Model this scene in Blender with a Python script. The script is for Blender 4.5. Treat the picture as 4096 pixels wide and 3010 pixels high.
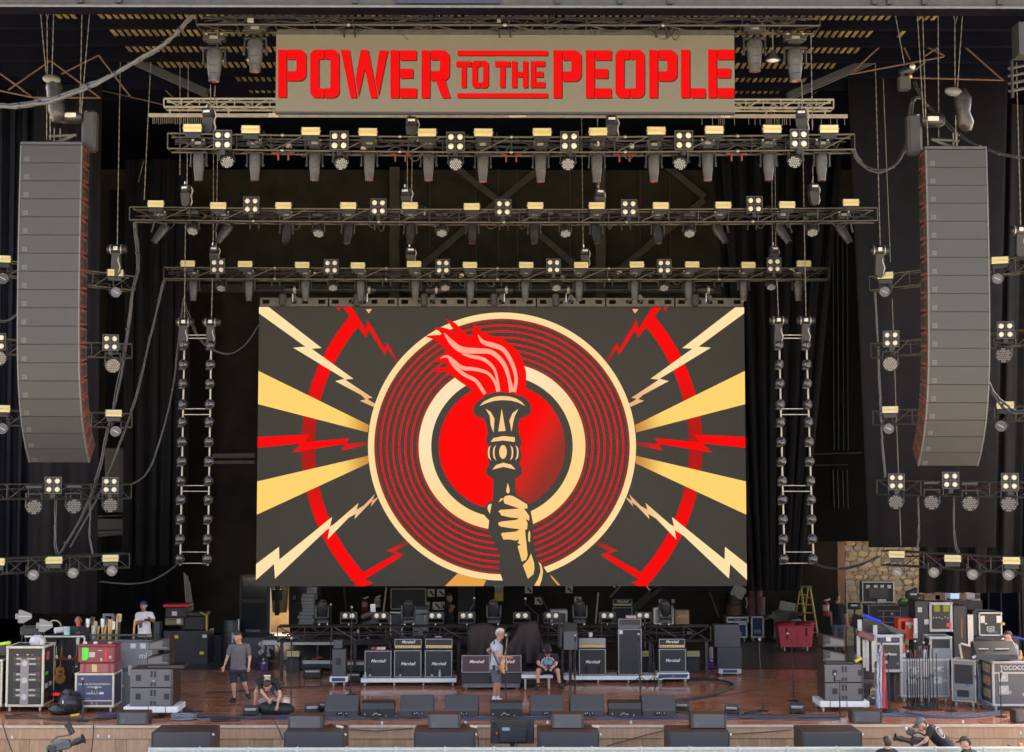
import bpy,math,random
import numpy as np
from mathutils import Vector,Matrix,Euler
random.seed(7)
for _o in list(bpy.data.objects):bpy.data.objects.remove(_o)
SC=bpy.context.scene
COL=SC.collection
R=math.radians
# ------------------------------------------------------------------ camera, light, exposure
F=5950.0
CAM=Vector((0,-34.2,5.66))
PITCH,YAW=math.atan(397/F),math.atan(36/F)
cd=bpy.data.cameras.new('camera');cam=bpy.data.objects.new('camera',cd);COL.objects.link(cam)
cam.location=CAM;cam.rotation_euler=(R(90)+PITCH,0,-YAW)
cd.sensor_width=36;cd.lens=F/4096*36;cd.clip_end=3000;cd.clip_start=.1
SC.camera=cam
W=bpy.data.worlds.new('World');SC.world=W;W.use_nodes=True
_n=W.node_tree.nodes;_bg=_n['Background']
_sky=_n.new('ShaderNodeTexSky');_sky.sky_type='NISHITA';_sky.sun_disc=False
_sky.sun_elevation=R(58);_sky.sun_rotation=R(20);_sky.dust_density=6;_sky.air_density=.35;_sky.ozone_density=.1
_wb=_n.new('ShaderNodeMix');_wb.data_type='RGBA';_wb.blend_type='MULTIPLY';_wb.inputs['Factor'].default_value=1;_wb.inputs['B'].default_value=(1,.915,.77,1)
W.node_tree.links.new(_sky.outputs[0],_wb.inputs['A']);W.node_tree.links.new(_wb.outputs['Result'],_bg.inputs[0]);_bg.inputs[1].default_value=.15
sl=bpy.data.lights.new('sun','SUN');sun=bpy.data.objects.new('sun',sl);COL.objects.link(sun)
sl.energy=3.6;sl.angle=R(1);sl.color=(1,.91,.78)
# sun high behind the pavilion roof: the stage itself stays in open shade
sun.rotation_euler=Vector((-math.sin(R(20))*math.cos(R(58)),-math.cos(R(20))*math.cos(R(58)),-math.sin(R(58)))).to_track_quat('-Z','Y').to_euler()
vs=SC.view_settings;vs.view_transform='Standard';vs.look='None';vs.gamma=1;vs.exposure=3.6
try:vs.use_curve_mapping=False
except Exception:pass
SC.cycles.max_bounces=5;SC.cycles.diffuse_bounces=3;SC.cycles.glossy_bounces=2
# ------------------------------------------------------------------ photo pixel -> metres
_rot=cam.rotation_euler.to_matrix()
_fw,_rt,_up=_rot@Vector((0,0,-1)),_rot@Vector((1,0,0)),_rot@Vector((0,1,0))
def _ray(px,py):return _fw+_rt*((px-2048)/F)-_up*((py-1505)/F)
def at(px,py,Y):
    d=_ray(px,py);return CAM+d*((Y-CAM.y)/d.y)
def fl(px,py,z=0.0):
    d=_ray(px,py);return CAM+d*((z-CAM.z)/d.z)
def Yf(py,z=0.0):return fl(2012,py,z).y
def m(Y):return(Y-CAM.y)/F
# ------------------------------------------------------------------ materials
MATS={}
def mat(name,col,rough=.6,metal=0,var=.18,scale=8,bump=0,emit=0,ecol=None,spec=.5,stretch=None,coat=0,trans=0):
    if name in MATS:return MATS[name]
    M=bpy.data.materials.new(name);M.use_nodes=True;t=M.node_tree;N=t.nodes;L=t.links
    b=N['Principled BSDF']
    b.inputs['Roughness'].default_value=rough;b.inputs['Metallic'].default_value=metal
    b.inputs['Specular IOR Level'].default_value=spec
    if coat:b.inputs['Coat Weight'].default_value=coat;b.inputs['Coat Roughness'].default_value=.12
    if trans:b.inputs['Transmission Weight'].default_value=trans
    c=(col[0],col[1],col[2],1)
    b.inputs['Base Color'].default_value=c
    if var:
        tc=N.new('ShaderNodeTexCoord');mp=N.new('ShaderNodeMapping');nz=N.new('ShaderNodeTexNoise');mx=N.new('ShaderNodeMix');mx.data_type='RGBA'
        if stretch:mp.inputs['Scale'].default_value=stretch
        nz.inputs['Scale'].default_value=scale;nz.inputs['Detail'].default_value=6;nz.inputs['Roughness'].default_value=.65
        L.new(tc.outputs['Object'],mp.inputs[0]);L.new(mp.outputs[0],nz.inputs['Vector'])
        lo,hi=1-var,1+var
        mx.inputs['A'].default_value=(col[0]*lo,col[1]*lo,col[2]*lo,1);mx.inputs['B'].default_value=(min(1,col[0]*hi),min(1,col[1]*hi),min(1,col[2]*hi),1)
        cr=N.new('ShaderNodeMapRange');cr.inputs[1].default_value=.3;cr.inputs[2].default_value=.7
        L.new(nz.outputs['Fac'],cr.inputs[0]);L.new(cr.outputs[0],mx.inputs['Factor']);L.new(mx.outputs['Result'],b.inputs['Base Color'])
        if bump:
            bp=N.new('ShaderNodeBump');bp.inputs['Strength'].default_value=bump;bp.inputs['Distance'].default_value=.02
            L.new(nz.outputs['Fac'],bp.inputs['Height']);L.new(bp.outputs[0],b.inputs['Normal'])
        rr=N.new('ShaderNodeMapRange');rr.inputs[3].default_value=max(.05,rough-.12);rr.inputs[4].default_value=min(1,rough+.12)
        L.new(nz.outputs['Fac'],rr.inputs[0]);L.new(rr.outputs[0],b.inputs['Roughness'])
    if emit:
        e=ecol or col
        b.inputs['Emission Color'].default_value=(e[0],e[1],e[2],1);b.inputs['Emission Strength'].default_value=emit/2**vs.exposure
    MATS[name]=M;return M
def srgb(r,g,b):
    f=lambda c:(c/255/12.92)if c<=10 else((c/255+.055)/1.055)**2.4
    return(f(r),f(g),f(b))
def led(name,r,g,b,k=1.0):
    c=srgb(r,g,b);return mat(name,(.004,.004,.004),.9,0,0,emit=k,ecol=c,spec=0)
BLK=mat('black_paint',(.022,.022,.023),.45)
BLKM=mat('black_metal',(.03,.03,.032),.38,.3)
TRUSS=mat('black_truss',(.052,.049,.040),.34,.5,.3)
PLAS=mat('dark_plastic',(.026,.027,.027),.42,0,.15)
PLASG=mat('grey_plastic',(.052,.053,.052),.38,0,.15)
DRAPE=mat('black_drape',(.0125,.0128,.014),.95,0,.25,3,spec=.15)
FLAT=mat('black_scrim',(.012,.012,.015),.95,0,.2,2,spec=.1)
WALLD=mat('dark_wall',(.030,.026,.018),.75,0,.35,1.3,spec=.15)
WALLB=mat('dark_blue_wall',(.004,.0045,.009),.9,0,.3,1,spec=.03)
STEELD=mat('dark_steel',(.046,.040,.030),.7,0,.3,3)
GRILLE=mat('speaker_grille',(.043,.045,.046),.55,.15,.1,60,.2)
GRILLD=mat('dark_speaker_grille',(.055,.057,.06),.55,.1,.12,70,.2)
BROWN=mat('brown_black_cabinet',(.05,.030,.024),.45,0,.3,6)
RUST=mat('rust_brown_cabinet',(.22,.062,.036),.5,0,.25,6)
ALU=mat('worn_aluminium',(.55,.55,.51),.42,.55,.18,12)
ALUW=mat('pale_aluminium',(.46,.465,.44),.5,.1,.12,10)
WHITE=mat('white_paint',(.78,.79,.77),.5,0,.06)
CREAM=mat('cream_paint',(.60,.56,.42),.6,0,.12,5)
CHROME=mat('chrome',(.6,.6,.6),.18,1,.05)
PANELY=mat('phosphor_panel',(.57,.555,.28),.42,0,.05,30)
TUBE=mat('orange_strobe_tube',(.70,.34,.06),.3,0,.05)
LAMPW=mat('warm_lamp_lens',(.80,.74,.58),.3,0,.05,30)
LENSG=mat('honeycomb_lens',(.34,.36,.36),.22,.1,.15,40)
LENSD=mat('dark_glass_lens',(.02,.022,.028),.08,0,0,spec=.8)
LENSR=mat('copper_coated_lens',(.35,.12,.06),.12,.6,.1)
REDM=mat('red_metal',(.20,.035,.022),.45,.1,.1)
CHAIN=mat('galvanised_chain',(.20,.18,.14),.45,.6,.35,40)
STEELC=mat('steel_cable',(.22,.20,.16),.5,.5,.2)
CABLE=mat('black_cable',(.035,.035,.037),.55,0,.2)
CABLEG=mat('grey_cable_loom',(.085,.088,.092),.6,0,.3,20)
BLUEC=mat('blue_cable',(.05,.10,.17),.5,0,.2)
RUSTP=mat('rusty_pipe',(.10,.055,.03),.75,.1,.35,10)
LABELW=mat('white_label',(.62,.62,.60),.6,0,.05)
GREYC=mat('grey_case_laminate',(.20,.21,.225),.5,0,.08,5)
BLKC=mat('black_case_laminate',(.03,.032,.034),.45,0,.2,5)
BLUECASE=mat('blue_case_laminate',(.045,.06,.125),.45,0,.12,5)
NAVY=mat('navy_case_laminate',(.02,.045,.11),.5,0,.15,5)
YEL=mat('yellow_plastic',(.70,.52,.04),.5,0,.1)
GOLD=mat('gold_amp_panel',(.62,.46,.14),.38,.35,.1)
RUB=mat('rubber',(.02,.02,.02),.8)
GREYW=mat('grey_caster',(.42,.42,.40),.5,.2,.15)
PURP=mat('purple_plastic',(.10,.035,.22),.5,0,.1)
TAN=mat('tan_plastic',(.45,.33,.18),.6,0,.1)
CARD=mat('cardboard',(.33,.21,.11),.85,0,.12,4)
CARDD=mat('dark_cardboard',(.15,.085,.06),.85,0,.15,4)
# ------------------------------------------------------------------ mesh building
class MB:
    def __init__(s):s.v=[];s.f=[]
    def add(s,vs,fs,M=None):
        k=len(s.v)
        s.v+=[tuple(M@Vector(p))for p in vs]if M else[tuple(p)for p in vs]
        s.f+=[tuple(i+k for i in q)for q in fs];return s
    def box(s,c,d,b=0,rot=None):
        hx,hy,hz=d[0]/2,d[1]/2,d[2]/2
        M=Matrix.Translation(c)
        if rot:M=M@Euler(rot).to_matrix().to_4x4()
        if not b:
            vs=[(x*hx,y*hy,z*hz)for x in(-1,1)for y in(-1,1)for z in(-1,1)]
            return s.add(vs,[(0,1,3,2),(4,6,7,5),(0,4,5,1),(2,3,7,6),(0,2,6,4),(1,5,7,3)],M)
        b=min(b,hx*.9,hy*.9,hz*.9);vs=[];idx={}
        for x in(-1,1):
            for y in(-1,1):
                for z in(-1,1):
                    for ax in range(3):
                        p=[x*(hx-b),y*(hy-b),z*(hz-b)];p[ax]=(x*hx,y*hy,z*hz)[ax]
                        idx[x,y,z,ax]=len(vs);vs.append(p)
        fs=[]
        for ax in range(3):
            o=[i for i in range(3)if i != ax]
            for sg in(-1,1):
                q=[]
                for(a,c2)in((-1,-1),(1,-1),(1,1),(-1,1)):
                    k=[0,0,0];k[ax]=sg;k[o[0]]=a;k[o[1]]=c2;q.append(idx[k[0],k[1],k[2],ax])
                fs.append(tuple(q))
            for a in(-1,1):
                for c2 in(-1,1):
                    k0=[0,0,0];k1=[0,0,0];k0[o[0]]=k1[o[0]]=a;k0[o[1]]=k1[o[1]]=c2;k0[ax]=-1;k1[ax]=1
                    fs.append((idx[(*k0,o[0])],idx[(*k1,o[0])],idx[(*k1,o[1])],idx[(*k0,o[1])]))
        for x in(-1,1):
            for y in(-1,1):
                for z in(-1,1):fs.append(tuple(idx[x,y,z,a]for a in range(3)))
        return s.add(vs,fs,M)
    def bx(s,x0,x1,y0,y1,z0,z1,b=0):
        return s.box(((x0+x1)/2,(y0+y1)/2,(z0+z1)/2),(abs(x1-x0),abs(y1-y0),abs(z1-z0)),b)
    def cyl(s,p0,p1,r0,r1=None,n=8,caps=True):
        p0,p1=Vector(p0),Vector(p1);r1=r0 if r1 is None else r1
        d=(p1-p0).normalized();u=d.orthogonal().normalized();w=d.cross(u)
        vs=[]
        for p,r in((p0,r0),(p1,r1)):
            for i in range(n):
                a=2*math.pi*i/n;vs.append(p+(u*math.cos(a)+w*math.sin(a))*r)
        fs=[(i,(i+1)%n,n+(i+1)%n,n+i)for i in range(n)]
        if caps:fs+=[tuple(range(n-1,-1,-1)),tuple(range(n,2*n))]
        return s.add(vs,fs)
    def tube(s,pts,r,n=6):
        pts=[Vector(p)for p in pts];k=len(pts);rs=r if isinstance(r,(list,tuple))else[r]*k
        vs=[];u=None
        for i,p in enumerate(pts):
            d=(pts[min(i+1,k-1)]-pts[max(i-1,0)]).normalized()
            u=d.orthogonal().normalized()if u is None else(u-d*u.dot(d)).normalized()
            w=d.cross(u)
            for j in range(n):
                a=2*math.pi*j/n;vs.append(p+(u*math.cos(a)+w*math.sin(a))*rs[i])
        fs=[(i*n+j,i*n+(j+1)%n,(i+1)*n+(j+1)%n,(i+1)*n+j)for i in range(k-1)for j in range(n)]
        fs+=[tuple(range(n-1,-1,-1)),tuple(range((k-1)*n,k*n))]
        return s.add(vs,fs)
    def sph(s,c,r,n=12,k=8,M=None):
        r=(r,r,r)if not isinstance(r,(tuple,list))else r
        vs=[(0,0,-r[2])];fs=[]
        for i in range(1,k):
            t=math.pi*i/k-math.pi/2
            for j in range(n):
                a=2*math.pi*j/n;vs.append((r[0]*math.cos(t)*math.cos(a),r[1]*math.cos(t)*math.sin(a),r[2]*math.sin(t)))
        vs.append((0,0,r[2]));e=len(vs)-1
        for j in range(n):
            fs.append((0,1+(j+1)%n,1+j));fs.append((e,e-n+j,e-n+(j+1)%n))
        for i in range(k-2):
            for j in range(n):fs.append((1+i*n+j,1+i*n+(j+1)%n,1+(i+1)*n+(j+1)%n,1+(i+1)*n+j))
        T=Matrix.Translation(c)
        if M is not None:T=T@M.to_4x4()
        return s.add(vs,fs,T)
    def lathe(s,prof,p0,p1,n=16,caps=True):
        p0,p1=Vector(p0),Vector(p1);d=p1-p0;u=d.orthogonal().normalized();w=d.normalized().cross(u);vs=[]
        for t,r in prof:
            for j in range(n):
                a=2*math.pi*j/n;vs.append(p0+d*t+(u*math.cos(a)+w*math.sin(a))*r)
        k=len(prof);fs=[(i*n+j,i*n+(j+1)%n,(i+1)*n+(j+1)%n,(i+1)*n+j)for i in range(k-1)for j in range(n)]
        if caps:fs+=[tuple(range(n-1,-1,-1)),tuple(range((k-1)*n,k*n))]
        return s.add(vs,fs)
    def prism(s,pts,a0,a1,ax='y'):
        n=len(pts)
        P={'y':lambda p,a:(p[0],a,p[1]),'x':lambda p,a:(a,p[0],p[1]),'z':lambda p,a:(p[0],p[1],a)}[ax]
        vs=[P(p,a0)for p in pts]+[P(p,a1)for p in pts]
        fs=[(i,(i+1)%n,n+(i+1)%n,n+i)for i in range(n)]+[tuple(range(n-1,-1,-1)),tuple(range(n,2*n))]
        return s.add(vs,fs)
    def frame(s,x0,x1,z0,z1,y0,y1,t):
        s.bx(x0,x1,y0,y1,z1-t,z1);s.bx(x0,x1,y0,y1,z0,z0+t)
        s.bx(x0,x0+t,y0,y1,z0+t,z1-t);return s.bx(x1-t,x1,y0,y1,z0+t,z1-t)
    def build(s,name,mt,parent=None,smooth=False,loc=None,rot=None):
        me=bpy.data.meshes.new(name);me.from_pydata(s.v,[],s.f);me.update()
        import bmesh
        bm=bmesh.new();bm.from_mesh(me);bmesh.ops.recalc_face_normals(bm,faces=bm.faces);bm.to_mesh(me);bm.free()
        if smooth:
            for p in me.polygons:p.use_smooth=True
            if smooth != 'all':
                try:me.set_sharp_from_angle(angle=R(40))
                except Exception:pass
        me.materials.append(mt)
        return obj(name,me,parent,loc,rot)
def obj(name,me,parent=None,loc=None,rot=None):
    o=bpy.data.objects.new(name,me);COL.objects.link(o)
    if parent:o.parent=parent
    if loc is not None:o.location=loc
    if rot is not None:o.rotation_euler=rot
    return o
def tag(o,label=None,cat=None,group=None,kind=None):
    if label:o['label']=label
    if cat:o['category']=cat
    if group:o['group']=group
    if kind:o['kind']=kind
    return o
def thing(name,label,cat,loc=(0,0,0),rz=0,group=None):
    o=bpy.data.objects.new(name,None);COL.objects.link(o);o.location=loc;o.rotation_euler=(0,0,rz);o.empty_display_size=.1
    return tag(o,label,cat,group)
KIDS={}
def copy_tree(o,parent=None):
    c=o.copy();COL.objects.link(c)
    if parent:c.parent=parent
    for ch in o.children:copy_tree(ch,c)
    return c
def struct(o,label=None):o['kind']='structure';return o
def inst(o,name,parent,loc=None,rot=None,mt=None):
    c=bpy.data.objects.new(name,o.data);COL.objects.link(c);c.parent=parent
    if loc is not None:c.location=loc
    if rot is not None:c.rotation_euler=rot
    return c
ORD='first second third fourth fifth sixth seventh eighth ninth tenth eleventh twelfth thirteenth fourteenth fifteenth sixteenth seventeenth eighteenth'.split()
def text_mb(txt,size,name,mt,parent,loc,rot,ext=.002,shear=0,font=None,align='CENTER'):
    cu=bpy.data.curves.new(name,'FONT');cu.body=txt;cu.size=size;cu.extrude=ext;cu.align_x=align;cu.align_y='CENTER';cu.shear=shear;cu.offset=size*.012
    cu.resolution_u=3
    tmp=bpy.data.objects.new('tmp',cu);COL.objects.link(tmp)
    dg=bpy.context.evaluated_depsgraph_get();me=bpy.data.meshes.new_from_object(tmp.evaluated_get(dg))
    bpy.data.objects.remove(tmp);me.materials.clear();me.materials.append(mt);me.name=name
    return obj(name,me,parent,loc,rot)
# ================================================================== THE SETTING
def wood_floor():
    M=bpy.data.materials.new('stage_floor_wood');M.use_nodes=True;t=M.node_tree;N=t.nodes;L=t.links;b=N['Principled BSDF']
    tc=N.new('ShaderNodeTexCoord');br=N.new('ShaderNodeTexBrick');nz=N.new('ShaderNodeTexNoise');mp=N.new('ShaderNodeMapping');n2=N.new('ShaderNodeTexNoise')
    br.inputs['Scale'].default_value=1;br.inputs['Brick Width'].default_value=3.0;br.inputs['Row Height'].default_value=.09;br.inputs['Mortar Size'].default_value=.003
    br.inputs['Color1'].default_value=(.42,.175,.097,1);br.inputs['Color2'].default_value=(.54,.235,.132,1);br.inputs['Mortar'].default_value=(.025,.012,.008,1)
    mp.inputs['Scale'].default_value=(.7,9,1);nz.inputs['Scale'].default_value=1.6;nz.inputs['Detail'].default_value=7
    n2.inputs['Scale'].default_value=.55;n2.inputs['Detail'].default_value=5
    mx=N.new('ShaderNodeMix');mx.data_type='RGBA';mx.blend_type='MULTIPLY';mx.inputs['Factor'].default_value=.75
    cr=N.new('ShaderNodeMapRange');cr.inputs[1].default_value=.3;cr.inputs[2].default_value=.7;cr.inputs[3].default_value=.45;cr.inputs[4].default_value=1.3
    rr=N.new('ShaderNodeMapRange');rr.inputs[1].default_value=.3;rr.inputs[2].default_value=.7;rr.inputs[3].default_value=.07;rr.inputs[4].default_value=.26
    bp=N.new('ShaderNodeBump');bp.inputs['Strength'].default_value=.05;bp.inputs['Distance'].default_value=.01
    L.new(tc.outputs['Object'],br.inputs[0]);L.new(tc.outputs['Object'],mp.inputs[0]);L.new(mp.outputs[0],nz.inputs[0]);L.new(tc.outputs['Object'],n2.inputs[0])
    L.new(nz.outputs[0],cr.inputs[0]);L.new(br.outputs[0],mx.inputs['A']);L.new(cr.outputs[0],mx.inputs['B']);L.new(mx.outputs['Result'],b.inputs['Base Color'])
    L.new(n2.outputs[0],rr.inputs[0]);L.new(rr.outputs[0],b.inputs['Roughness']);L.new(nz.outputs[0],bp.inputs['Height']);L.new(bp.outputs[0],b.inputs['Normal'])
    return M
FLOORM=wood_floor()
FRONTW=[mat('front_board_%d'%i,c,.6,0,.2,3,.15,stretch=(6,6,.7))for i,c in enumerate([(.44,.275,.165),(.39,.24,.142),(.47,.30,.18)])]
LIPM=mat('pale_stage_nosing',(.55,.47,.36),.5,0,.15,6)
GROUNDM=mat('concrete_ground',(.17,.155,.13),.9,0,.2,2,.2)
struct(MB().bx(-800,800,-800,800,-1.23,-1.2).build('ground',GROUNDM))
struct(MB().bx(-17,17,.06,18.6,-.25,0).build('stage_floor',FLOORM))
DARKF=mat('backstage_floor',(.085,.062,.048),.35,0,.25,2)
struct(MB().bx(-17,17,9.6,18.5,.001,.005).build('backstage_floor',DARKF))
sf=struct(MB().bx(-17,17,.08,.3,-1.2,-.26).build('stage_front',FRONTW[1]))
MB().bx(-17,17,-.03,.06,-.045,.0).build('nosing',LIPM,sf)
MB().bx(-17,17,.0,.07,-.30,-.05,.004).build('fascia_board',FRONTW[0],sf)
x=-11.8;k=0
while x<11.8:
    w=random.choice((.22,.26,.30,.34,.52));MB().bx(x+.002,x+w-.002,.018+random.uniform(0,.012),.08,-1.2,-.305,.004).build('board',FRONTW[(k*7+k // 3)%3],sf);x+=w;k+=1
# building shell ---------------------------------------------------
struct(MB().bx(-17.3,-17,5.5,18.6,-1.2,16.6).build('wall_left',WALLB))
wr_=struct(MB().bx(17,17.3,5.5,11,-1.2,16.6).build('wall_right',WALLB));MB().bx(17,17.3,11.004,18.6,5.5,16.6).build('wall_over_opening',WALLB,wr_)
xa_,xb_=at(1080,2450,18.6).x,at(1160,2450,18.6).x
bw=struct(MB().bx(xb_,17.3,18.6,18.9,-1.2,16.6).build('back_wall',WALLD));MB().bx(-17.3,xa_,18.6,18.9,-1.2,16.6).build('wall_section',WALLD,bw);MB().bx(xa_+.002,xb_-.002,18.6,18.9,2.75,16.6).build('wall_section',WALLD,bw)
ce=struct(MB().bx(-17.3,17.3,-6.8,18.9,16.6,16.9).build('ceiling',WALLB))
HB=mat('grey_header_steel',(.04,.039,.036),.55,.1,.3,4);HBL=mat('pale_header_flange',(.12,.115,.11),.5,.2,.2)
hb=tag(MB().bx(-17.3,17.3,-6.75,-6.5,14.45,15.8).build('header_beam',HB),'wide grey steel header beam across the top of the stage opening','beam')
MB().bx(-17.3,17.3,-6.86,-6.5,14.40,14.44).build('flange',HBL,hb)
MB().bx(-17.3,17.3,-6.84,-6.45,at(2012,36,-6.84).z,14.398).build('lower_channel',WALLB,hb)
p=at(1790,10,-6.9);MB().bx(p.x-.98,p.x+.98,-6.80,-6.752,14.5,15.4).build('blue_panel',mat('blue_header_panel',(.016,.018,.042),.6),hb)
for px in(320,475,1420,2230,2480,2680,3500,3560,3700,4000):
    q=at(px,8,-6.8);MB().bx(q.x-.05,q.x+.05,-6.81,-6.752,14.5,15.8).build('stiffener',BLK,hb)
rs=at(4085,90,-6.4);MB().bx(rs.x-.12,rs.x+.6,-6.6,-6.2,13.6,14.229).build('end_post',BLK,hb)
q=at(3925,2300,10.85);q=struct(MB().bx(q.x,17.3,10.8,10.98,0,16.6).build('side_wall',WALLB));[MB().bx(at(px,2400,10.8).x,at(px+w_,2400,10.8).x,10.74,10.797,.0,3.2).build('pale_pillar',mat('dim_pillar',(.05,.045,.038),.6,0,.3),q)for px,w_ in((3951,3),(4001,3),(4072,8),(4086,22))]
# slatted roof deck seen from below ---------------------------------
YELS=[mat('roof_slat_%d'%i,c,.7,0,.3,4)for i,c in enumerate([(.16,.115,.036),(.115,.083,.028),(.20,.15,.05)])]
rd=struct(MB().bx(-13,13,-1.5,8,16.33,16.36).build('roof_deck',WALLB))
slat=MB().bx(-.042,.042,-.62,.62,-.02,.02).build('slat',YELS[0],rd,loc=(-20,5,16.45))
slat_m=[slat.data]
for q in YELS[1:]:
    me=slat.data.copy();me.materials[0]=q;slat_m.append(me)
bpy.data.objects.remove(slat)
rows=[(62,[(230,325),(400,3595),(3690,3790)]),(132,[(455,1160),(2900,3530),(3612,3660)]),(197,[(515,1160),(2900,3470)]),(260,[(640,1160),(2900,3370)]),(315,[(950,1160),(2900,3250)]),(362,[(1000,1160),(2900,3150)])]
for i,(py,spans)in enumerate(rows):
    Y0=fl(2012,py,16.2).y
    MB().bx(-13,13,Y0+.33,Y0+.5,16.0,16.325).build('purlin',WALLB,rd)
    for a,b in spans:
        xa,xb=fl(a,py,16.2).x,fl(b,py,16.2).x;n=int((xb-xa)/.165)
        for j in range(n):
            o=bpy.data.objects.new('slat',random.choice(slat_m));COL.objects.link(o);o.parent=rd;o.location=(xa+j*.165,Y0,16.22);o.rotation_euler=(0,random.uniform(-.2,.2),0)
# rear wall steelwork ------------------------------------------------
def strut(px0,py0,px1,py1,Y,t,name,parent,mt=STEELD,dep=.2):
    a,b=at(px0,py0,Y),at(px1,py1,Y);v=b-a;l=v.length;an=math.atan2(v.z,v.x)
    return MB().box((0,0,0),(l,dep,t),.01).build(name,mt,parent,loc=(a+b)/2,rot=(0,-an,0))
ws=thing('wall_bracing','dark steel columns and crossed braces on the rear wall above the video wall','bracing',(0,18.3,0))
def wsx(*a,**k):
    o=strut(*a,**k);o.parent=ws;o.matrix_parent_inverse=ws.matrix_basis.inverted();return o
for px in(1579,2402):wsx(px,300,px,1260,18.25,.36,'column',None,dep=.3)
for a in((1600,500,1995,805),(2000,805,2390,490),(1600,1140,1985,812),(2010,812,2390,1140),(2420,1130,2815,800),(2420,470,2820,790)):wsx(*a,18.42,.24,'brace',None,dep=.15)
for px in(1720,1905,1995,2070,2280,2560,2680):wsx(px,350,px,1250,18.56,.05,'panel_seam',None,mt=mat('seam_strip',(.04,.034,.026),.7),dep=.06)
wsx(430,1155,3300,1158,18.4,.3,'girt',None,dep=.2)
# black drapes --------------------------------------------------------
def drape(name,pxs,Y,folds,amp,mt,label,n=60,rows_=2,parent=None):
    # pxs: (x0top, x1top, ytop, x0bot, x1bot, ybot) photo pixels
    x0,x1,yt,u0,u1,yb=pxs;v=[];f=[];ph=random.uniform(0,6)
    for j in range(rows_+1):
        t=j/rows_
        for i in range(n+1):
            s=i/n;p=at(x0+(x1-x0)*s,yt,Y);q=at(u0+(u1-u0)*s,yb,Y);c=p.lerp(q,t)
            w=math.sin(s*folds*6.283+ph)*amp+math.sin(s*folds*2.7*6.283+ph*2)*amp*.35
            v.append((c.x+amp*.3*math.sin(s*folds*12.6+t),Y+w*(.7+.5*t),c.z))
    k=n+1;f=[(j*k+i,j*k+i+1,(j+1)*k+i+1,(j+1)*k+i)for j in range(rows_)for i in range(n)]
    b=MB();b.v=v;b.f=f;o=b.build(name,mt,None,'all');sd=o.modifiers.new('thick','SOLIDIFY');sd.thickness=.02
    return tag(o,label,'drape')
DB=mat('blue_black_drape',(.012,.0135,.021),.95,0,.2,2,spec=.1)
drape('drape',(-90,150,425,-90,112,2475),6.2,5,.10,DB,'blue-black drape at the outer edge, behind the array above the amplifier rack',80)
drape('drape',(148,408,338,110,384,2455),5.0,2,.05,FLAT,'flat black masking leg hanging behind the array on the guitar-rack side',50)
drape('drape',(500,770,640,490,740,2260),10.5,5,.14,DRAPE,'folded black drape beside the lamp ladder on the guitar-rack side',90)
drape('drape',(2830,3370,560,2985,3190,2362),10.5,8,.16,DRAPE,'wide folded black drape gathered behind the lamp ladder on the stone-wall side',120)
drape('drape',(3390,4030,303,3473,3980,2190),5.0,1.5,.04,FLAT,'flat black masking leg behind the array on the stone-wall side',50)
drape('drape',(3700,4120,420,3671,4080,2372),5.5,4,.12,DRAPE,'pleated black drape under the array above the equipment racks',90)
drape('drape',(440,760,760,400,700,2480),16.5,3,.08,DRAPE,'black backing drape behind the stacked cases and leaning poles',50)
# catwalk on the far side wall
cw=thing('catwalk','dark catwalk edge with thin brown rails on the side wall behind the lower trusses','catwalk',(0,11,0))
def cwb(px0,py0,px1,py1,t,name,mt):o=strut(px0,py0,px1,py1,11,t,name,None,mt,.12);o.parent=cw;o.matrix_parent_inverse=cw.matrix_basis.inverted()
cwb(388,2108,650,2112,.5,'deck_edge',BLK);cwb(388,2066,645,2058,.035,'rail',RUSTP);cwb(385,2124,650,2112,.05,'rail',RUSTP);cwb(390,2146,650,2126,.04,'rail',RUSTP)
cwb(420,1795,515,1795,.03,'panel_edge',STEELD);cwb(470,2050,470,1795,.75,'grey_panel',mat('grey_side_panel',(.06,.056,.045),.7))
cwb(850,1825,1020,1822,.14,'rail',STEELD);cwb(850,1850,1020,1850,.1,'rail',STEELD)
# dark panelled wall on the stone-wall side
pw=thing('panelled_wall','dark panelled wall with thin pale vertical mouldings beside the lamp ladder','wall',(0,15,0))
def pwb(px0,py0,px1,py1,t,name,mt,dep=.04):o=strut(px0,py0,px1,py1,15,t,name,None,mt,dep);o.parent=pw;o.matrix_parent_inverse=pw.matrix_basis.inverted()
MLD=mat('thin_moulding',(.035,.03,.018),.6)
_a,_b=at(3225,900,15.3),at(3500,2165,15.3);MB().bx(_a.x,_b.x,.1,.3,_b.z,_a.z).build('wall_face',mat('matt_black_panel',(.006,.006,.006),.9,0,.2,spec=.1),pw)
for px in(3332,3350,3370,3388):pwb(px,900,px+4,1800,.03,'moulding',MLD);pwb(px,1880,px+4,2035,.03,'moulding',MLD)
pwb(3240,1818,3450,1811,.035,'moulding',MLD);pwb(3190,1862,3392,1860,.03,'moulding',MLD)
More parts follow.
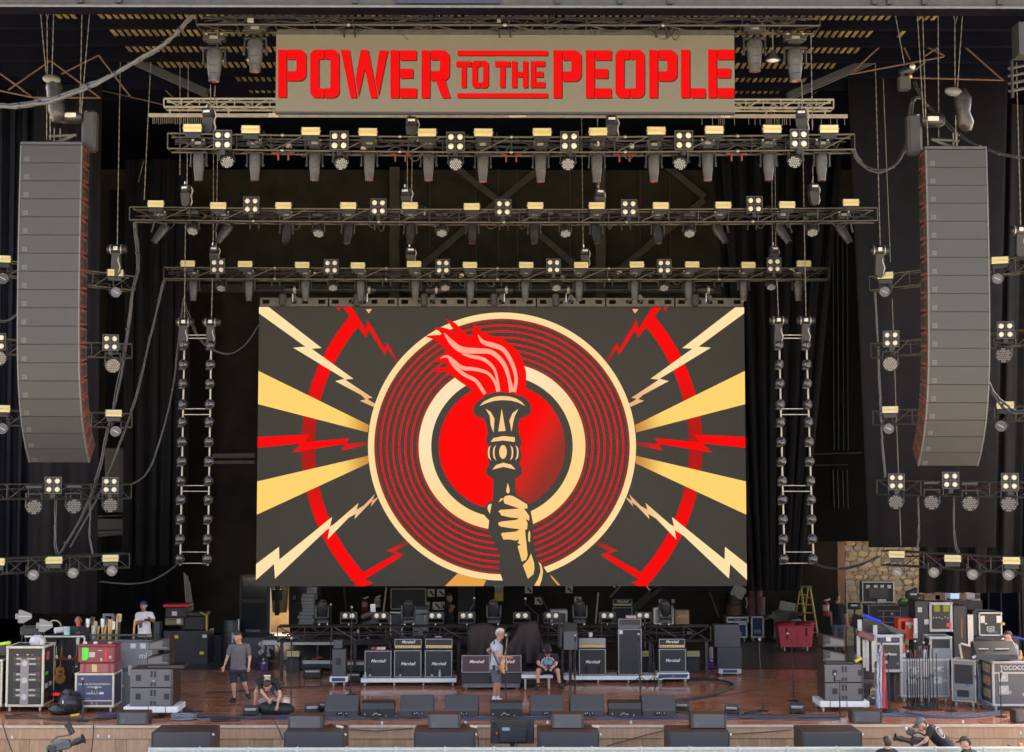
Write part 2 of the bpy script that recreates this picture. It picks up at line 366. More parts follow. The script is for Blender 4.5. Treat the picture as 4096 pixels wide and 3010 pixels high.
# catenary pipe frames and sloped roof members high at the sides
def pipes(name,label,segs,Y,r,mt,parent=None):
    t=thing(name,label,'pipe frame',(0,Y,0))
    for i,(a,b)in enumerate(segs):
        p,q=at(*a,Y),at(*b,Y);MB().cyl((p.x,0,p.z),(q.x,0,q.z),r).build('pipe',mt,t)
    return t
pipes('pipe_frame','rusty triangular pipe frame high behind the grey cable loom',[((-40,265),(128,388)),((-40,355),(128,390)),((32,362),(200,245)),((205,245),(400,392)),((130,391),(402,392)),((245,297),(395,222)),((395,222),(520,385))],1.5,.022,RUSTP)
pipes('pipe_frame','fainter rusty pipe frame further in behind the hanging cables',[((350,355),(590,305)),((420,358),(595,303)),((600,305),(690,388)),((320,342),(655,420)),((160,100),(90,370)),((405,85),(355,190)),((405,85),(395,300))],6,.018,RUSTP)
pipes('pipe_frame','rusty pipe frame high above the chain hoist with the short ladder truss',[((3400,298),(3775,228)),((3400,298),(3585,125)),((3585,125),(3640,240)),((3700,225),(3810,150)),((3640,312),(4015,322)),((3845,175),(4012,322)),((3650,160),(3780,225)),((3635,300),(3700,250))],1.5,.022,RUSTP)
pipes('pipe_frame','fainter rusty pipe frame further in beside the roof slats',[((3255,378),(3390,250)),((3390,250),(3500,270)),((3388,190),(3390,250)),((3400,205),(3440,280)),((3855,90),(3940,315))],6,.018,RUSTP)
SLM=mat('dusty_roof_member',(.022,.025,.029),.8,0,.3)
def rake(px0,py0,px1,py1,label):
    t=thing('raking_beam',label,'beam',(0,3,0));o=strut(px0,py0,px1,py1,3,.16,'flange',None,SLM,.2);o.parent=t;o.matrix_parent_inverse=t.matrix_basis.inverted()
    o=strut(px0,py0+14,px1,py1+14,3.05,.1,'web',None,BLK,.1);o.parent=t;o.matrix_parent_inverse=t.matrix_basis.inverted()
rake(90,40,830,372,'dusty raking roof member sloping down behind the grey cable loom');rake(3930,45,3150,385,'dusty raking roof member sloping down above the short ladder truss')
# stone wall with timber post -----------------------------------------
STM=[mat('stone_%d'%i,c,.85,0,.3,5,.4)for i,c in enumerate([(.52,.39,.21),(.42,.32,.19),(.60,.46,.26),(.44,.38,.27),(.36,.28,.17)])]
MORT=mat('mortar',(.42,.33,.20),.95,0,.2,12,.3)
YS=15.5;a,b=at(3385,2150,YS),at(3760,2560,YS)
sw=thing('stone_wall','tan rubble stone wall behind the equipment racks','wall',(a.x,YS,0))
w,h0=b.x-a.x,a.z;MB().bx(0,w,.1,.4,-.02,h0).build('mortar_bed',MORT,sw)
rows_h=[];z=0
random.seed(11);stmesh=[]
for k in range(10):
    q=MB();n=7;q.prism([(.5*math.cos(6.283*i/n+random.uniform(-.25,.25))*random.uniform(.92,1.12),.5*math.sin(6.283*i/n)*random.uniform(.9,1.1))for i in range(n)],-.03,.12)
    o=q.build('stone',STM[k%5],sw);stmesh.append(o.data);bpy.data.objects.remove(o)
while z<h0:
    hh=random.uniform(.12,.21);x=random.uniform(-.15,0)
    while x<w:
        ww=random.uniform(.16,.40);cx=x+ww/2
        if 0<cx<w-.1 and z+hh/2<h0-.05:
            o=bpy.data.objects.new('stone',random.choice(stmesh));COL.objects.link(o);o.parent=sw;o.location=(cx,.07+random.uniform(-.02,.02),z+hh/2+random.uniform(-.03,.03));o.scale=(ww*.99,1,hh*1.02);o.rotation_euler=(0,random.uniform(-.1,.1),0)
        x+=ww
    z+=hh*.95
pa,pb=at(3348,2165,15.4),at(3384,2550,15.4)
tp=thing('timber_post','tall orange-brown timber post at the edge of the stone wall','post',((pa.x+pb.x)/2,15.4,0))
MB().bx(-.13,.13,-.05,.2,0,pa.z,.01).build('shaft',mat('orange_timber',(.30,.15,.08),.6,0,.2,3,stretch=(4,4,.5)),tp);MB().bx(.145,.175,-.08,.0,.05,2.2).build('pale_conduit',CREAM,tp)
# white proscenium truss and pipe behind the sign, with little hanging hooks ----
WT=mat('pale_painted_truss',(.34,.32,.25),.5,.2,.15)
# ================================================================== RIGGING
def truss(name,label,p0,p1,h,d,bay=.76,mt=TRUSS,r=.026,sag=0,group=None,cables=2,joints=(),ends=True,cat='truss',flat=False):
    p0,p1=Vector(p0),Vector(p1);v=p1-p0;L=v.length
    t=thing(name,label,cat,p0,0,group);t.rotation_euler=(0,-math.atan2(v.z,math.hypot(v.x,v.y)),math.atan2(v.y,v.x))
    sg=lambda x:-sag*(1-(2*x/L-1)**2)
    n=max(1,round(L/bay));bw=L/n
    for y in((0,)if flat else(0,d)):
        for z in(h/2,-h/2):
            k=max(2,int(L/1.5))if sag else 1
            MB().tube([(L*i/k,y,z+sg(L*i/k))for i in range(k+1)],r,6).build('chord',mt,t,True)
    rb=r*.62
    for i in range(n+1):
        x=i*bw;z=sg(x)
        MB().cyl((x,0,z-h/2),(x,0,z+h/2),rb,n=5).build('post',mt,t,True)
        if i<n:
            x1=x+bw;a,b=(x+.03,x1-.03)if i%2==0 else(x1-.03,x+.03)
            MB().cyl((a,0,sg(a)+h/2),(b,0,sg(b)-h/2),rb,n=5).build('diagonal',mt,t,True)
            if not flat:
                MB().cyl((b,d,sg(a)+h/2),(a,d,sg(b)-h/2),rb,n=5).build('rear_diagonal',mt,t,True)
                MB().cyl((a,0,sg(a)-h/2),(b,d,sg(b)-h/2),rb,n=5).build('lower_diagonal',mt,t,True)
        if not flat:MB().cyl((x,0,z-h/2),(x,d,z-h/2),rb,n=5).build('cross_bar',mt,t,True)
    for c in range(cables):
        zz=random.uniform(-.1,.35)*h;pts=[]
        x=.1
        while x<L-.1:
            pts.append((x,d*random.uniform(.3,.8),sg(x)+zz+random.uniform(-.05,.04)));x+=random.uniform(.3,.7)
        if len(pts)>2:MB().tube(pts,random.choice((.012,.016,.022)),5).build('power_cable',random.choice((CABLE,CABLE,mat('dark_red_cable',(.045,.012,.012),.5))),t,True)
    if cables>2:
        for k in range(int(L*2.2)):
            x=random.uniform(.2,L-.6);l=random.uniform(.15,.5);dz=random.uniform(.05,.22);z=sg(x)+random.choice((h/2+.03,-h/2,0));y=random.uniform(-.05,d*.6)
            MB().tube([(x+l*i/6,y+random.uniform(-.03,.03),z-dz*math.sin(math.pi*i/6)*random.choice((1,1,-.5 if z>0 else 1)))for i in range(7)],.011,5).build('lead_loop',CABLE,t,True)
        for k in range(int(L*.9)):
            x=random.uniform(.2,L-.3);MB().box((x,random.uniform(-.02,d*.5),sg(x)+random.uniform(-.3,.4)*h),(random.uniform(.04,.14),.06,random.uniform(.05,.12)),.008).build('junction_box',random.choice((PLAS,PLASG,BLKM,mat('pale_connector',(.3,.29,.24),.5))),t)
    for x in joints:
        for s in(-.11,.11):
            q=MB();q.box((x+s,d*.4,sg(x)-h/2-.10),(.035,.06,.17),.006);q.box((x+s*1.5,d*.4,sg(x)-h/2-.03),(.12,.06,.03));q.build('clamp_bracket',REDM if label.startswith('long')else BLKM,t)
        q=MB()
        for z in(h/2,-h/2):q.sph((x,-.01,sg(x)+z),.045,8,6)
        q.build('coupler',mat('bolt_zinc',(.3,.28,.22),.35,.8),t,True)
    return t
YA,YB,YC,YSN=-2.4,2.8,7.1,-5.3
def ptx(px,Y):return at(px,560,Y).x
def rowtruss(label,x0,x1,yt,yb,Y,d,sag,joints,**k):
    a,b=at(x0,(yt+yb)/2,Y),at(x1,(yt+yb)/2,Y);b.z=a.z
    return truss('lighting_truss',label,a,b,(yb-yt)*m(Y),d,sag=sag,cables=4,joints=[at(j,560,Y).x-a.x for j in joints],group='lighting trusses above the stage',**k)
rowtruss('long black truss under the red-lettered sign carrying the largest strobes',671,3418,533,595,YA,.38,.075,(1130,1600,2045,2500,2950))
rowtruss('widest black truss in the middle level with tilted dark spotlights',519,3509,828,880,YB,.36,.055,(1018,1517,2015,2504,3008))
rowtruss('lowest black truss just above the video wall',655,3316,1070,1115,YC,.36,.02,(1105,1548,1990,2433,2871))
a,b=at(787,68,YSN),at(3280,68,YSN);b.z=a.z
truss('lighting_truss','topmost black truss holding up the red-lettered sign',a,b,64*m(YSN),.55,.75,sag=0,cables=3,group='lighting trusses above the stage',joints=[at(j,60,YSN).x-a.x for j in(1395,2020,2650)])
# pale structural truss and pipe behind the sign
a,b=at(656,412,.4),at(3334,410,.4);b.z=a.z
truss('pale_truss','cream painted truss passing behind the red-lettered sign',a,b,34*m(.4),.3,.42,WT,.028,cables=0)
a,b=at(595,462,.2),at(3390,458,.2)
pp=thing('pale_pipe','long cream pipe with small hooks below the cream truss','pipe',(a.x,.2,a.z))
MB().bx(0,b.x-a.x,-.03,.03,-.045,.045,.008).build('rail',WT,pp)
for px in(680,915,1095,1360,1690,1985,2300,2630,2890,3065,3300):
    q=at(px,440,.2);MB().box((q.x-a.x,0,.1),(.04,.04,.12)).build('bracket',WT,pp)
for px in(1095,2070,2900):q=at(px,458,.2);MB().box((q.x-a.x,-.04,0),(.22 if px != 2070 else .4,.03,.09),.005).build('joint_plate',CREAM,pp)
hk=MB().cyl((0,0,-.05),(0,0,-.2),.008,n=5).build('hook',STEELC,pp,loc=(0,0,0))
for i in range(30):q=at(612+i*7.6,470,.2);inst(hk,'hook',pp,(q.x-a.x,random.uniform(-.01,.01),random.uniform(-.01,.01)))
for px in(2808,2850,2875,2882,2889,2896,2938,2995,3020,3040,3065,3072,3079,3086,3098,3108,3116,3130,3138,3146,3160,3285,3322,3348,3378):q=at(px,470,.2);inst(hk,'hook',pp,(q.x-a.x,0,random.uniform(-.02,.0)))
bpy.data.objects.remove(hk)
# rig pipe and hoists just over the video wall
a,b=at(1030,1159,8.3),at(2860,1159,8.3)
tag(MB().cyl(a,b,.035).build('rigging_pipe',BLKM,None,True),'dark rigging pipe above the video wall behind the lowest truss','pipe')
# ------------------------------------------------------------------ fixtures (prototypes far below are moved to their first place)
def mk_strobe(w=.42,h=.20,cat='strobe light'):
    t=thing('strobe_light','x',cat,group='strobe panels on the trusses')
    MB().box((0,0,0),(w,.13,h),.012).build('housing',PLAS,t)
    MB().box((0,.0,-h/2-.05),(w*.8,.05,.10)).build('bracket',BLKM,t)
    for s in(1,-1):MB().bx(-w/2+.018,w/2-.018,-.072,-.066,s*h*.06,s*(h/2-.017)).build('phosphor_face',PANELY,t)  # unlit phosphor faces in their own pale yellow
    for s in(1,-1):MB().bx(-w/2+.018,w/2-.018,-.078,-.0725,s*h*.06-.006,s*h*.06+.004).build('strobe_tube',TUBE,t)
    MB().box((0,-.055,-.0),(w+.012,.035,.012)).build('centre_rib',PANELY,t)
    return t
def mk_blinder(s=.40,n=2):
    t=thing('blinder_light','x','blinder',group='four-lamp blinders on the trusses')
    h=s*1.05;q=MB();q.frame(-s/2,s/2,-h/2,h/2,-.06,.05,.022);q.bx(-.012,.012,-.058,.05,-h/2+.02,h/2-.02);q.bx(-s/2+.02,-.012,-.058,.05,-.012,.012);q.bx(.012,s/2-.02,-.058,.05,-.012,.012);q.build('frame',PLASG,t)
    MB().bx(-s/2+.02,s/2-.02,-.005,.045,-h/2+.02,h/2-.02).build('back_panel',BLK,t)
    lm=rm=None
    for x in(-1,1):
        for z in(-1,1):
            c=(x*s*.245,0,z*h*.245)
            if lm is None:
                lm=MB().sph((0,0,0),(.068,.028,.068),16,8).build('lamp',LAMPW,t,'all');lm.location=(c[0],-.02,c[2])
                rm=MB().lathe([(0,.07),(0,.086),(1,.082),(1,.07)],(0,-.045,0),(0,.01,0),16,False).build('lamp_rim',BLKM,t,True);rm.location=(c[0],0,c[2])
            else:inst(lm,'lamp',t,(c[0],-.02,c[2]));inst(rm,'lamp_rim',t,(c[0],0,c[2]))
    MB().box((0,.02,-h/2-.05),(.1,.05,.12)).build('bracket',BLKM,t)
    return t
def yoke_mb(w,h,th=.035,dep=.09):
    q=MB();q.box((0,0,-.02),(w,dep*1.2,.05),.015)
    for s in(-1,1):q.box((s*(w/2-th/2),0,-h/2-.02),(th,dep,h),.015);q.cyl((s*(w/2-th),0,-h+.02),(s*(w/2+.012),0,-h+.02),.04,n=10)
    return q
def mk_beam(w=.37,L=.62,mt=PLASG,tilt=0,roll=0,base=True,name='beam_light',cat='moving light',lens=LENSR):
    t=thing(name,'x',cat)
    q=MB();q.box((0,0,.17),(w*.95,.2,.11),.02);q.box((0,0,.10),(w*.6,.16,.06),.01);q.build('base',PLAS,t)
    MB().box((0,-.103,.175),(w*.35,.006,.06)).build('display',mat('display_grey',(.20,.20,.17),.4),t)
    for s in(-1,1):MB().box((s*w*.33,-.06,.245),(.05,.06,.05),.01).build('clamp',mat('brass_clamp',(.42,.38,.24),.4,.6),t)
    yk=yoke_mb(w,L*.52).build('yoke',PLAS,t);
    hd=MB().lathe([(-.02,w*.20),(.04,w*.29),(.12,w*.345),(.3,w*.35),(.62,w*.30),(.93,w*.235),(.97,w*.25),(1,w*.245)],(0,0,.10),(0,0,.10-L),20)
    hd.v=[(x,y*.85,z)for x,y,z in hd.v]
    hd=hd.build('head',mt,t,True);hd.location=(0,0,-L*.52+.05+.0)
    pv=Vector((0,0,-L*.5));hd.location=(0,0,-.13)
    for zz in(.32,.55,.78):MB().box((0,-w*.285+(zz-.32)*.05,.10-L*zz),(w*.34,.012,.012)).build('cooling_fin',PLAS,hd)
    MB().cyl((0,0,.10-L-.004),(0,0,.10-L+.02),w*.21,n=16).build('lens',lens,hd,True)
    if tilt or roll:
        # turn the head about the yoke pivot
        Rm=Euler((tilt,roll,0)).to_matrix();piv=Vector((0,0,-L*.30))
        hd.rotation_euler=(tilt,roll,0);hd.location=Vector((0,0,-L*.5))-Rm@piv
        if roll:yk.rotation_euler=(0,roll*.4,0)
    return t
def mk_wash(w=.33,D=.26,tilt=-.5,yaw=0,lens=LENSG,big=False):
    t=thing('wash_light','x','moving light')
    MB().box((0,0,.15),(w*.95,.2,.1),.02).build('base',PLAS,t)
    yoke_mb(w,D*.95).build('yoke',PLAS,t)
    hd=MB().lathe([(0,D*.30),(.25,D*.42),(.6,D*.52),(.95,D*.54),(1,D*.5)],(0,.16,0),(0,-.1,0),20).build('head',PLAS,t,True)
    hd.location=(0,0,-D*.9);hd.rotation_euler=(-tilt,0,yaw)
    MB().cyl((0,-.102,0),(0,-.095,0),D*.47,n=20).build('lens_plate',LENSD,hd)
    q=MB();st=D*.155
    for i in range(-3,4):
        for j in range(-3,4):
            x,z=(i+.5*(j%2))*st,j*st*.87
            if math.hypot(x,z)<D*.45:q.cyl((x,-.112,z),(x,-.1025,z),st*.40,st*.47,n=6)
    q.build('lens_cells',lens,hd)
    return t
def mk_spot():
    t=thing('spot_light','x','moving light',group='upright spotlights on the low truss')
    MB().box((0,0,.09),(.36,.26,.13),.03).build('base',PLAS,t)
    for s in(-1,1):MB().sph((s*.12,-.12,.02),.025,8,6).build('foot',LABELW,t,True)
    q=MB();q.box((0,0,.19),(.40,.13,.05),.02)
    for s in(-1,1):q.box((s*.18,0,.36),(.05,.12,.34),.02)
    q.build('yoke',PLASG,t)
    hd=MB().lathe([(0,.09),(.1,.14),(.55,.155),(.85,.13),(1,.10)],(0,0,-.2),(0,0,.26),20).build('head',PLAS,t,True);hd.location=(0,0,.42);hd.rotation_euler=(R(38),R(-6),0)
    MB().sph((0,0,.255),(.085,.085,.03),16,6).build('lens',LENSD,hd,'all')
    return t
def mk_blinder2():
    t=thing('twin_blinder','x','blinder',group='two-lamp blinders on the low truss')
    q=MB();q.bx(-.2,.2,-.05,.08,.10,.29,.01);q.build('housing',PLASG,t)
    q=MB();q.bx(-.235,-.215,-.05,.06,-.02,.29);q.bx(.215,.235,-.05,.06,-.02,.29);q.bx(-.215,.215,-.04,.05,-.02,.0);q.build('bracket',BLKM,t)
    for s in(-1,1):
        MB().sph((s*.098,-.052,.195),(.07,.025,.07),16,8).build('lamp',LAMPW,t,'all');MB().lathe([(0,.07),(0,.086),(1,.082),(1,.07)],(s*.098,-.075,.195),(s*.098,-.05,.195),16,False).build('lamp_rim',BLKM,t,True)
    MB().cyl((0,0,-.07),(0,0,-.02),.02,n=8).build('spigot',ALU,t)
    return t
def put(proto,used,loc,label,group=None,rz=0,sc=1):
    t=copy_tree(proto)if used[0]else proto
    used[0]=1;t.location=loc;t['label']=label;t.rotation_euler.z=rz;t.scale=(sc,sc,sc)
    if group:t['group']=group
    return t
OV=1.8221
TR=(('A',YA,'truss under the sign',1.0),('B',YB,'middle truss',1.0),('C',YC,'lowest truss',1.0))
ST={'A':[(424,283),(551,286),(683,290),(808,292),(938,293),(1061,293),(1190,292),(1313,291),(1440,289),(1567,287),(1694,285),(1819,285)],
      'B':[(343,449),(480,453),(623,453),(765,453),(900,453),(1036,455),(1175,453),(1310,453),(1450,453),(1587,452),(1727,451),(1867,446)],
      'C':[(413,580),(539,581),(664,583),(786,584),(909,581),(1032,583),(1155,583),(1276,583),(1398,582),(1519,582),(1642,583),(1764,580)]}
BLN={'A':[(489,308),(745,310),(1000,312),(1250,311),(1501,309),(1754,306)],'B':[(552,451),(831,455),(1105,457),(1381,457),(1656,450)],'C':[(478,585),(727,586),(972,586),(1215,585),(1458,586),(1699,583)]}
BM={'A':[437,560,691,811,941,1060,1187,1310,1435,1553,1687,1803],'B':[353,492,630,765,901,1037,1173,1308,1443,1580,1718,1852],'C':[425,547,671,792,912,1033,1153,1271,1393,1511,1632,1752]}
BMY={'A':334,'B':488,'C':614}
WS={'A':[(497,352),(747,356),(1000,357),(1247,357),(1495,356),(1746,352)],'B':[(424,503),(700,508),(970,507),(1241,508),(1513,508),(1783,506)],'C':[(486,630),(731,629),(977,629),(1221,629),(1457,629),(1693,627)]}
sp,su=mk_strobe(),[0];bp_,bu=mk_blinder(),[0]
wp=[mk_wash(.35,.28,-.62,.0),[0]],[mk_wash(.33,.27,-1.0),[0]]
bA,bAu=mk_beam(.37,.60,PLASG),[0]
bB,bBu={k:mk_beam(.35,.56,PLAS,tl,rl,name='profile_light',lens=LENSD)for k,tl,rl in(('l',-.25,.55),('m',-.35,.12),('c',-.35,0),('n',-.35,-.12),('r',-.25,-.5))},{k:[0]for k in 'lmcnr'}
for key,Y,nm,_s in TR:
    zz={}
    for i,(x,y)in enumerate(ST[key]):put(sp,su,at(x*OV,y*OV,Y-.02),'%s strobe panel from the guitar-rack end of the %s'%(ORD[i],nm),'strobe panels on the %s'%nm,random.uniform(-.06,.06),(1,1,.98)[0])
    for i,(x,y)in enumerate(BLN[key]):put(bp_,bu,at(x*OV,y*OV,Y-.12),'%s four-lamp blinder from the guitar-rack end of the %s'%(ORD[i],nm),'four-lamp blinders on the %s'%nm,random.uniform(-.04,.04))
    for i,x in enumerate(BM[key]):
        p=at(x*OV,(BMY[key]+(3 if 4<i<9 and key=='A' else 0))*OV,Y+.12)
        lab='%s hanging %s from the guitar-rack end of the %s'%(ORD[i],{'A':'grey beam light','B':'dark angled spotlight','C':'slim grey beam light'}[key],nm);g='hanging lights on the %s'%nm
        if key=='B':
            k='llmmcccnnrrr'[i];put(bB[k],bBu[k],p,lab,g,random.uniform(-.1,.1))
        else:put(bA,bAu,p,lab,g,random.uniform(-.12,.12),1 if key=='A' else .96)
    for i,(x,y)in enumerate(WS[key]):
        w_,u_=wp[0]if key=='A' else wp[1];p=at(x*OV,y*OV,Y+.12);p.z+=.25
        put(w_,u_,p,'%s round honeycomb wash light from the guitar-rack end of the %s'%(ORD[i],nm),'wash lights on the %s'%nm,(.5,.45,.05,-.05,-.45,-.5)[i]if key=='A' else random.uniform(-.15,.15),1 if key != 'C' else .95)
bs,bsu=mk_beam(.46,.66,PLASG,name='large_spotlight'),[0]
for i,(x,y,l)in enumerate([(471,190,'outer large spotlight hanging beside the sign on the guitar-rack side'),(561,152,'inner large spotlight hanging beside the P of POWER'),(1656,152,'inner large spotlight hanging beside the last E of the sign'),(1745,190,'outer large spotlight hanging beside the sign on the stone-wall side')]):
    put(bs,bsu,at(x*OV,y,YSN+.25),l,'large spotlights beside the sign')
# ------------------------------------------------------------------ chain hoists and chains
def mk_hoist():
    t=thing('chain_hoist','x','chain hoist',group='chain hoists')
    MB().box((0,0,0),(.24,.26,.22),.04).build('motor_body',BLKM,t);MB().box((0,-.133,.02),(.15,.006,.05)).build('white_plate',LABELW,t)
    q=MB();q.prism([(-.13,-.11),(.13,-.11),(.10,-.40),(.02,-.47),(-.08,-.42)],-.09,.09);q.build('chain_bag',CABLE,t)
    MB().tube([(.13,0,.05),(.17,.0,-.05),(.13,-.02,-.18),(.16,0,-.32),(.12,0,-.42)],.018,6).build('control_cable',mat('pale_cable',(.4,.38,.33),.6),t,True)
    MB().cyl((-.03,0,.1),(-.03,0,.2),.03,n=8).build('hook',CHROME,t)
    return t
hp,hu=mk_hoist(),[0]
for(px,py,Y,l)in[(836,455,YA,'under the cream truss at the guitar-rack end'),(1646,490,YA,'under the sign below the letters OWER'),(2445,484,YA,'under the sign below the letters PEO'),(3205,458,YA,'under the cream truss at the stone-wall end'),
                       (746,758,YB,'over the middle truss near its guitar-rack end'),(1626,770,YB,'over the middle truss near the first steel column'),(2396,773,YB,'over the middle truss near the second steel column'),(3254,752,YB,'over the middle truss near its stone-wall end'),
                       (856,1000,YC,'over the lowest truss near its guitar-rack end'),(1641,1005,YC,'over the lowest truss near the first steel column'),(2337,1008,YC,'over the lowest truss near the second steel column'),(3095,1000,YC,'over the lowest truss near its stone-wall end')]:
    put(hp,hu,at(px,py,Y+.15),'black chain hoist '+l,'chain hoists above the trusses',random.uniform(-.3,.3))
def mk_hoist2():
    t=thing('chain_hoist','x','chain hoist')
    MB().lathe([(0,.09),(.06,.13),(.3,.14),(.7,.14),(.94,.13),(1,.09)],(-.30,0,0),(.30,0,0),14).build('motor_body',BLKM,t,True)
    for x in(-.2,.12):MB().cyl((x,0,0),(x+.03,0,0),.146,n=14).build('band',mat('zinc_band',(.42,.43,.36),.4,.5),t,True)
    MB().box((-.02,-.142,.01),(.12,.01,.11)).build('white_plate',LABELW,t)
    q=MB();q.prism([(-.14,-.12),(.10,-.12),(.13,-.7),(.02,-.85),(-.16,-.75)],-.1,.1);q.build('chain_bag',CABLE,t)
    MB().tube([(.1,-.05,-.1),(.05,-.1,-.35),(.12,-.1,-.55),(.06,-.08,-.75)],.02,6).build('control_cable',mat('pale_cable',(.4,.38,.33),.6),t,True)
    return t
h2,h2u=mk_hoist2(),[0]
for(px,py,Y,l,s)in[(739,1290,5.2,'above the outer rail of the lamp ladder on the guitar-rack side',.8),(846,1290,5.2,'above the inner rail of the lamp ladder on the guitar-rack side',.8),(3115,1283,5.2,'above the inner rail of the lamp ladder on the stone-wall side',.8),(3224,1283,5.2,'above the outer rail of the lamp ladder on the stone-wall side',.8),
                          (469,998,3.5,'hanging beside the array over the short side truss, guitar-rack side',.85),(3519,1002,3.5,'hanging beside the array over the short side truss, stone-wall side',.85),(4082,922,2.4,'outside the array over the topmost side truss, stone-wall side',.85)]:
    put(h2,h2u,at(px,py,Y),'cylindrical chain hoist '+l,'cylindrical chain hoists',0,s)
def chain_me(label,pts,Y,r=.016,mt=CHAIN,cat='chain',name='chain',group='chains and cables hanging from the roof'):
    P=[at(x,y,Y)for x,y in pts];q=MB();rr=random.random()
    for a,b in zip(P,P[1:]):
        n=max(1,int((b-a).length/.09));d=(b-a)/n
        if mt is CHAIN and n>2:
            for i in range(n):c0=a+d*i;q.cyl(c0-d*.1,c0+d*1.1,r if i%2 else r*.62,n=4,caps=False)
        else:q.cyl(a,b,r,n=5)
    return tag(q.build(name,mt),label,cat,group)
CH=[(755,105,748,748,YB,'from the sign truss down to the middle truss, guitar-rack end'),(720,130,720,700,YB,'thin line beside the guitar-rack end of the middle truss'),(854,600,853,990,YC,'pair strand down to the lowest truss, guitar-rack end'),(871,600,864,990,YC,'inner strand down to the lowest truss, guitar-rack end'),(842,340,842,440,YA,'from the outer large spotlight to the hoist under the cream truss'),(861,345,855,440,YA,'beside the outer large spotlight, guitar-rack side'),
      (742,890,738,1275,5.2,'above the outer lamp ladder rail, guitar-rack side'),(850,1118,846,1275,5.2,'above the inner lamp ladder rail, guitar-rack side'),(608,150,577,800,YB,'beside the cream pipe end on the guitar-rack side'),(484,85,469,985,3.5,'down to the hoist beside the array, guitar-rack side'),
      (1630,600,1629,755,YB,'behind the first steel column hoist, outer strand'),(1649,600,1647,755,YB,'behind the first steel column hoist, inner strand'),(2395,725,2396,760,YB,'above the second steel column hoist'),(2326,455,2333,1000,YC,'long strand down past the middle truss at the second steel column'),(2390,455,2390,505,YA,'short strand under the sign below PEO'),
      (3244,140,3250,520,YA,'beside the outer large spotlight, stone-wall side'),(3207,320,3210,445,YA,'to the hoist under the cream truss, stone-wall end'),(3250,660,3253,740,YB,'above the middle truss hoist at the stone-wall end'),(3083,255,3090,990,YC,'outer strand to the lowest truss, stone-wall end'),(3096,255,3103,990,YC,'inner strand to the lowest truss, stone-wall end'),(3212,620,3224,1270,5.2,'above the outer lamp ladder rail, stone-wall side'),(3108,1118,3114,1270,5.2,'above the inner lamp ladder rail, stone-wall side'),
      (3496,55,3521,990,3.5,'down to the hoist beside the array, stone-wall side'),(4063,155,4083,910,2.4,'at the outer edge down to the topmost side truss'),(3752,50,3755,575,-2,'between the two motors over the array, stone-wall side')]
for x0,y0,x1,y1,Y,l in CH:chain_me('hanging steel chain '+l,[(x0,y0),(x1,y1)],Y)
for x0,y0,x1,y1,Y,l in[(3530,250,3562,1050,4.5,'thin rope hanging behind the ladder motor'),(3569,1195,3604,2185,4.5,'thin rope hanging below the side truss, stone-wall side'),(575,645,553,730,8,'short thin rope near the small box on the side wall')]:chain_me(l,[(x0,y0),(x1,y1)],Y,.010,STEELC,'rope','rope')
# ------------------------------------------------------------------ line arrays
def line_array(px_c,label,logo_left,Yt=-2.75):
    w,h,dp=1.325,.388,.52
    a=at(px_c,582 if logo_left>0 else 600,Yt);nb=18
    t=thing('line_array',label,'speaker array',a)
    ang=[-.03,-.02,-.01,0,0,.01,.02,.03,.04,.05,.07,.10,.16,.24,.33,.46,.56,.72]
    z=0;y=0;g0=None
    for i in range(nb):
        th=ang[i]
        if g0 is None:
            bd=MB();bd.prism([(0,-.002),(0,-h+.002),(dp,-h+.045),(dp,-.045)],-w/2,w/2,'x');b=bd.build('cabinet',BROWNS,t)
            gr=MB().box((0,-.012,-h/2),(w-.07,.022,h-.012),.004).build('grille',GRILLE,b)
            rl,rl2=[MB().bx(s*(w/2-.033),s*(w/2),-.03,.004,-h+.004,-.004).build('side_rail',mat('grey_rail',(.11,.11,.108),.45,.2,.1),b)for s in(-1,1)]
            bg=MB()
            for xx in(0,.055):
                for zz in(0,.055):bg.box((-w/2+.12+xx,-.0245,-h+.06+zz),(.045,.003,.045))
            bg=bg.build('badge',mat('badge_grey',(.095,.095,.092),.5),b)
            pk=MB()
            for s in(-1,1):
                pk.bx(s*(w/2+.002),s*(w/2+.008),.06,.20,-h*.45,-h*.22);pk.bx(s*(w/2+.002),s*(w/2+.008),.06,.20,-h*.8,-h*.57)
                pk.cyl((s*(w/2),dp*.68,-h/2),(s*(w/2+.012),dp*.68,-h/2),.12,n=14)
            pk=pk.build('side_vent',BLK,b);g0=b;kids=[gr,rl,rl2,bg,pk]
        else:
            b=inst(g0,'cabinet',t)
            for k in kids:inst(k,k.name.split('.')[0],b)
        b.location=(0,y,z);b.rotation_euler=(th,0,0)
        y+=h*math.sin(th);z -= h*math.cos(th)
    q=MB();q.box((0,.26,.045),(w,.55,.07),.01);q.build('top_frame',PLASG,t)
    q=MB();s=1 if logo_left>0 else-1
    for p_,r_ in(((-.1*s,.25,.08),(.42*s,.25,.28)),((.0,.25,.08),(.42*s,.25,.28)),((-.15*s,.25,.25),(.45*s,.25,.28))):q.cyl(p_,r_,.035,n=6)
    q.build('fly_frame',PLASG,t)
    for xx in(-.03*s,.10):MB().cyl((xx,.25,-.0),(xx,.25,.42),.015,n=6).build('fly_chain',CHAIN,t)
    return t
BROWNS=mat('brick_brown_cabinet',(.15,.048,.03),.5,0,.25,6)
la=line_array(207,'tall curved loudspeaker array hanging above the road cases on the guitar-rack side',1)
lb=line_array(3823,'tall curved loudspeaker array hanging above the equipment racks on the stone-wall side',-1)
POLY=mat('clear_plastic_wrap',(.034,.034,.032),.22,0,.4,9,.6)
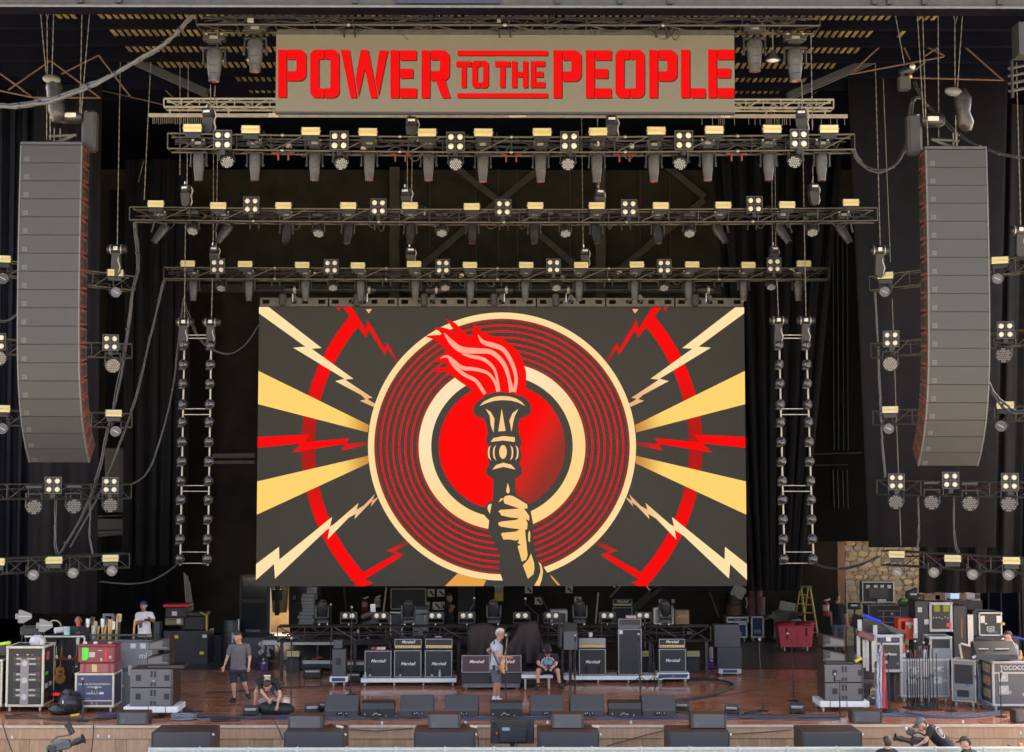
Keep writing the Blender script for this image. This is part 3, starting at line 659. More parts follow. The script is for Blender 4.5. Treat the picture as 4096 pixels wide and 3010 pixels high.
def wrapped(pts,rad,label,Y,capc):
    P=[at(x,y,Y)for x,y in pts];t=thing('wrapped_motor',label,'chain hoist',P[0]);q=MB()
    q.tube([p-P[0]for p in P],[r*(1+random.uniform(-.1,.1))for r in rad],12);o=q.build('plastic_wrap',POLY,t,'all')
    for v in o.data.vertices:v.co+=Vector((random.uniform(-.02,.02),)*3)
    c=at(*capc,Y)-P[0];MB().sph((c.x,-.08,c.z),(.2,.1,.1),14,8,Euler((0,.15,0)).to_matrix()).build('motor_cap',mat('grey_motor_cap',(.14,.14,.13),.4),t,'all')
    return t
wrapped([(212,315),(216,350),(222,400),(228,450),(222,490)],[.14,.16,.15,.17,.10],'plastic-wrapped hoist motor over the array on the guitar-rack side',-2.6,(211,322))
wrapped([(3838,365),(3852,400),(3855,450),(3862,495),(3868,525)],[.12,.17,.16,.17,.10],'plastic-wrapped hoist motor over the array on the stone-wall side',-2.6,(3810,372))
def motor2(px,py,label,Y=-2.4):
    p=at(px,py,Y);t=thing('array_motor',label,'chain hoist',p)
    MB().lathe([(0,.1),(.15,.16),(.8,.16),(1,.1)],(-.28,0,0),(.22,0,0),14).build('motor_body',BLKM,t,True);MB().box((0,-.165,.0),(.24,.012,.10),.02).build('pale_plate',mat('pale_plate',(.6,.6,.5),.4),t)
    MB().box((.36,.1,-.3),(.32,.3,.9),.06).build('chain_bag',CABLE,t);MB().cyl((.3,0,-.02),(.3,0,.12),.05,n=8).build('hook',CHROME,t)
    return t
motor2(290,468,'pale-plated hoist motor beside the wrapped motor, guitar-rack side');o=motor2(3725,482,'pale-plated hoist motor beside the wrapped motor, stone-wall side');o.scale.x=-1
for pts,l in[([(160,0),(161,40),(185,300)],'outer strand over the wrapped motor, guitar-rack side'),([(216,0),(208,305)],'bright strand over the wrapped motor, guitar-rack side'),([(168,0),(190,75),(210,0)],'V-shaped bridle high over the array, guitar-rack side'),([(188,75),(190,300)],'strand below the V-shaped bridle, guitar-rack side'),([(366,0),(358,60),(325,455)],'strand to the pale-plated motor, guitar-rack side'),([(328,45),(320,450)],'thin strand beside the pale-plated motor, guitar-rack side'),([(188,310),(187,560)],'strand from the wrapped motor to the array, guitar-rack side'),([(200,360),(201,560)],'second strand from the wrapped motor to the array, guitar-rack side'),
               ([(3664,0),(3669,55),(3694,470)],'strand to the pale-plated motor, stone-wall side'),([(3690,55),(3703,470)],'second strand to the pale-plated motor, stone-wall side'),([(3797,0),(3822,95),(3845,0)],'V-shaped bridle high over the array, stone-wall side'),([(3819,95),(3820,350)],'strand below the V-shaped bridle, stone-wall side'),([(3856,0),(3850,55),(3830,350)],'inner strand over the wrapped motor, stone-wall side'),([(3570,0),(3617,255)],'strand down to the small dangling motor'),([(3708,480),(3712,580)],'strand from the pale-plated motor to the array, stone-wall side'),([(3822,465),(3825,585)],'strand from the wrapped motor to the array, stone-wall side')]:
    chain_me('hanging steel chain, '+l,pts,-2.6,.014)
p=at(3615,300,-1.5);t=thing('small_hoist','small dangling motor with a grey box where the cable loom is tied up','chain hoist',p)
MB().box((.0,0,-.2),(.25,.22,.32),.02).build('grey_box',PLASG,t);MB().cyl((-.1,0,.04),(.24,0,.16),.07,n=10).build('motor_body',BLKM,t,True);MB().sph((.18,-.05,.17),.07,10,6).build('pale_cap',ALU,t,True);MB().sph((.12,-.14,-.08),.035,8,6).build('yellow_knob',YEL,t,True);MB().cyl((-.05,0,0),(.05,0,.2),.03,n=6).build('hook',CHROME,t)
# heavy cable looms
def loom(label,pts,Y0,Y1,r=.05,n=5,mt=CABLEG,name='cable_loom'):
    t=thing(name,label,'cable loom',at(*pts[0],Y0));o=Vector(t.location);k=len(pts);P=[]
    for i,(x,y)in enumerate(pts):P.append(at(x,y,Y0+(Y1-Y0)*i/(k-1))-o)
    # Catmull-Rom
    S=[]
    for i in range(k-1):
        p0,p1,p2,p3=P[max(i-1,0)],P[i],P[i+1],P[min(i+2,k-1)]
        for j in range(6):
            u=j/6;S.append(.5*((2*p1)+(p2-p0)*u+(2*p0-5*p1+4*p2-p3)*u*u+(3*p1-p0-3*p2+p3)*u**3))
    S.append(P[-1])
    for c in range(n):
        an=6.283*c/n;off=Vector((math.cos(an)*r*.6,math.sin(an)*r*.6,math.sin(an+1)*r*.6))
        w_=Vector((0,0,0));Q=[]
        for s in S:w_=w_*.8+Vector([random.uniform(-1,1)for _ in range(3)])*r*.28;Q.append(s+off+w_)
        MB().tube(Q,r*random.choice((.35,.5,.6)),6).build('cable',mt,t,True)
    for i in range(2,len(S)-2,5):
        d_=(S[i+1]-S[i]).normalized();MB().cyl(S[i]-d_*.025,S[i]+d_*.025,r*1.18,n=8).build('tape_tie',BLK,t,True)
    return t
loom('thick grey cable loom swooping up from the edge to the topmost truss',[(-40,422),(60,424),(160,412),(260,385),(400,325),(520,265),(640,190),(720,120),(775,55)],-5.6,-5.4,.055,6)
loom('black cable loom drooping from the truss under the sign up to the dangling motor',[(3412,600),(3440,650),(3480,680),(3530,685),(3590,650),(3630,560),(3640,480),(3655,400),(3690,392)],YA,-1.5,.04,3,CABLE)
loom('black cable loom sloping from the dangling motor across the array top',[(3655,330),(3700,410),(3760,470),(3850,550),(3950,600),(4040,625),(4120,632)],-1.5,-3.2,.035,3,CABLE)
loom('dark cable loom sagging down behind the array beside the guitar-rack side drape',[(540,890),(548,1000),(552,1080),(530,1180),(500,1390),(470,1560),(430,1730),(385,1920),(330,2060),(240,2215)],4.2,4.2,.05,4,mat('dark_loom',(.07,.07,.072),.7,0,.2))
loom('second dark cable loom sagging from the lowest truss to the side truss',[(655,1120),(640,1180),(600,1350),(560,1530),(510,1690),(450,1850),(390,1990),(280,2190)],4.6,4.4,.035,3,mat('dark_loom',(.07,.07,.072),.7,0,.2))
loom('third dark cable loom curving beside the lamp ladder to the blinder truss',[(735,1190),(712,1380),(690,1560),(640,1760),(590,1890),(530,1935)],6,4.4,.03,3,mat('dark_loom',(.07,.07,.072),.7,0,.2))
loom('thin dark cable sagging from the lamp ladder to the video wall edge',[(738,1215),(765,1290),(800,1360),(860,1405),(920,1415),(980,1380),(1035,1300)],6,8.2,.028,2,mat('dark_loom',(.07,.07,.072),.7,0,.2))
loom('dark hanging cable at the edge beside the topmost side truss, guitar-rack side',[(-30,1275),(20,1285),(60,1265),(85,1240)],2.4,2.6,.03,2,mat('dark_loom',(.07,.07,.072),.7,0,.2))
loom('grey cable loom hanging behind the side trusses, stone-wall side',[(3500,1160),(3512,1380),(3520,1580),(3530,1780),(3540,1910)],4.2,4.2,.03,3)
loom('dark cable hanging below the blinder truss, stone-wall side',[(3672,1990),(3676,2080),(3675,2150),(3668,2200)],3.3,3.3,.025,2)
loom('dark cable hanging below the blinder truss beside the array foot',[(3815,1990),(3815,2100),(3822,2180),(3840,2220)],3,3,.022,2)
loom('black cable sagging from the lamp ladder foot to the strobe truss, stone-wall side',[(3262,2258),(3300,2270),(3370,2275),(3440,2260),(3520,2225)],5.2,3.4,.03,3,CABLE)
loom('black cable sagging from the lamp ladder foot towards the strobe truss, guitar-rack side',[(705,2262),(660,2295),(600,2325),(520,2336),(400,2328)],5.2,4,.022,2,CABLE)
loom('pale cable hanging below the blinder truss near the guitar-rack side drape',[(224,1990),(222,2080),(222,2170),(230,2215)],3,3,.025,2)
loom('second pale cable hanging below the blinder truss beside the catwalk',[(360,1990),(360,2080),(358,2150),(372,2225)],3.4,3.4,.025,2)
loom('thick dark hoses drooping over the stone-wall side array',[(3930,1500),(3960,1560),(4010,1620),(4060,1650),(4120,1640)],-1,-1.5,.05,3,CABLE)
# ------------------------------------------------------------------ lamp ladders
def ladder(pts,label,side):
    (a0,b0),(a1,b1)=pts;Y=5.2;t=thing('lamp_ladder',label,'lighting ladder',at(a0,b0,Y));o=Vector(t.location)
    ys=[1380,1458,1534,1617,1688,1767,1845,1923,1999,2077,2156,2236]
    rails=[]
    for rx0,rx1 in((a0,a1),(a0+(107 if side<0 else 108),a1+(110 if side<0 else 116))):
        p,q=at(rx0,b0,Y),at(rx1,b1,Y);MB().cyl(p-o,q-o,.026,n=8).build('rail',mat('zinc_rail',(.34,.33,.28),.4,.5,.2),t,True);rails.append((rx0,rx1))
    fx=lambda r,y:r[0]+(r[1]-r[0])*(y-b0)/(b1-b0)
    for y in(1341,1354,1636,1659,1943,1966,2209,2254):
        MB().cyl(at(fx(rails[0],y),y,Y)-o,at(fx(rails[1],y),y,Y)-o,.013,n=6).build('rung',ALU,t,True)
    pr=None
    for r in rails:
        for y in ys:
            c=at(fx(r,y)-2,y,Y-.08)
            if pr is None:
                pr=thing('ladder_lamp','x','lamp',c,0,'small round lamps on the lamp ladders')
                MB().lathe([(0,.06),(.3,.11),(.8,.13),(1,.125)],(0,.1,0),(0,-.04,0),14).build('housing',BLKM,pr,True);MB().sph((0,-.035,0),(.11,.05,.11),14,8).build('lens',LENSD,pr,'all');MB().box((-.05,.0,-.12),(.14,.1,.06),.01).build('bracket',PLAS,pr)
                g=pr
            else:g=copy_tree(pr);g.location=c
            g.rotation_euler=(random.uniform(-.1,.25),0,random.uniform(-.3,.3)+.2*side)
            g['label']='%s small round lamp down the %s rail of the lamp ladder on the %s side'%(ORD[ys.index(y)],('outer' if(r is rails[0])==(side<0)else 'inner'),'guitar-rack' if side<0 else 'stone-wall')
    return t
ladder(((739,1300),(721,2262)),'hanging ladder of round lamps beside the video wall on the guitar-rack side',-1)
ladder(((3115,1290),(3138,2250)),'hanging ladder of round lamps beside the video wall on the stone-wall side',1)
# ------------------------------------------------------------------ side trusses behind the arrays
def mk_small():
    t=thing('small_lamp','x','lamp',group='small round lamps under the side trusses')
    MB().lathe([(0,.08),(.4,.13),(1,.13)],(0,.1,0),(0,-.1,0),16).build('housing',PLAS,t,True);MB().lathe([(0,.105),(0,.13),(1,.13),(1,.105)],(0,-.115,0),(0,-.1,0),16,False).build('rim',mat('dark_zinc_rim',(.13,.13,.12),.4,.4),t,True)
    MB().cyl((0,-.104,0),(0,-.1,0),.1,n=16).build('lens',mat('smoky_lens',(.12,.125,.135),.15,.2),t);MB().box((0,-.108,0),(.16,.006,.025),0,(0,.5,0)).build('painted_glint_bar',mat('glint_paint',(.35,.36,.38),.4),t)  # pale bar paints a reflected glint onto the lens
    for s in(-1,1):MB().box((s*.15,.02,.1),(.02,.06,.26)).build('arm',BLKM,t)
    return t
sm,smu=mk_small(),[0];wb,wbu=mk_wash(.40,.36,-.15,0,mat('grey_honeycomb',(.2,.195,.185),.3,.1,.2,40)),[0]
def sidetruss(nm,x0,y0,x1,y1,Ya,Yb,strobes=(),blinders=(),washes=(),smalls=(),hh=.36,side='guitar-rack'):
    a,b=at(x0,y0,Ya),at(x1,y1,Yb);truss('side_truss','short black side truss, %s on the %s side'%(nm,side),a,b,hh,.34,.55,TRUSS,.022,cables=1,group='short side trusses on the %s side'%side)
    f=lambda px:(Ya+(Yb-Ya)*(px-x0)/(x1-x0))
    yw=math.atan2(Yb-Ya,b.x-a.x)
    for L_,proto,u,wrd,grp,dy,dz in((strobes,sp,su,'strobe panel','strobe panels on the side trusses',-.03,0),(blinders,bp_,bu,'four-lamp blinder','four-lamp blinders on the side trusses',-.1,0),(washes,wb,wbu,'large round honeycomb lamp','large honeycomb lamps under the side trusses',-.02,.32),(smalls,sm,smu,'small round lamp','small round lamps under the side trusses',-.02,0)):
        for i,(px,py)in enumerate(L_):
            p=at(px,py,f(px)+dy);p.z+=dz
            put(proto,u,p,'%s %s on the side truss %s, %s side'%(('only' if len(L_)==1 else('innermost','second innermost','third innermost','outermost')[(len(L_)-1-i)if side=='guitar-rack' else i]if len(L_)<4 else('innermost','second innermost','third innermost','fourth innermost')[i]),wrd,nm,side),grp,yw*.6+random.uniform(-.06,.06),1)
G,S_='guitar-rack','stone-wall'
sidetruss('topmost',-60,1062,535,1134,1.6,3.8,[(8,1038),(460,1093)],(),(),[(10,1117),(462,1172)],.36)
sidetruss('second from the top',-60,1384,528,1405,1.6,3.8,(),[(-12,1368),(442,1372)],[(-6,1432),(450,1462)],(),.36)
sidetruss('third from the top',-60,1670,528,1683,1.6,3.8,[(5,1636),(454,1654)],(),(),[(8,1716),(460,1727)],.36)
sidetruss('fourth from the top',-60,1968,525,1966,1.6,3.8,(),[(212,1942),(440,1943)],[(135,2026),(293,2023),(440,2019)],(),.36)
sidetruss('lowest',-60,2270,518,2243,1.6,3.8,[(-16,2248),(215,2241),(440,2233)],(),(),[(130,2300),(290,2292),(445,2284)],.36)
sidetruss('topmost',3478,1135,4150,1050,3.8,1.4,[(3542,1104),(4000,1043)],(),(),[(3542,1170),(3990,1118)],.36,S_)
sidetruss('second from the top',3484,1404,4150,1345,3.8,1.4,(),[(3565,1357),(4022,1322)],[(3562,1455),(4015,1420)],(),.36,S_)
sidetruss('third from the top',3492,1672,4150,1652,3.8,1.4,[(3562,1640),(4022,1622)],(),(),[(3556,1716),(4005,1706)],.36,S_)
sidetruss('fourth from the top',3508,1950,4150,1962,3.8,1.4,(),[(3586,1928),(3803,1922),(4040,1928)],[(3585,2006),(3728,2008),(3880,2012),(4036,2015)],(),.36,S_)
sidetruss('lowest',3525,2232,4150,2268,3.8,1.4,[(3588,2218),(3812,2234),(4046,2243)],(),(),[(3592,2288),(3738,2290),(3893,2298),(4036,2300)],.36,S_)
t=thing('ladder_rack','grey ladder-like speaker bracket at the upper edge, stone-wall side','bracket',at(4065,350,0));
for k in range(4):MB().box((.1,0,.5-k*.18),(.6,.06,.07),.02,(0,-.2,0)).build('slot_bar',PLASG,t)
for s in(-.1,.4):MB().box((s,0,.2),(.06,.08,.9),.01).build('side_bar',PLAS,t)
for px in(896,1040,3092):
    p=at(px-(27 if px<2000 else 0),243,YSN+.5);tt=thing('hanging_microphone' if 0 else 'downlight',{896:'white downlight between the two large spotlights, outer one',1040:'white downlight shade between the two large spotlights, inner one',3092:'small bell-shaped downlight between the large spotlights on the stone-wall side'}[px],'lamp',p)
    MB().lathe([(0,.05),(.5,.09),(1,.16)],(0,0,.2),(0,0,0),14).build('shade',PLASG,tt,True);MB().sph((0,0,.005),(.13,.13,.035),12,6).build('glass',LABELW,tt,'all');MB().cyl((0,0,.2),(0,0,.65),.012,n=5).build('stem',STEELC,tt)
# ================================================================== RED-LETTERED SIGN
YG=-5.0
sgt=thing('sign','wide LED sign with red stencil letters POWER TO THE PEOPLE hanging at the top','sign',(0,YG,at(2020,295,YG).z))
SO=Vector(sgt.location)
SBG=mat('sign_led_face',(.06,.054,.04),.7,0,.04,40,emit=.125,ecol=(1,.80,.42))
a,b=at(1105,139,YG),at(2940,449,YG)
MB().bx(a.x,b.x,.004,.14,b.z-SO.z,a.z-SO.z).build('led_panel',SBG,sgt)
c=at(1105,117,YG);MB().bx(a.x,b.x,.01,.16,a.z-SO.z+.004,c.z-SO.z).build('top_rail',mat('sign_top_rail',(.05,.05,.045),.5,0,.3),sgt)
MB().bx(a.x,b.x,.0,.13,b.z-SO.z-.04,b.z-SO.z-.004).build('bottom_rail',BLK,sgt)
LRED=led('red_sign_light',248,0,4,1.0)
def q2(x,y):return(1000+x/2.0436,y/2.0436)
def q3(x,y):return(2000+x/2.0436,y/2.0436)
def rect(x0,y0,x1,y1):return[(x0,y0),(x1,y0),(x1,y1),(x0,y1)]
def arc(cx,cy,r,a0,a1,n=5):return[(cx+r*math.cos(R(a0+(a1-a0)*i/n)),cy+r*math.sin(R(a0+(a1-a0)*i/n)))for i in range(n+1)]
def ohalf(x0,x1,y0,y1,st,r,flip=False):
    p=[(x1,y0)]+[(x,y)for x,y in arc(x0+r,y0+r,r,270,180)]+[(x,y)for x,y in arc(x0+r,y1-r,r,180,90)]+[(x1,y1),(x1,y1-st*1.1),(x0+st+8,y1-st*1.1),(x0+st,y1-st*1.1-8),(x0+st,y0+st*1.1+8),(x0+st+8,y0+st*1.1),(x1,y0+st*1.1)]
    return[(x0+x1-x,y)for x,y in p]if flip else p
def bowl(x0,x1,y0,y1,st,r):
    return[(x0,y0)]+arc(x1-r,y0+r,r,270,360)+arc(x1-r,y1-r,r,0,90)+[(x0,y1),(x0,y1-st),(x1-st-6,y1-st),(x1-st,y1-st-6),(x1-st,y0+st+6),(x1-st-6,y0+st),(x0,y0+st)]
LT=[]
def L2(name,*ps):LT.append((name,[[q2(*p)for p in P]for P in ps]))
def L3(name,*ps):LT.append((name,[[q3(*p)for p in P]for P in ps]))
L2('letter_p',rect(230,409,298,797),bowl(304,458,409,662,78,55))
L2('letter_o',ohalf(492,605,408,801,70,52),ohalf(613,728,408,801,70,52,True))
L2('letter_w',[(742,411),(812,411),(874,800),(822,800)],[(905,411),(965,411),(1041,801),(988,801),(938,560),(886,790),(862,650)],[(1058,414),(1126,414),(1050,787),(1022,655)])
L2('letter_e',rect(1148,413,1219,801),rect(1228,415,1360,494),rect(1228,565,1333,641),rect(1228,724,1362,802))
L2('letter_r',rect(1402,414,1470,802),bowl(1479,1630,414,661,78,55),[(1518,665),(1588,640),(1637,802),(1572,802)])
L2('upper_line',rect(1695,417,2432,455));L2('lower_line',rect(1695,765,2432,801))
L2('letter_t',rect(1686,503,1808,547),rect(1728,551,1767,718));L2('letter_o',ohalf(1816,1880,499,721,42,30),ohalf(1886,1948,499,721,42,30,True))
L2('letter_t',rect(2003,503,2127,547),rect(2043,551,2084,718));L2('letter_h',rect(2140,503,2181,718),rect(2231,503,2270,718),rect(2185,588,2227,632));L2('letter_e',rect(2294,503,2334,718),rect(2337,503,2410,545),rect(2337,588,2396,632),rect(2337,672,2410,718))
L3('letter_p',rect(437,414,505,802),bowl(513,664,414,667,80,55));L3('letter_e',rect(702,414,771,802),rect(778,415,910,494),rect(778,566,882,642),rect(778,724,910,802))
L3('letter_o',ohalf(943,1058,411,802,70,52),ohalf(1066,1180,411,802,70,52,True));L3('letter_p',rect(1220,411,1289,801),bowl(1297,1447,411,665,80,55))
L3('letter_l',rect(1480,410,1551,801),rect(1560,724,1678,801));L3('letter_e',rect(1702,408,1770,801),rect(1778,409,1913,488),rect(1778,562,1884,639),rect(1778,722,1913,801))
for nm,polys in LT:
    q=MB()
    for P in polys:q.prism([(v.x,v.z-SO.z)for v in(at(x,y,YG)for x,y in P)],-.008,.003)
    q.build(nm,LRED,sgt);q=MB()
    for P in polys:q.prism([(v.x,v.z-SO.z)for v in(at(x+4,y+4,YG)for x,y in P)],-.003,.0035)
    q.build('letter_shadow',led('drawn_sign_shadow',92,34,16),sgt)  # dark offset copy draws a shadow behind each letter into the sign picture
# ================================================================== VIDEO WALL
YW=8.45
vw=thing('video_wall','giant lit video wall showing a raised fist with a flaming torch, rings and lightning rays','video wall',(0,YW,at(2005,1787,YW).z))
VO=Vector(vw.location)
SCR=mat('video_wall_face',(.012,.011,.0095),.65,0,.04,30,emit=.028,ecol=(1,.87,.62),spec=.3)
tl,tr,br_,bl=at(1036,1229,YW),at(2974,1226,YW),at(2990,2344,YW),at(1024,2346,YW)
X0,X1=(tl.x+bl.x)/2,(tr.x+br_.x)/2;ZT,ZB=tl.z-VO.z,bl.z-VO.z
MB().bx(X0,X1,.003,.10,ZB,ZT).build('led_face',SCR,vw)
MB().bx(X0+.05,X1-.05,.11,.45,ZB+.02,ZT-.05).build('rear_frame',BLK,vw)
def wp_(x,y):
    v=at(x,y,YW);return(min(max(v.x,X0),X1),min(max(v.z-VO.z,ZB),ZT))
LAY=[0]
def art(name,polys,mt,layer):
    q=MB()
    for P in polys:
        pts=[wp_(*p)for p in P];n=len(pts);y=-.003*layer
        q.add([(x,y,z)for x,z in pts],[tuple(range(n))])
    return q.build(name,mt,vw)
def AL(x,y):return(1000+x/1.3764,1200+y/1.3764)
CX,CYc=2008,1787
mir=lambda P:[(2*CX-x,y)for x,y in P]
def ring(r0,r1,a0=0,a1=360,n=120):
    P=[];k=max(2,int(n*(a1-a0)/360));out=[]
    for i in range(k):
        t0,t1=R(a0+(a1-a0)*i/k),R(a0+(a1-a0)*(i+1)/k)
        out.append([(CX+r*math.cos(t),CYc-r*math.sin(t))for r,t in((r0,t0),(r1,t0),(r1,t1),(r0,t1))])
    return out
def glow(name,c0,c1,axis_fn):
    M=mat(name,(.004,.004,.004),.9,0,0,emit=1,ecol=c0,spec=0);N=M.node_tree.nodes;L=M.node_tree.links;b=N['Principled BSDF']
    tc=N.new('ShaderNodeTexCoord');vm=N.new('ShaderNodeVectorMath');vm.operation='DOT_PRODUCT';mr=N.new('ShaderNodeMapRange');mx=N.new('ShaderNodeMix');mx.data_type='RGBA'
    d,lo,hi,rad=axis_fn;vm.inputs[1].default_value=d
    if rad:
        vm.operation='DISTANCE';L.new(vm.outputs['Value'],mr.inputs[0])
    else:L.new(vm.outputs['Value'],mr.inputs[0])
    mr.inputs[1].default_value=lo;mr.inputs[2].default_value=hi;mr.interpolation_type='SMOOTHSTEP'
    mx.inputs['A'].default_value=(*c0,1);mx.inputs['B'].default_value=(*c1,1)
    L.new(tc.outputs['Object'],vm.inputs[0]);L.new(mr.outputs[0],mx.inputs['Factor']);L.new(mx.outputs['Result'],b.inputs['Emission Color']);return M
mw=m(YW)
CRM=led('cream_picture_light',255,221,158);CRM2=led('peach_picture_light',255,205,140);REDL=led('red_picture_light',253,2,4);REDD=led('deep_red_picture_light',170,40,28);PINK=led('pink_picture_light',255,168,140);DARKL=SCR
RAY=glow('amber_ray_light',srgb(205,140,62),srgb(255,212,112),((0,0,0),535*mw,660*mw,True))
BOLT=glow('cream_bolt_light',srgb(238,178,125),srgb(255,226,168),((0,0,0),560*mw,740*mw,True))
ARCM=glow('red_arc_light',srgb(178,24,20),srgb(250,2,4),((0,0,1),-.1,2.2,False))
RBOLT=glow('red_bolt_light',srgb(150,45,35),srgb(253,3,4),((0,0,0),545*mw,640*mw,True))
DISC=glow('red_disc_light',srgb(255,0,0),srgb(150,48,38),((.85,0,-.52),.25,1.6,False))
INNR=glow('cream_ring_light',srgb(255,214,140),srgb(255,228,184),((-.5,0,.8),-1.2,1.6,False))
# wide red circle behind the rays
top_arc=ring(749,802,133,180,120)+ring(749,802,180,227,120)
def blend_arc():
    A='ShaderNodeMath';N=ARCM.node_tree.nodes;L=ARCM.node_tree.links
    ab=N.new(A);ab.operation='ABSOLUTE';vm=[n for n in N if n.type=='VECT_MATH'][0];mr=[n for n in N if n.type=='MAP_RANGE'][0]
    L.new(vm.outputs['Value'],ab.inputs[0]);L.new(ab.outputs[0],mr.inputs[0]);mr.inputs[1].default_value=.3;mr.inputs[2].default_value=2.4
blend_arc()
clip=lambda polys:[P for P in polys if min(y for x,y in P)>1232 and max(y for x,y in P)<2343]
art('red_circle_arc',clip(top_arc),ARCM,1);art('red_circle_arc',clip([mir(P)for P in top_arc]),ARCM,1)
art('arc_tip',[[(1488,1237),(1462,1238),(1476,1255)],mir([(1488,1237),(1462,1238),(1476,1255)])],PINK,1.5)
r1=[AL(*p)for p in((47,392),(655,690),(648,730),(45,575))];r2=[AL(*p)for p in((655,858),(652,900),(38,1183),(40,1000))]
for P in(r1,r2,mir(r1),mir(r2)):art('amber_ray',[P],RAY,2)
for P in([AL(*p)for p in((1145,1505),(1300,1545),(1285,1576),(1073,1576))],):art('amber_ray',[P],led('low_ray_light',230,160,75),2)
art('amber_ray',[[(2201,2298),(2241,2342),(2217,2342)]],led('low_ray_light',230,160,75),2)
B1=[AL(*p)for p in((48,40),(103,40),(395,266),(340,270),(570,435),(524,440),(676,540),(640,545),(690,572),(680,590),(605,556),(650,545),(470,448),(520,435),(238,264),(305,258),(48,75))]
B2=[AL(*p)for p in((30,1455),(160,1360),(162,1430),(453,1195),(437,1258),(598,1118),(580,1180),(688,1070),(672,1108),(705,1085),(700,1097),(665,1140),(675,1105),(575,1208),(588,1155),(428,1318),(440,1250),(138,1535),(132,1455),(30,1543))]
for P in(B1,B2,mir(B1),mir(B2)):art('lightning_bolt',[P],BOLT,3)
R1=[AL(*p)for p in((42,755),(328,742),(300,785),(548,762),(520,797),(645,780),(645,800),(503,830),(530,792),(230,841),(285,790),(42,815))]
R2=[AL(*p)for p in((510,40),(560,40),(638,165),(648,112),(742,270),(755,235),(815,335),(806,350),(755,270),(744,306),(652,160),(640,208))]
R3=[AL(*p)for p in((860,1327),(873,1345),(797,1386),(848,1404),(630,1540),(678,1557),(632,1580),(572,1580),(604,1556),(552,1542),(808,1396),(752,1383))]
for P in(R1,R2,R3,mir(R1),mir(R2),mir(R3)):art('red_bolt',[P],RBOLT if P not in()else REDL,3.4)
for P in([AL(*p)for p in((475,40),(497,40),(491,63))],):art('red_chip',[P,mir(P)],REDL,3)
# record rings
art('record_backing',ring(0,508),DARKL,4)
art('outer_ring',ring(511,536),CRM,4.3);art('edge_ring',ring(503,510.5),REDD,4.6)
for r in(485,461,436,411,387,362):art('groove_ring',ring(r-3.6,r+3.6),REDL,4.6)
art('edge_ring',ring(334,343),REDD,4.6);art('inner_ring',ring(283,333.5),INNR,4.6);art('red_disc',ring(0,253),DISC,4.6)
# torch and hand
sil=[(1925,1596),(1944,1578),(1975,1570),(2010,1567),(2045,1570),(2080,1580),(2105,1596),(2123,1620),(2125,1650),(2105,1668),(2080,1676),(2074,1700),(2074,1730),(2084,1755),(2087,1774),(2080,1790),(2086,1812),(2084,1839),(2078,1858),(2089,1876),(2088,1893),(2080,1905),(2062,1916),(2062,1950),(2066,1980),(2109,2010),(2123,2046),(2132,2094),(2134,2166),(2140,2200),(2149,2232),(2174,2268),(2193,2297),(2232,2343),(2017,2343),(1995,2275),(1999,2217),(1966,2152),(1952,2123),(1957,2083),(1940,2066),(1935,2044),(1942,2020),(1958,2006),(1972,2006),(1972,1916),(1952,1905),(1943,1890),(1943,1876),(1957,1858),(1950,1835),(1947,1803),(1953,1785),(1943,1763),(1950,1735),(1946,1705),(1937,1678),(1905,1666),(1893,1648),(1895,1622)]
art('torch_outline',[sil],DARKL,6)
fl_=[AL(*p)for p in((1302,524),(1215,492),(1150,447),(1085,397),(1000,393),(1040,374),(1103,367),(1060,337),(1008,342),(1040,308),(1090,296),(1062,256),(1020,222),(960,200),(1035,193),(1065,200),(1040,172),(1010,157),(1060,152),(1105,165),(1150,195),(1110,150),(1080,105),(1130,128),(1165,165),(1198,195),(1226,190),(1234,130),(1262,165),(1300,190),(1380,212),(1440,248),(1492,310),(1521,400),(1520,470),(1486,530),(1440,514),(1385,507),(1340,512))]
art('flame',[fl_],REDL,6.4)
def stroke(P,Wd):
    L,Rr=[],[];S=[]
    k=len(P)
    for i in range(k-1):
        p0,p1,p2,p3=[Vector(P[j])for j in(max(i-1,0),i,i+1,min(i+2,k-1))]
        for j in range(5):
            u=j/5;S.append((.5*((2*p1)+(p2-p0)*u+(2*p0-5*p1+4*p2-p3)*u*u+(3*p1-p0-3*p2+p3)*u**3),Wd[i]+(Wd[i+1]-Wd[i])*u))
    S.append((Vector(P[-1]),Wd[-1]))
    for i,(p,w)in enumerate(S):
        d=(S[min(i+1,len(S)-1)][0]-S[max(i-1,0)][0]).normalized();n=Vector((-d.y,d.x))*w/2;L.append(p+n);Rr.append(p-n)
    return[[AL(*L[i]),AL(*L[i+1]),AL(*Rr[i+1]),AL(*Rr[i])]for i in range(len(S)-1)]
for P,w in(([(1068,182),(1110,235),(1165,275),(1250,282),(1330,290),(1395,350),(1425,430),(1440,508)],[2,28,36,30,26,24,18,26]),([(1256,193),(1282,232),(1335,250),(1395,275),(1440,345),(1465,430),(1455,508)],[2,22,28,24,22,18,20]),
             ([(1165,298),(1215,312),(1285,328),(1340,375),(1362,440),(1370,505)],[3,18,20,16,12,18]),([(1048,322),(1085,312),(1120,338),(1170,375),(1240,383),(1310,405),(1350,455),(1366,505)],[3,14,20,22,20,16,16,20]),([(1095,330),(1130,372),(1180,412),(1245,448),(1293,518)],[4,16,20,20,18])):
    art('flame_streak',stroke(P,w),PINK,6.8)
Z6=lambda x,y:(1880+x/4.13,1240+y/4.13);Z7=lambda x,y:(1820+x/3.516,1880+y/3.516)
art('cup_rim',[[Z6(*p)for p in((155,1590),(230,1515),(340,1460),(440,1432),(540,1425),(650,1434),(760,1465),(850,1520),(912,1592),(800,1535),(680,1502),(540,1493),(400,1505),(270,1545))]],CRM2,6.8)
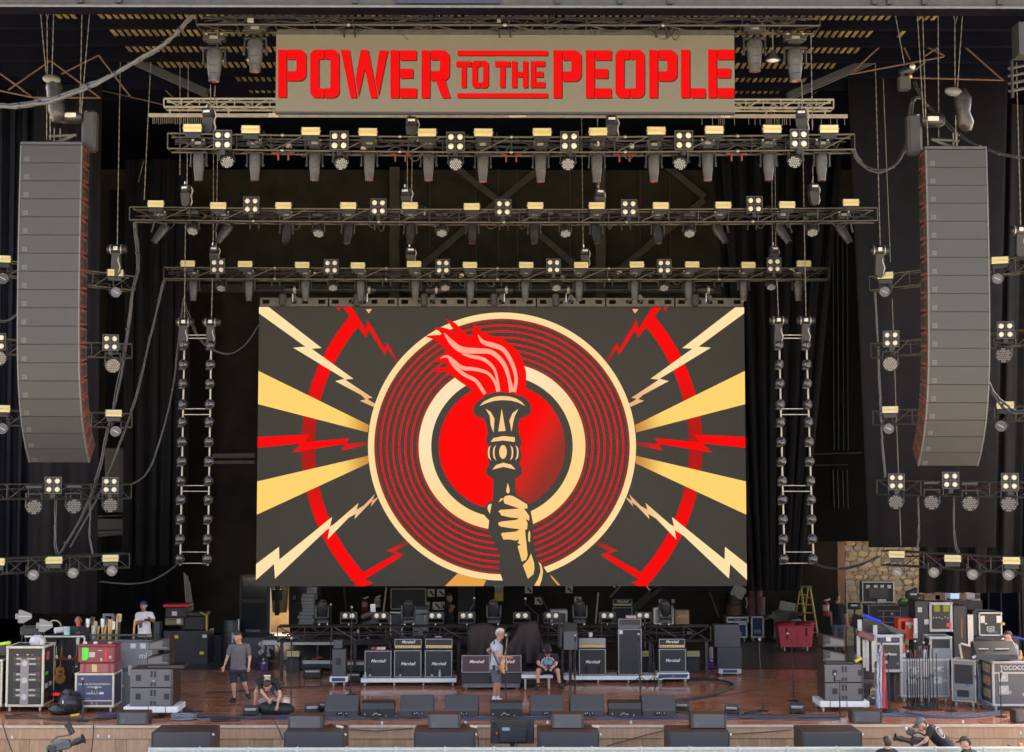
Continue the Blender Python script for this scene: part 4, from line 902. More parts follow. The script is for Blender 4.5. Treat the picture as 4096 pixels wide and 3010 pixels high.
for P in(((1386,598),(1407,722),(1367,725)),((1297,600),(1325,618),(1346,655),(1341,732),(1325,690),(1320,640)),((1478,600),(1445,625),(1428,665),(1440,728),(1450,670),(1458,640)),((1325,783),(1340,762),(1395,750),(1458,757),(1458,783),(1392,775)),((1334,935),(1355,910),(1395,897),(1438,908),(1462,935),(1395,920))):art('torch_highlight',[[AL(*p)for p in P]],CRM2,6.8)
def ell(cx,cy,rx,ry,cut=0):return[AL(cx+rx*math.cos(a*.3927),cy+ry*math.sin(a*.3927))for a in range(16)]
art('torch_bead',[ell(1393,838,21,38)],CRM2,6.8)
for cx,s in((1350,-1),(1322,-1),(1437,1),(1466,1)):
    art('torch_bead',[[AL(cx-s*6,800),AL(cx+s*10,815),AL(cx+s*13,840),AL(cx+s*10,868),AL(cx-s*6,886),AL(cx+s*2,862),AL(cx+s*4,840),AL(cx+s*2,818)]],CRM2,6.8)
HAND=glow('hand_light',srgb(255,205,135),srgb(250,200,115),((0,0,-1),1,3,False))
for P in(((745,360),(700,376),(682,405),(684,445),(700,475),(905,545),(700,560),(640,563),(607,590),(638,608),(645,640),(780,670),(905,682),(860,705),(650,728),(612,745),(608,770),(640,798),(780,820),(910,835),(860,868),(660,888),(648,910),(682,982),(760,978),(860,996),(905,975),(880,1030),(925,1052),(880,1075),(940,1292),(1000,1265),(1022,1205),(985,852),(1015,830),(1020,750),(995,692),(1042,718),(1045,650),(970,545),(1020,545),(1016,488),(930,435),(850,388),(800,365)),
          ((455,545),(462,505),(490,480),(516,480),(490,622)),((610,460),(640,408),(673,393),(668,425)),((742,185),(768,270),(768,315),(745,335),(720,312),(724,265)),((955,1342),(1030,1262),(1070,1175),(1112,1310),(1117,1400),(1100,1470),(1025,1532)),((1168,1290),(1215,1330),(1238,1430),(1222,1540),(1190,1630),(1115,1628),(1170,1530),(1203,1430),(1195,1350)),((1045,850),(1060,890),(1054,1022),(1030,1000),(1028,900))):
    art('hand_shape',[[Z7(*p)for p in P]],HAND,6.8)
# perforated rigging bars along the top edge
BAR=mat('grey_rigging_bar',(.10,.095,.08),.5,.2,.25,12)
for i in range(7):
    x0,x1=X0+(X1-X0)*i/7+.02,X0+(X1-X0)*(i+1)/7-.02;q=MB();z0,z1=ZT+.02,ZT+.27;w=x1-x0
    q.bx(x0,x1,.0,.06,z0,z0+.075);q.bx(x0,x1,.0,.06,z1-.055,z1);cuts=(.04,.14,.29,.38,.46,.54,.62,.71,.86,.96)
    edges=[0.0]+list(cuts)+[1.0]
    for j in range(0,11,2):q.bx(x0+w*edges[j],x0+w*edges[j+1],.0,.06,z0+.075,z1-.055)
    for j in(3,5):xx=x0+w*edges[j];q.prism([(xx,z0+.075),(xx+.02,z0+.075),(xx+w*.08,z1-.055),(xx+w*.08-.04,z1-.055)],.01,.05)
    q.build('rigging_bar',BAR,vw)
    cxm=x0+w*.5;MB().prism([(cxm-.1,z1),(cxm+.1,z1),(cxm+.03,z1+.1),(cxm-.03,z1+.1)],.01,.05).build('lifting_lug',BAR,vw)
for px,l in((1172,'first'),(1470,'second'),(1738,'third'),(2018,'fourth'),(2265,'fifth'),(2825,'sixth')):
    p=at(px,1160,8.15);tt=thing('wall_hoist',l+' dark horizontal hoist from the guitar-rack side just above the video wall','chain hoist',p,0,'hoists just above the video wall')
    MB().lathe([(0,.07),(.1,.11),(.9,.11),(1,.07)],(-.25,0,0),(.25,0,0),12).build('motor_body',BLKM,tt,True);MB().cyl((.02,0,0),(.09,0,0),.115,n=12).build('band',mat('zinc_band',(.42,.43,.36),.4,.5),tt);MB().cyl((0,0,-.1),(0,0,-.35),.02,n=6).build('hook',CHROME,tt);MB().box((-.3,.05,-.28),(.2,.15,.4),.05).build('chain_bag',CABLE,tt)
# ================================================================== GEAR ON THE STAGE
def pc(x0,x1,yt,yb,Y):
    a,b=at(x0,yt,Y),at(x1,yb,Y);return(a.x+b.x)/2,b.x-a.x,b.z,a.z
def caster(q,x,y,r=.05):q.cyl((x-.02,y,r),(x+.02,y,r),r,n=10);q.box((x,y,r*2+.005),(.05,.07,.03))
def wheels(t,w,d,r=.05,n=2,mt=GREYW):
    w0=None
    for x in(-1,1):
        for y in(.08,d-.08):
            if w0 is None:q=MB();caster(q,0,0,r);w0=q.build('wheel',mt,t);w0.location=(x*(w/2-.09),y,0)
            else:inst(w0,'wheel',t,(x*(w/2-.09),y,0))
def case(name,label,x0,x1,yt,yb,Y,dep=.6,body=BLKC,trim=ALU,whl=True,latch=2,lid=.28,handle=1,rz=0,tk=.04,cat='road case',group=None,z0=None,knob=True):
    cx,w,zb,zt=pc(x0,x1,yt,yb,Y);zb=zb if z0 is None else z0
    if rz:w=w/(abs(math.cos(rz))+1e-6)
    t=thing(name,label,cat,(cx,Y,zb),rz,group);wr=.13 if whl else 0;h=zt-zb;t['dims']=(w,h,dep,wr)
    MB().bx(-w/2+.006,w/2-.006,.006,dep-.006,wr+.006,h-.006).build('panel_body',body,t)
    q=MB()
    for y0,y1 in((0,tk),(dep-tk,dep)):
        q.bx(-w/2,w/2,y0,y1,wr,wr+tk,.006);q.bx(-w/2,w/2,y0,y1,h-tk,h,.006);q.bx(-w/2,-w/2+tk,y0,y1,wr+tk,h-tk,.006);q.bx(w/2-tk,w/2,y0,y1,wr+tk,h-tk,.006)
    for x in(-w/2,w/2-tk):
        for z in(wr,h-tk):q.bx(x,x+tk,tk,dep-tk,z,z+tk,.006)
    q.build('edge_trim',trim,t)
    if lid:
        zl=wr+(h-wr)*(1-lid)if lid>0 else wr+(h-wr)*(-lid)
        MB().bx(-w/2+tk,w/2-tk,-.003,.012,zl-tk*.35,zl+tk*.35).build('lid_seam',trim,t)
    if latch:
        zl=wr+(h-wr)*(.5 if not lid else((1-lid)if lid>0 else-lid));l0=None
        for i in range(latch):
            x=-w/2+w*(i+1)/(latch+1)
            if l0 is None:q=MB();q.frame(-.065,.065,-.055,.055,-.01,.006,.014);q.bx(-.048,.048,-.004,.006,-.04,.04);l0=q.build('latch',ALU,t);l0.location=(x,0,zl)
            else:inst(l0,'latch',t,(x,0,zl))
    if handle:
        q=MB();q.frame(-.10,.10,-.06,.06,-.008,.006,.015);q.box((0,-.012,0),(.14,.02,.025),.006);o=q.build('handle',ALU,t);o.location=(0,0,wr+(h-wr)*.30)
    if knob:
        q=MB()
        for x in(-1,1):
            for z in(wr+.03,h-.03):q.sph((x*(w/2-.03),.02,z),.045,8,6)
        o=q.build('corner_caps',trim,t);o['kind']='stuff'
    if whl:wheels(t,w,dep)
    if w>.55 and h>.5:
        for k in range(3):
            sx,sz=random.uniform(-w*.36,w*.34),wr+random.uniform(.15,.8)*(h-wr);MB().box((sx,.001,sz),(random.uniform(.04,.12),.008,random.uniform(.03,.08)),0,(0,random.uniform(-.1,.1),0)).build('sticker',random.choice((LABELW,mat('buff_paper',(.5,.46,.36),.7),mat('pale_scuff',(.3,.3,.29),.7),mat('blue_tape',(.1,.2,.36),.6))),t)
    return t
def loc(t):return t['dims']
# ---- guitar-rack side -------------------------------------------------
Y0=Yf(2850)
t=case('amplifier_rack','open black rack of wireless receivers with cream edges and a grey centre strap',26,172,2586,2850,Y0,.85,BLKC,CREAM,True,0,0,0,tk=.055,cat='equipment rack')
w,h,d,wr=loc(t);MB().bx(-w/2+.06,w/2-.06,-.004,.02,wr+.06,h-.06).build('rack_opening',BLK,t)
RKG=mat('rack_unit_grey',(.07,.07,.065),.4,.2,.3,20)
for i in range(9):
    z=wr+.1+i*(h-wr-.32)/9;o=MB().bx(-w/2+.18,w/2-.08,-.012,-.005,z,z+.10,.003).build('rack_unit',RKG if i%3 else PLAS,t)
    if i%3 != 0:
        MB().bx(-.20,-.10,-.020,-.0125,z+.03,z+.07).build('faceplate_window',mat('pale_faceplate',(.42,.40,.34),.5),o);MB().bx(.05,.26,-.020,-.0125,z+.03,z+.065).build('faceplate_window',mat('pale_faceplate',(.42,.40,.34),.5),o)
MB().bx(-.10,.10,-.03,-.021,wr+.06,h-.30).build('centre_strap',mat('grey_strap',(.25,.25,.25),.6,0,.15,12),t)
for k in(.25,.52,.8):MB().cyl((.0,-.034,wr+(h-wr)*k-.12),(.0,-.031,wr+(h-wr)*k-.12),.07,n=12).build('sticker',mat('pale_sticker',(.5,.48,.42),.6,0,.3,60),t)
for i,x in enumerate((-.18,-.05,.06,.17)):MB().sph((x,.04,h-.20),(.07,.05,.05),10,6).build('plug',(LABELW,PLASG,YEL,GREYC)[i],t,True)
MB().bx(w/2-.14,w/2-.07,-.014,-.006,h-.32,h-.29).build('red_light',led('red_indicator',255,40,50),t)
for z0_,z1_,x0_,c in((h-.35,h-.16,.18,(.55,.16,.17)),(h*.55,h*.60,.12,(.10,.6,.06)),(h*.35,h*.42,.1,(.5,.5,.48)),(h*.36,h*.43,.42,(.5,.5,.48))):MB().bx(w/2+.001,w/2+.005,x0_,x0_+.22,z0_,z1_).build('side_sticker',mat('sticker_%.2f'%c[0],c,.6),t)
t=case('equipment_rack','edge of a black rack with cream corner cut by the picture edge',-70,6,2640,2850,Y0+.1,.8,BLKC,CREAM,True,1,0,0,tk=.05,cat='equipment rack')
p=at(20,2575,Y0+.3);MB().box(p,(.28,.1,.08),.02,(0,-.15,0)).build('green_bag',mat('lime_green',(.42,.6,.05),.6));tag(bpy.data.objects['green_bag'],'lime green pouch on the black rack at the picture edge','pouch')
MB().box(at(18,2600,Y0+.35),(.22,.2,.3),.03).build('dark_bag',PLAS);tag(bpy.data.objects['dark_bag'],'dark gear bag under the lime green pouch','bag')
# guitar vault behind
YV=Y0+1.6;cx,w,zb,zt=pc(100,335,2548,2790,YV)
t=thing('guitar_vault','open black guitar case with instruments standing inside behind the receiver rack','guitar rack',(cx,YV,0));zt -= 0
MB().bx(-w/2,w/2,.42,.46,.1,zt).build('back_panel',PLAS,t);MB().bx(-w/2,w/2,0,.46,.05,.1).build('floor_panel',BLKC,t);MB().bx(-w/2,w/2,-.02,.46,zt,zt+.03).build('top_shelf',BLKC,t)
q=MB();q.bx(-w/2,w/2,-.04,-.022,zt-.01,zt+.03);q.bx(w/2-.02,w/2+.02,-.04,.0,.05,zt-.012);q.build('edge_trim',ALU,t)
for x in(-w/2,w/2-.03):MB().bx(x,x+.03,.0,.418,.1,zt-.002).build('side_panel',BLKC,t)
MB().bx(-.2,w/2-.05,-.0,.06,zt-.58,zt-.53).build('neck_rail',REDM,t)
for i in range(6):MB().box((-.1+i*.16,-.02,zt-.50),(.07,.05,.09),.02).build('neck_cradle',LABELW if i%2 else REDM,t)
WOODG=mat('guitar_wood',(.30,.12,.045),.25,0,.2,5,coat=.6);NECK=mat('maple_neck',(.52,.34,.15),.35,0,.15,6);SUNB=mat('amber_top',(.55,.25,.06),.2,0,.15,4,coat=.8);PEARL=mat('ivory',(.75,.72,.62),.4)
def guitar(label,p,body=WOODG,rz=0,rx=0,ry=0,sc=1,head=NECK,acoustic=False):
    t=thing('guitar',label,'guitar',p);t.rotation_euler=(rx,ry,rz);t.scale=(sc,)*3
    q=MB();pts=[]
    for i in range(28):
        a=6.283*i/28;x,z=math.cos(a),math.sin(a);wd=(.165 if z<0 else .125)*(1-.22*math.exp(-((z-.12)/.22)**2));pts.append((x*wd,.22+z*.22))
    q.prism(pts,-.035 if not acoustic else-.06,.02);q.build('body',body,t,True)
    MB().bx(-.026,.026,-.05,-.02,.36,.93,.008).build('neck',head,t);MB().bx(-.024,.024,-.056,-.0505,.40,.93).build('fretboard',mat('rosewood',(.06,.035,.022),.4),t)
    MB().prism([(-.03,.93),(.03,.93),(.045,1.08),(.0,1.12),(-.045,1.08)],-.045,-.02).build('headstock',head if head is not NECK else BLK,t)
    q=MB()
    for s in(-1,1):
        for k in range(3):q.cyl((s*.05,-.03,.96+k*.05),(s*.075,-.03,.965+k*.05),.011,n=6)
    o=q.build('tuning_pegs',CHROME,t);o['kind']='stuff'
    MB().bx(-.05,.05,-.068 if acoustic else-.045,-.0605 if acoustic else-.036,.12,.145).build('bridge',BLK if acoustic else CHROME,t)
    if acoustic:MB().cyl((0,-.0625,.27),(0,-.0605,.27),.05,n=16).build('sound_hole',BLK,t)
    else:
        for z in(.18,.28):MB().bx(-.045,.045,-.042,-.0355,z,z+.035).build('pickup',BLK,t)
    return t
gz=at(222,2735,YV).z
guitar('narrow tan electric guitar standing first in the open guitar case',at(212,2738,YV+.12),mat('tan_guitar',(.4,.24,.12),.3,coat=.5),1.2,0,.1)
guitar('amber sunburst electric guitar standing second in the open guitar case',at(236,2736,YV+.1),SUNB,.8,0,.06)
guitar('black and white electric guitar beside the maroon cases',at(303,2728,YV+.1),mat('black_gloss',(.012,.012,.012),.12,coat=1),.3,0,.03,1,PEARL)
# things on the vault
p=at(112,2520,YV);q=MB();q.box((0,.2,.12),(.5,.35,.22),.03);t=thing('equipment_bag','grey soft equipment bag on the guitar case under the antenna','bag',at(118,2545,YV));q.build('bag',mat('grey_fabric_bag',(.05,.055,.055),.8,0,.3,6,.4),t);MB().box((0,-.0,.23),(.4,.05,.02),.008).build('zip_flap',PLAS,t)
t=thing('paper_roll','white paper towel roll lying on the guitar case','paper roll',at(235,2535,YV));MB().lathe([(0,.02),(0,.075),(1,.075),(1,.02)],(-.08,-.06,.08),(.12,.1,.09),16).build('roll',LABELW,t,True);MB().cyl((-.081,-.062,.08),(-.079,-.06,.08),.02,n=10).build('core',BLK,t)
t=thing('wipes_tub','white and teal cleaning tub beside the paper roll','tub',at(267,2540,YV));MB().lathe([(0,.06),(.02,.075),(.98,.075),(1,.06)],(0,0,0),(0,0,.18),14).build('tub',mat('pale_teal',(.35,.62,.62),.4),t,True);MB().cyl((0,0,.181),(0,0,.2),.07,n=14).build('lid',LABELW,t)
t=thing('headphones','dark headphones with a tan band behind the antenna','headphones',at(218,2510,YV+.2));MB().tube([(.17*math.cos(a*.3),0,.17*math.sin(a*.3))for a in range(11)],.018,6).build('band',TAN,t,True);MB().sph((.16,0,-.02),(.05,.06,.07),10,6).build('ear_cup',BLK,t,True);MB().sph((-.16,0,-.02),(.05,.06,.07),10,6).build('ear_cup',BLK,t,True)
p=at(312,2505,YV-.2);t=thing('cup','bright red cup standing in front of the bald man','cup',p);MB().lathe([(0,.033),(1,.045)],(0,0,0),(0,0,.12),14).build('cup_body',mat('bright_red',(.75,.05,.03),.4,0,.05),t,True);MB().cyl((0,0,.1201),(0,0,.125),.046,n=14).build('rim',mat('bright_red',(.75,.05,.03),.4),t)
p=at(145,2580,Y0+.3);t=thing('white_bag','crumpled white plastic bag on the receiver rack','bag',p);q=MB().sph((0,.1,.06),(.19,.14,.17),14,8);o=q.build('sheet',mat('white_plastic_bag',(.55,.52,.56),.35,0,.15,9,.6),t,'all')
for v in o.data.vertices:v.co+=Vector([random.uniform(-.02,.02)for _ in range(3)])
MB().cyl((.14,-.0,.0),(.14,-.0,.14),.05,n=12).build('taped_end',LABELW,t)
for(px,py,l,bpx,bpy_)in((97,2467,'upper pale paddle antenna on a stand',84,2580),(180,2503,'lower pale paddle antenna on a stand',158,2600)):
    YA_=Y0+.5;p=at(px,py,YA_);t=thing('paddle_antenna',l+' above the receiver rack','antenna',p)
    q=MB();q.prism([(-.15,-.15),(-.13,.16),(-.07,.16),(.18,.06),(.19,-.04),(-.02,-.16)],-.015,.015);q.build('paddle',mat('pale_grey_plastic',(.23,.23,.22),.5,0,.06),t);MB().bx(-.14,.18,-.022,-.0155,.0,.012).build('spine',LABELW,t);MB().box((-.17,0,.0),(.09,.05,.14),.02).build('mount',mat('pale_grey_plastic',(.23,.23,.22),.5,0,.06),t)
    b_=at(bpx,bpy_,YA_)-p;MB().cyl((0,.01,-.15),b_,.012,n=6).build('pole',BLKM,t)
# blue case, maroon cases
YB_=Yf(2852)
t=case('road_case','blue road case with cream edges and white stencilled writing under the maroon boxes',300,455,2694,2852,YB_,.75,BLUECASE,CREAM,True,0,0,0,tk=.05)
w,h,d,wr=loc(t);STENC=mat('white_stencil',(.62,.62,.6),.6)
MB().bx(-w/2+.05,w/2-.05,-.004,.008,wr+.14,wr+.165).build('lower_seam',CREAM,t)
for tx,z,s in(('ROBERT BALDWIN, NASHVILLE',h-.26,.062),('ON THE ROAD',h-.33,.055),('PERSONAL 4 & 10',h-.48,.06)):text_mb('SHARK MUSICIANS INTERNATL' if z==h-.26 else('OUTSIDE INDIA' if z==h-.33 else 'AMERICA, A & JZ'),s*.9,'stencil_text',STENC,t,(0,-.002,z),(R(90),0,0))
for z in(wr+.36,wr+.09):text_mb('B - 2',.08,'stencil_number',mat('gold_stencil',(.5,.4,.1),.5),t,(0,-.004,z),(R(90),0,0))
zt=t.location.z+h
MAR=mat('maroon_plastic',(.25,.055,.06),.5,0,.08,5);MARP=mat('faded_maroon_plastic',(.36,.11,.11),.5,0,.08,5)
cx,w2,_,_=pc(318,456,2658,2694,YB_);hh=(2694-2657)*m(YB_)
t=thing('equipment_case','faded maroon plastic case between the blue case and the taped maroon case','plastic case',(cx,YB_+.02,zt+.002));MB().bx(-w2/2,w2/2,0,.6,0,hh,.02).build('case_shell',MARP,t);MB().bx(-.12,.0,-.006,0,.03,hh-.02).build('paper_label',mat('yellow_paper',(.6,.52,.22),.7),t)
for x in(-w2*.36,w2*.36):MB().bx(x-.03,x+.03,-.012,.0,.02,hh-.01,.004).build('clasp',MAR,t)
h2=(2657-2583)*m(YB_);cx,w2,_,_=pc(313,458,2583,2657,YB_)
t=thing('equipment_case','glossy maroon plastic case with green and red tape, topmost of its stack','plastic case',(cx,YB_,zt+hh+.006));MB().bx(-w2/2,w2/2,0,.62,0,h2-.04,.03).build('case_shell',MAR,t);MB().bx(-w2/2-.012,w2/2+.012,-.012,.63,h2-.05,h2,.015).build('lid_edge',MAR,t);MB().bx(-w2/2+.02,w2/2-.02,-.014,.0,.03,.05,.004).build('lower_rib',MAR,t)
for(x,y0,y1,ww,c)in((-.28,.08,h2-.07,.12,'g'),(-.23,.12,h2-.08,.09,'g'),(.23,.06,h2-.06,.06,'r'),(-.10,.15,.27,.14,'w'),(.33,.12,.18,.06,'w'),(.12,.06,.13,.05,'w'),(.09,.30,.32,.1,'w')):MB().bx(x-ww/2,x+ww/2,-.006-random.uniform(0,.003),-.001,y0,y1).build('tape_strip' if c != 'w' else 'paper_label',{'g':mat('green_tape',(.12,.75,.05),.5,0,.05),'r':mat('red_tape',(.65,.03,.05),.5,0,.05),'w':mat('buff_paper',(.62,.56,.42),.7)}[c],t)
for x in(-.3,-.05,.3):MB().box((x,.1,h2+.03),(.1,.08,.06),.02).build('lid_clasp',LABELW if x<.2 else TAN,t)
# grey case wall behind
YC_=Y0+1.0
t=case('road_case','large smooth grey case behind the maroon boxes with white corner plates',440,605,2572,2835,YC_,.6,GREYC,GREYC,False,0,0,0,tk=.03,knob=False);w,h,d,wr=loc(t)
for x in(-.02,w/2-.3):q=MB();q.frame(x,x+.14,h-.14,h-.02,-.012,.0,.012);q.bx(x+.02,x+.12,-.008,.0,h-.12,h-.035);q.build('corner_plate',mat('pale_green_plate',(.55,.65,.58),.5),t)
text_mb('mi',.20,'lettering',LABELW,t,(w/2-.22,-.004,h-.32),(R(90),0,0),.003)
for x,z0_,z1_,c in((-.10,h-.70,h-.62,BLUEC),(-.02,h-.80,h-.55,LABELW),(-.08,h-.75,h-.72,mat('sky_blue_tape',(.2,.4,.65),.5))):MB().bx(x-.04 if c is not BLUEC else x-.12,x+.04,-.008,0,z0_,z1_).build('tag_strip',c,t)
# guitar rack behind the grey case
YG_=Y0+2.0;a,b=at(366,2540,YG_),at(590,2560,YG_)
t=thing('guitar_boat','long black guitar case with a row of yellow-sleeved guitar necks behind the grey case','guitar rack',((a.x+b.x)/2,YG_,0));w=b.x-a.x
MB().bx(-w/2,w/2,-.1,.6,.1,b.z,.01).build('case_body',BLKC,t);q=MB();q.bx(-w/2,w/2,-.13,-.1,b.z-.03,b.z+.02);q.bx(-w/2,w/2,-.14,-.1,a.z-.02,a.z+.03);q.build('edge_trim',PLASG,t)
for x in(-w/2+.02,w/2-.02):MB().bx(x-.02,x+.02,-.12,-.08,b.z,a.z-.021).build('upright',PLASG,t)
SLV=mat('yellow_guitar_strap',(.52,.32,.07),.6,0,.15)
for i,(px,hgt,mt)in enumerate(((372,2505,LABELW),(380,2505,mat('checked_strap',(.25,.25,.24),.6,0,.9,40)),(391,2505,SLV),(418,2500,SLV),(443,2478,SLV),(466,2458,SLV),(535,2480,SLV))):
    q_=at(px,hgt,YG_+.1);MB().tube([(q_.x-t.location.x,.1,b.z),(q_.x-t.location.x+.01,.1,(q_.z+b.z)/2),(q_.x-t.location.x+.03,.12,q_.z)],.028,6).build('guitar_strap',mt,t,True)
for i,(px,py)in enumerate(((353,2490),(372,2482),(383,2500),(412,2490),(428,2485),(438,2492),(455,2500),(470,2475),(480,2470))):
    q_=at(px,py,YG_+.15);x=q_.x-t.location.x;o=MB();o.prism([(x-.03,q_.z-.12),(x+.03,q_.z-.12),(x+.05,q_.z+.08),(x-.04,q_.z+.1)],.1,.13);o=o.build('headstock',(PEARL,BLK,NECK)[i%3],t)
    q=MB()
    for s in(-1,1):
        for k in range(3):q.sph((x+s*.055,.1,q_.z-.07+k*.06),.016,6,4)
    q.build('tuners',CHROME,o)['kind']='stuff'
    MB().bx(x-.022,x+.022,.1,.12,b.z-.05,q_.z-.12).build('neck',(BLK,NECK)[i%2],t)
q=MB();a=at(410,2456,YG_+.4);b2=at(455,2500,YG_+.4);q.frame(a.x,b2.x,b2.z-.1,a.z,YG_+.4,YG_+.45,.06);tag(q.build('metal_frame',mat('grey_green_metal',(.13,.15,.15),.5,.3)),'grey metal stand frame among the guitar necks','frame')
# side-fill stacks ------------------------------------------------------
SUBG=mat('side_fill_grille',(.135,.137,.14),.6,.1,.08,60,.15)
def side_stack(x0,x1,yt,yb,flip,lab,Y):
    cx,w,zb,zt=pc(x0,x1,yt,yb,Y);s=-1 if flip else 1
    dl=thing('dolly','white wheeled dolly under the subwoofers, '+lab,'dolly',(cx,Y-.05,0),0)
    wd=w+.25;q=MB();q.bx(-wd/2,wd/2,0,.9,.13,.27,.012);q.build('platform',WHITE,dl);wheels(dl,wd,.9,.06)
    for x in(-.05,.35):MB().box((x*s,-.006,.20),(.012,.014,.145)).build('strap',PLAS,dl)
    z=.272;hs=(zt-z)/2
    for k in range(2):
        t=thing('subwoofer','%s grey-fronted subwoofer with square ports, %s'%(('lower','upper')[k],lab),'loudspeaker',(cx+.0*s,Y,z),0,'side-fill subwoofers')
        MB().bx(-w/2,w/2,.02,.85,.004,hs-.004,.012).build('cabinet',BROWN,t);MB().bx(-w/2+.012,w/2-.05,-.0,.0195,.012,hs-.012,.004).build('grille',SUBG,t);MB().bx(w/2-.045,w/2,-.004,.0195,.005,hs-.005).build('edge_rail',PLASG,t)
        for fx in(-.36,-.02,.06,.30):
            for fz in((.62,.47)if abs(fx)>.2 else((.66,)if fx else(.66,))):
                MB().bx(w*fx*s,w*fx*s+(.12 if abs(fx)>.2 else .05),-.006,-.0005,hs*fz-.045,hs*fz+(.03 if abs(fx)>.2 else .10)).build('port',BLK,t)
        for fx in(-.02,.06):MB().bx(w*fx*s,w*fx*s+.05,-.006,-.0005,hs*.08,hs*.28).build('port',BLK,t)
        z+=hs
    return z,cx,w
def wedge_box(x0,x1,yt,yb,flip,label,Y,z=None):
    cx,w,zb,zt=pc(x0,x1,yt,yb,Y);s=-1 if flip else 1;h=zt-zb;zb=zb if z is None else z
    t=thing('side_fill_speaker',label,'loudspeaker',(cx,Y,zb),0,'side-fill line cabinets')
    a,b=h,h*.62
    MB().prism([(-s*w/2,.0),(s*w/2,.0),(s*w/2,a),(-s*w/2,b)],.0,.55).build('cabinet',BROWN,t)
    g=.03;MB().prism([(-s*(w/2-g),g),(s*(w/2-.05),g),(s*(w/2-.05),a-g),(-s*(w/2-g),b-g)],-.015,-.001).build('grille',SUBG,t)
    for zz in(.27,.62):MB().bx(s*w*.18-.0,s*w*.18+s*.16,-.022,-.0155,h*zz-.0,h*zz+.085).build('port',BLK,t)
    return t
zt,cx,w=side_stack(520,690,2677,2850,False,'guitar-rack side',Yf(2850,.13)+.0);Ysf=Yf(2850,.13)
wedge_box(588,678,2618,2664,False,'lower wedge-shaped grey speaker on the subwoofers, guitar-rack side',Ysf+.05,zt+.09);wedge_box(594,678,2562,2610,False,'upper wedge-shaped grey speaker on the subwoofers, guitar-rack side',Ysf+.05,zt+.09+58*m(Ysf))
tag(MB().bx(cx-.1,cx+.75,Ysf+.02,Ysf+.5,zt+.004,zt+.085,.01).build('rubber_plate',PLAS),'low black base plate between subwoofer and wedge speakers, guitar-rack side','plate')
zt,cx,w=side_stack(3297,3456,2658,2830,True,'stone-wall side',Yf(2830,.13));Ysf=Yf(2830,.13)
wedge_box(3292,3382,2602,2650,True,'lower wedge-shaped grey speaker on the subwoofers, stone-wall side',Ysf+.05,zt+.06);wedge_box(3292,3380,2547,2594,True,'upper wedge-shaped grey speaker on the subwoofers, stone-wall side',Ysf+.05,zt+.06+57*m(Ysf))
tag(MB().bx(cx-.45,cx+.25,Ysf+.02,Ysf+.5,zt+.004,zt+.055,.01).build('rubber_plate',PLAS),'low black base plate between subwoofer and wedge speakers, stone-wall side','plate')
# front-fill boxes lying on the stage edge --------------------------------
def front_fill(x0,x1,yt,yb,label,Y,z=None,dep=.42):
    cx,w,zb,zt=pc(x0,x1,yt,yb,Y);z=zb if z is None else z;h=zt-zb
    t=thing('front_fill',label,'loudspeaker',(cx,Y,z),0,'small front-fill loudspeakers');MB().bx(-w/2,w/2,.02,dep,0,h,.02).build('cabinet',BROWN,t);MB().bx(-w/2+.05,w/2-.05,-.0,.0195,.012,h-.012,.004).build('grille',GRILLD if 0 else mat('front_fill_grille',(.10,.10,.105),.55,.1,.1,60,.2),t)
    for s in(-1,1):MB().bx(s*(w/2-.045),s*(w/2-.004),-.006,.0195,.005,h-.005,.006).build('side_rail',PLASG,t)
    q=MB();[q.bx(-w/2+.09+i*.05,-w/2+.13+i*.05,-.003,-.0005,.04+j*.05,.08+j*.05)for i in(0,1)for j in(0,1)];q.build('badge',mat('badge_grey2',(.14,.14,.14),.5),t)['kind']='stuff'
    return t
front_fill(468,592,2852,2902,'dark speaker lying on the stage edge in front of the subwoofers, guitar-rack side',.12,0);front_fill(3408,3530,2834,2882,'dark speaker lying on the stage edge in front of the subwoofers, stone-wall side',.25,0);front_fill(4062,4150,2834,2882,'dark speaker cut by the picture edge in front of the stencilled case',.25,0)
# pit subwoofers with front fills on top -----------------------------------
DGR=mat('pit_sub_grille',(.060,.062,.066),.5,.1,.12,70,.25)
YP=-2.0
for x0,x1,l in((605,846,'outermost wide subwoofer in the pit below the guitar-rack side'),(1135,1376,'second wide subwoofer in the pit, below the kneeling man'),(1655,1900,'wide subwoofer in the pit beside the television'),(2152,2398,'wide subwoofer in the pit beyond the television'),(2674,2920,'second wide subwoofer in the pit from the cameraman'),(3208,3450,'wide subwoofer in the pit closest to the cameraman')):
    cx,w,zb,zt=pc(x0,x1,2930,3010,YP);t=thing('pit_subwoofer',l,'loudspeaker',(cx,YP,-1.2),0,'subwoofers in the pit');h=zt+1.2
    MB().bx(-w/2,w/2,.02,.95,0,h,.015).build('cabinet',BROWN,t);MB().bx(-w/2+.03,w/2-.03,0,.0195,.03,h-.012,.005).build('grille',DGR,t)
    for s in(-1,1):MB().bx(s*(w/2-.025),s*(w/2-.002),-.006,.0195,.02,h-.004,.004).build('edge_rail',PLASG,t)
    MB().sph((w/2+.02,.05,h-.06),.03,8,6).build('corner_fitting',LABELW,t,True)
ztp=at(2012,2930,YP).z
for x0,x1,yt,l in((1150,1290,2868,'small speaker on the second pit subwoofer below the kneeling man'),(1712,1842,2862,'small speaker on the pit subwoofer beside the television'),(2206,2336,2862,'small speaker on the pit subwoofer beyond the television'),(2764,2907,2862,'small speaker on the pit subwoofer second from the cameraman')):
    front_fill(x0,x1,yt,2921,l,YP+.42,ztp+.003)
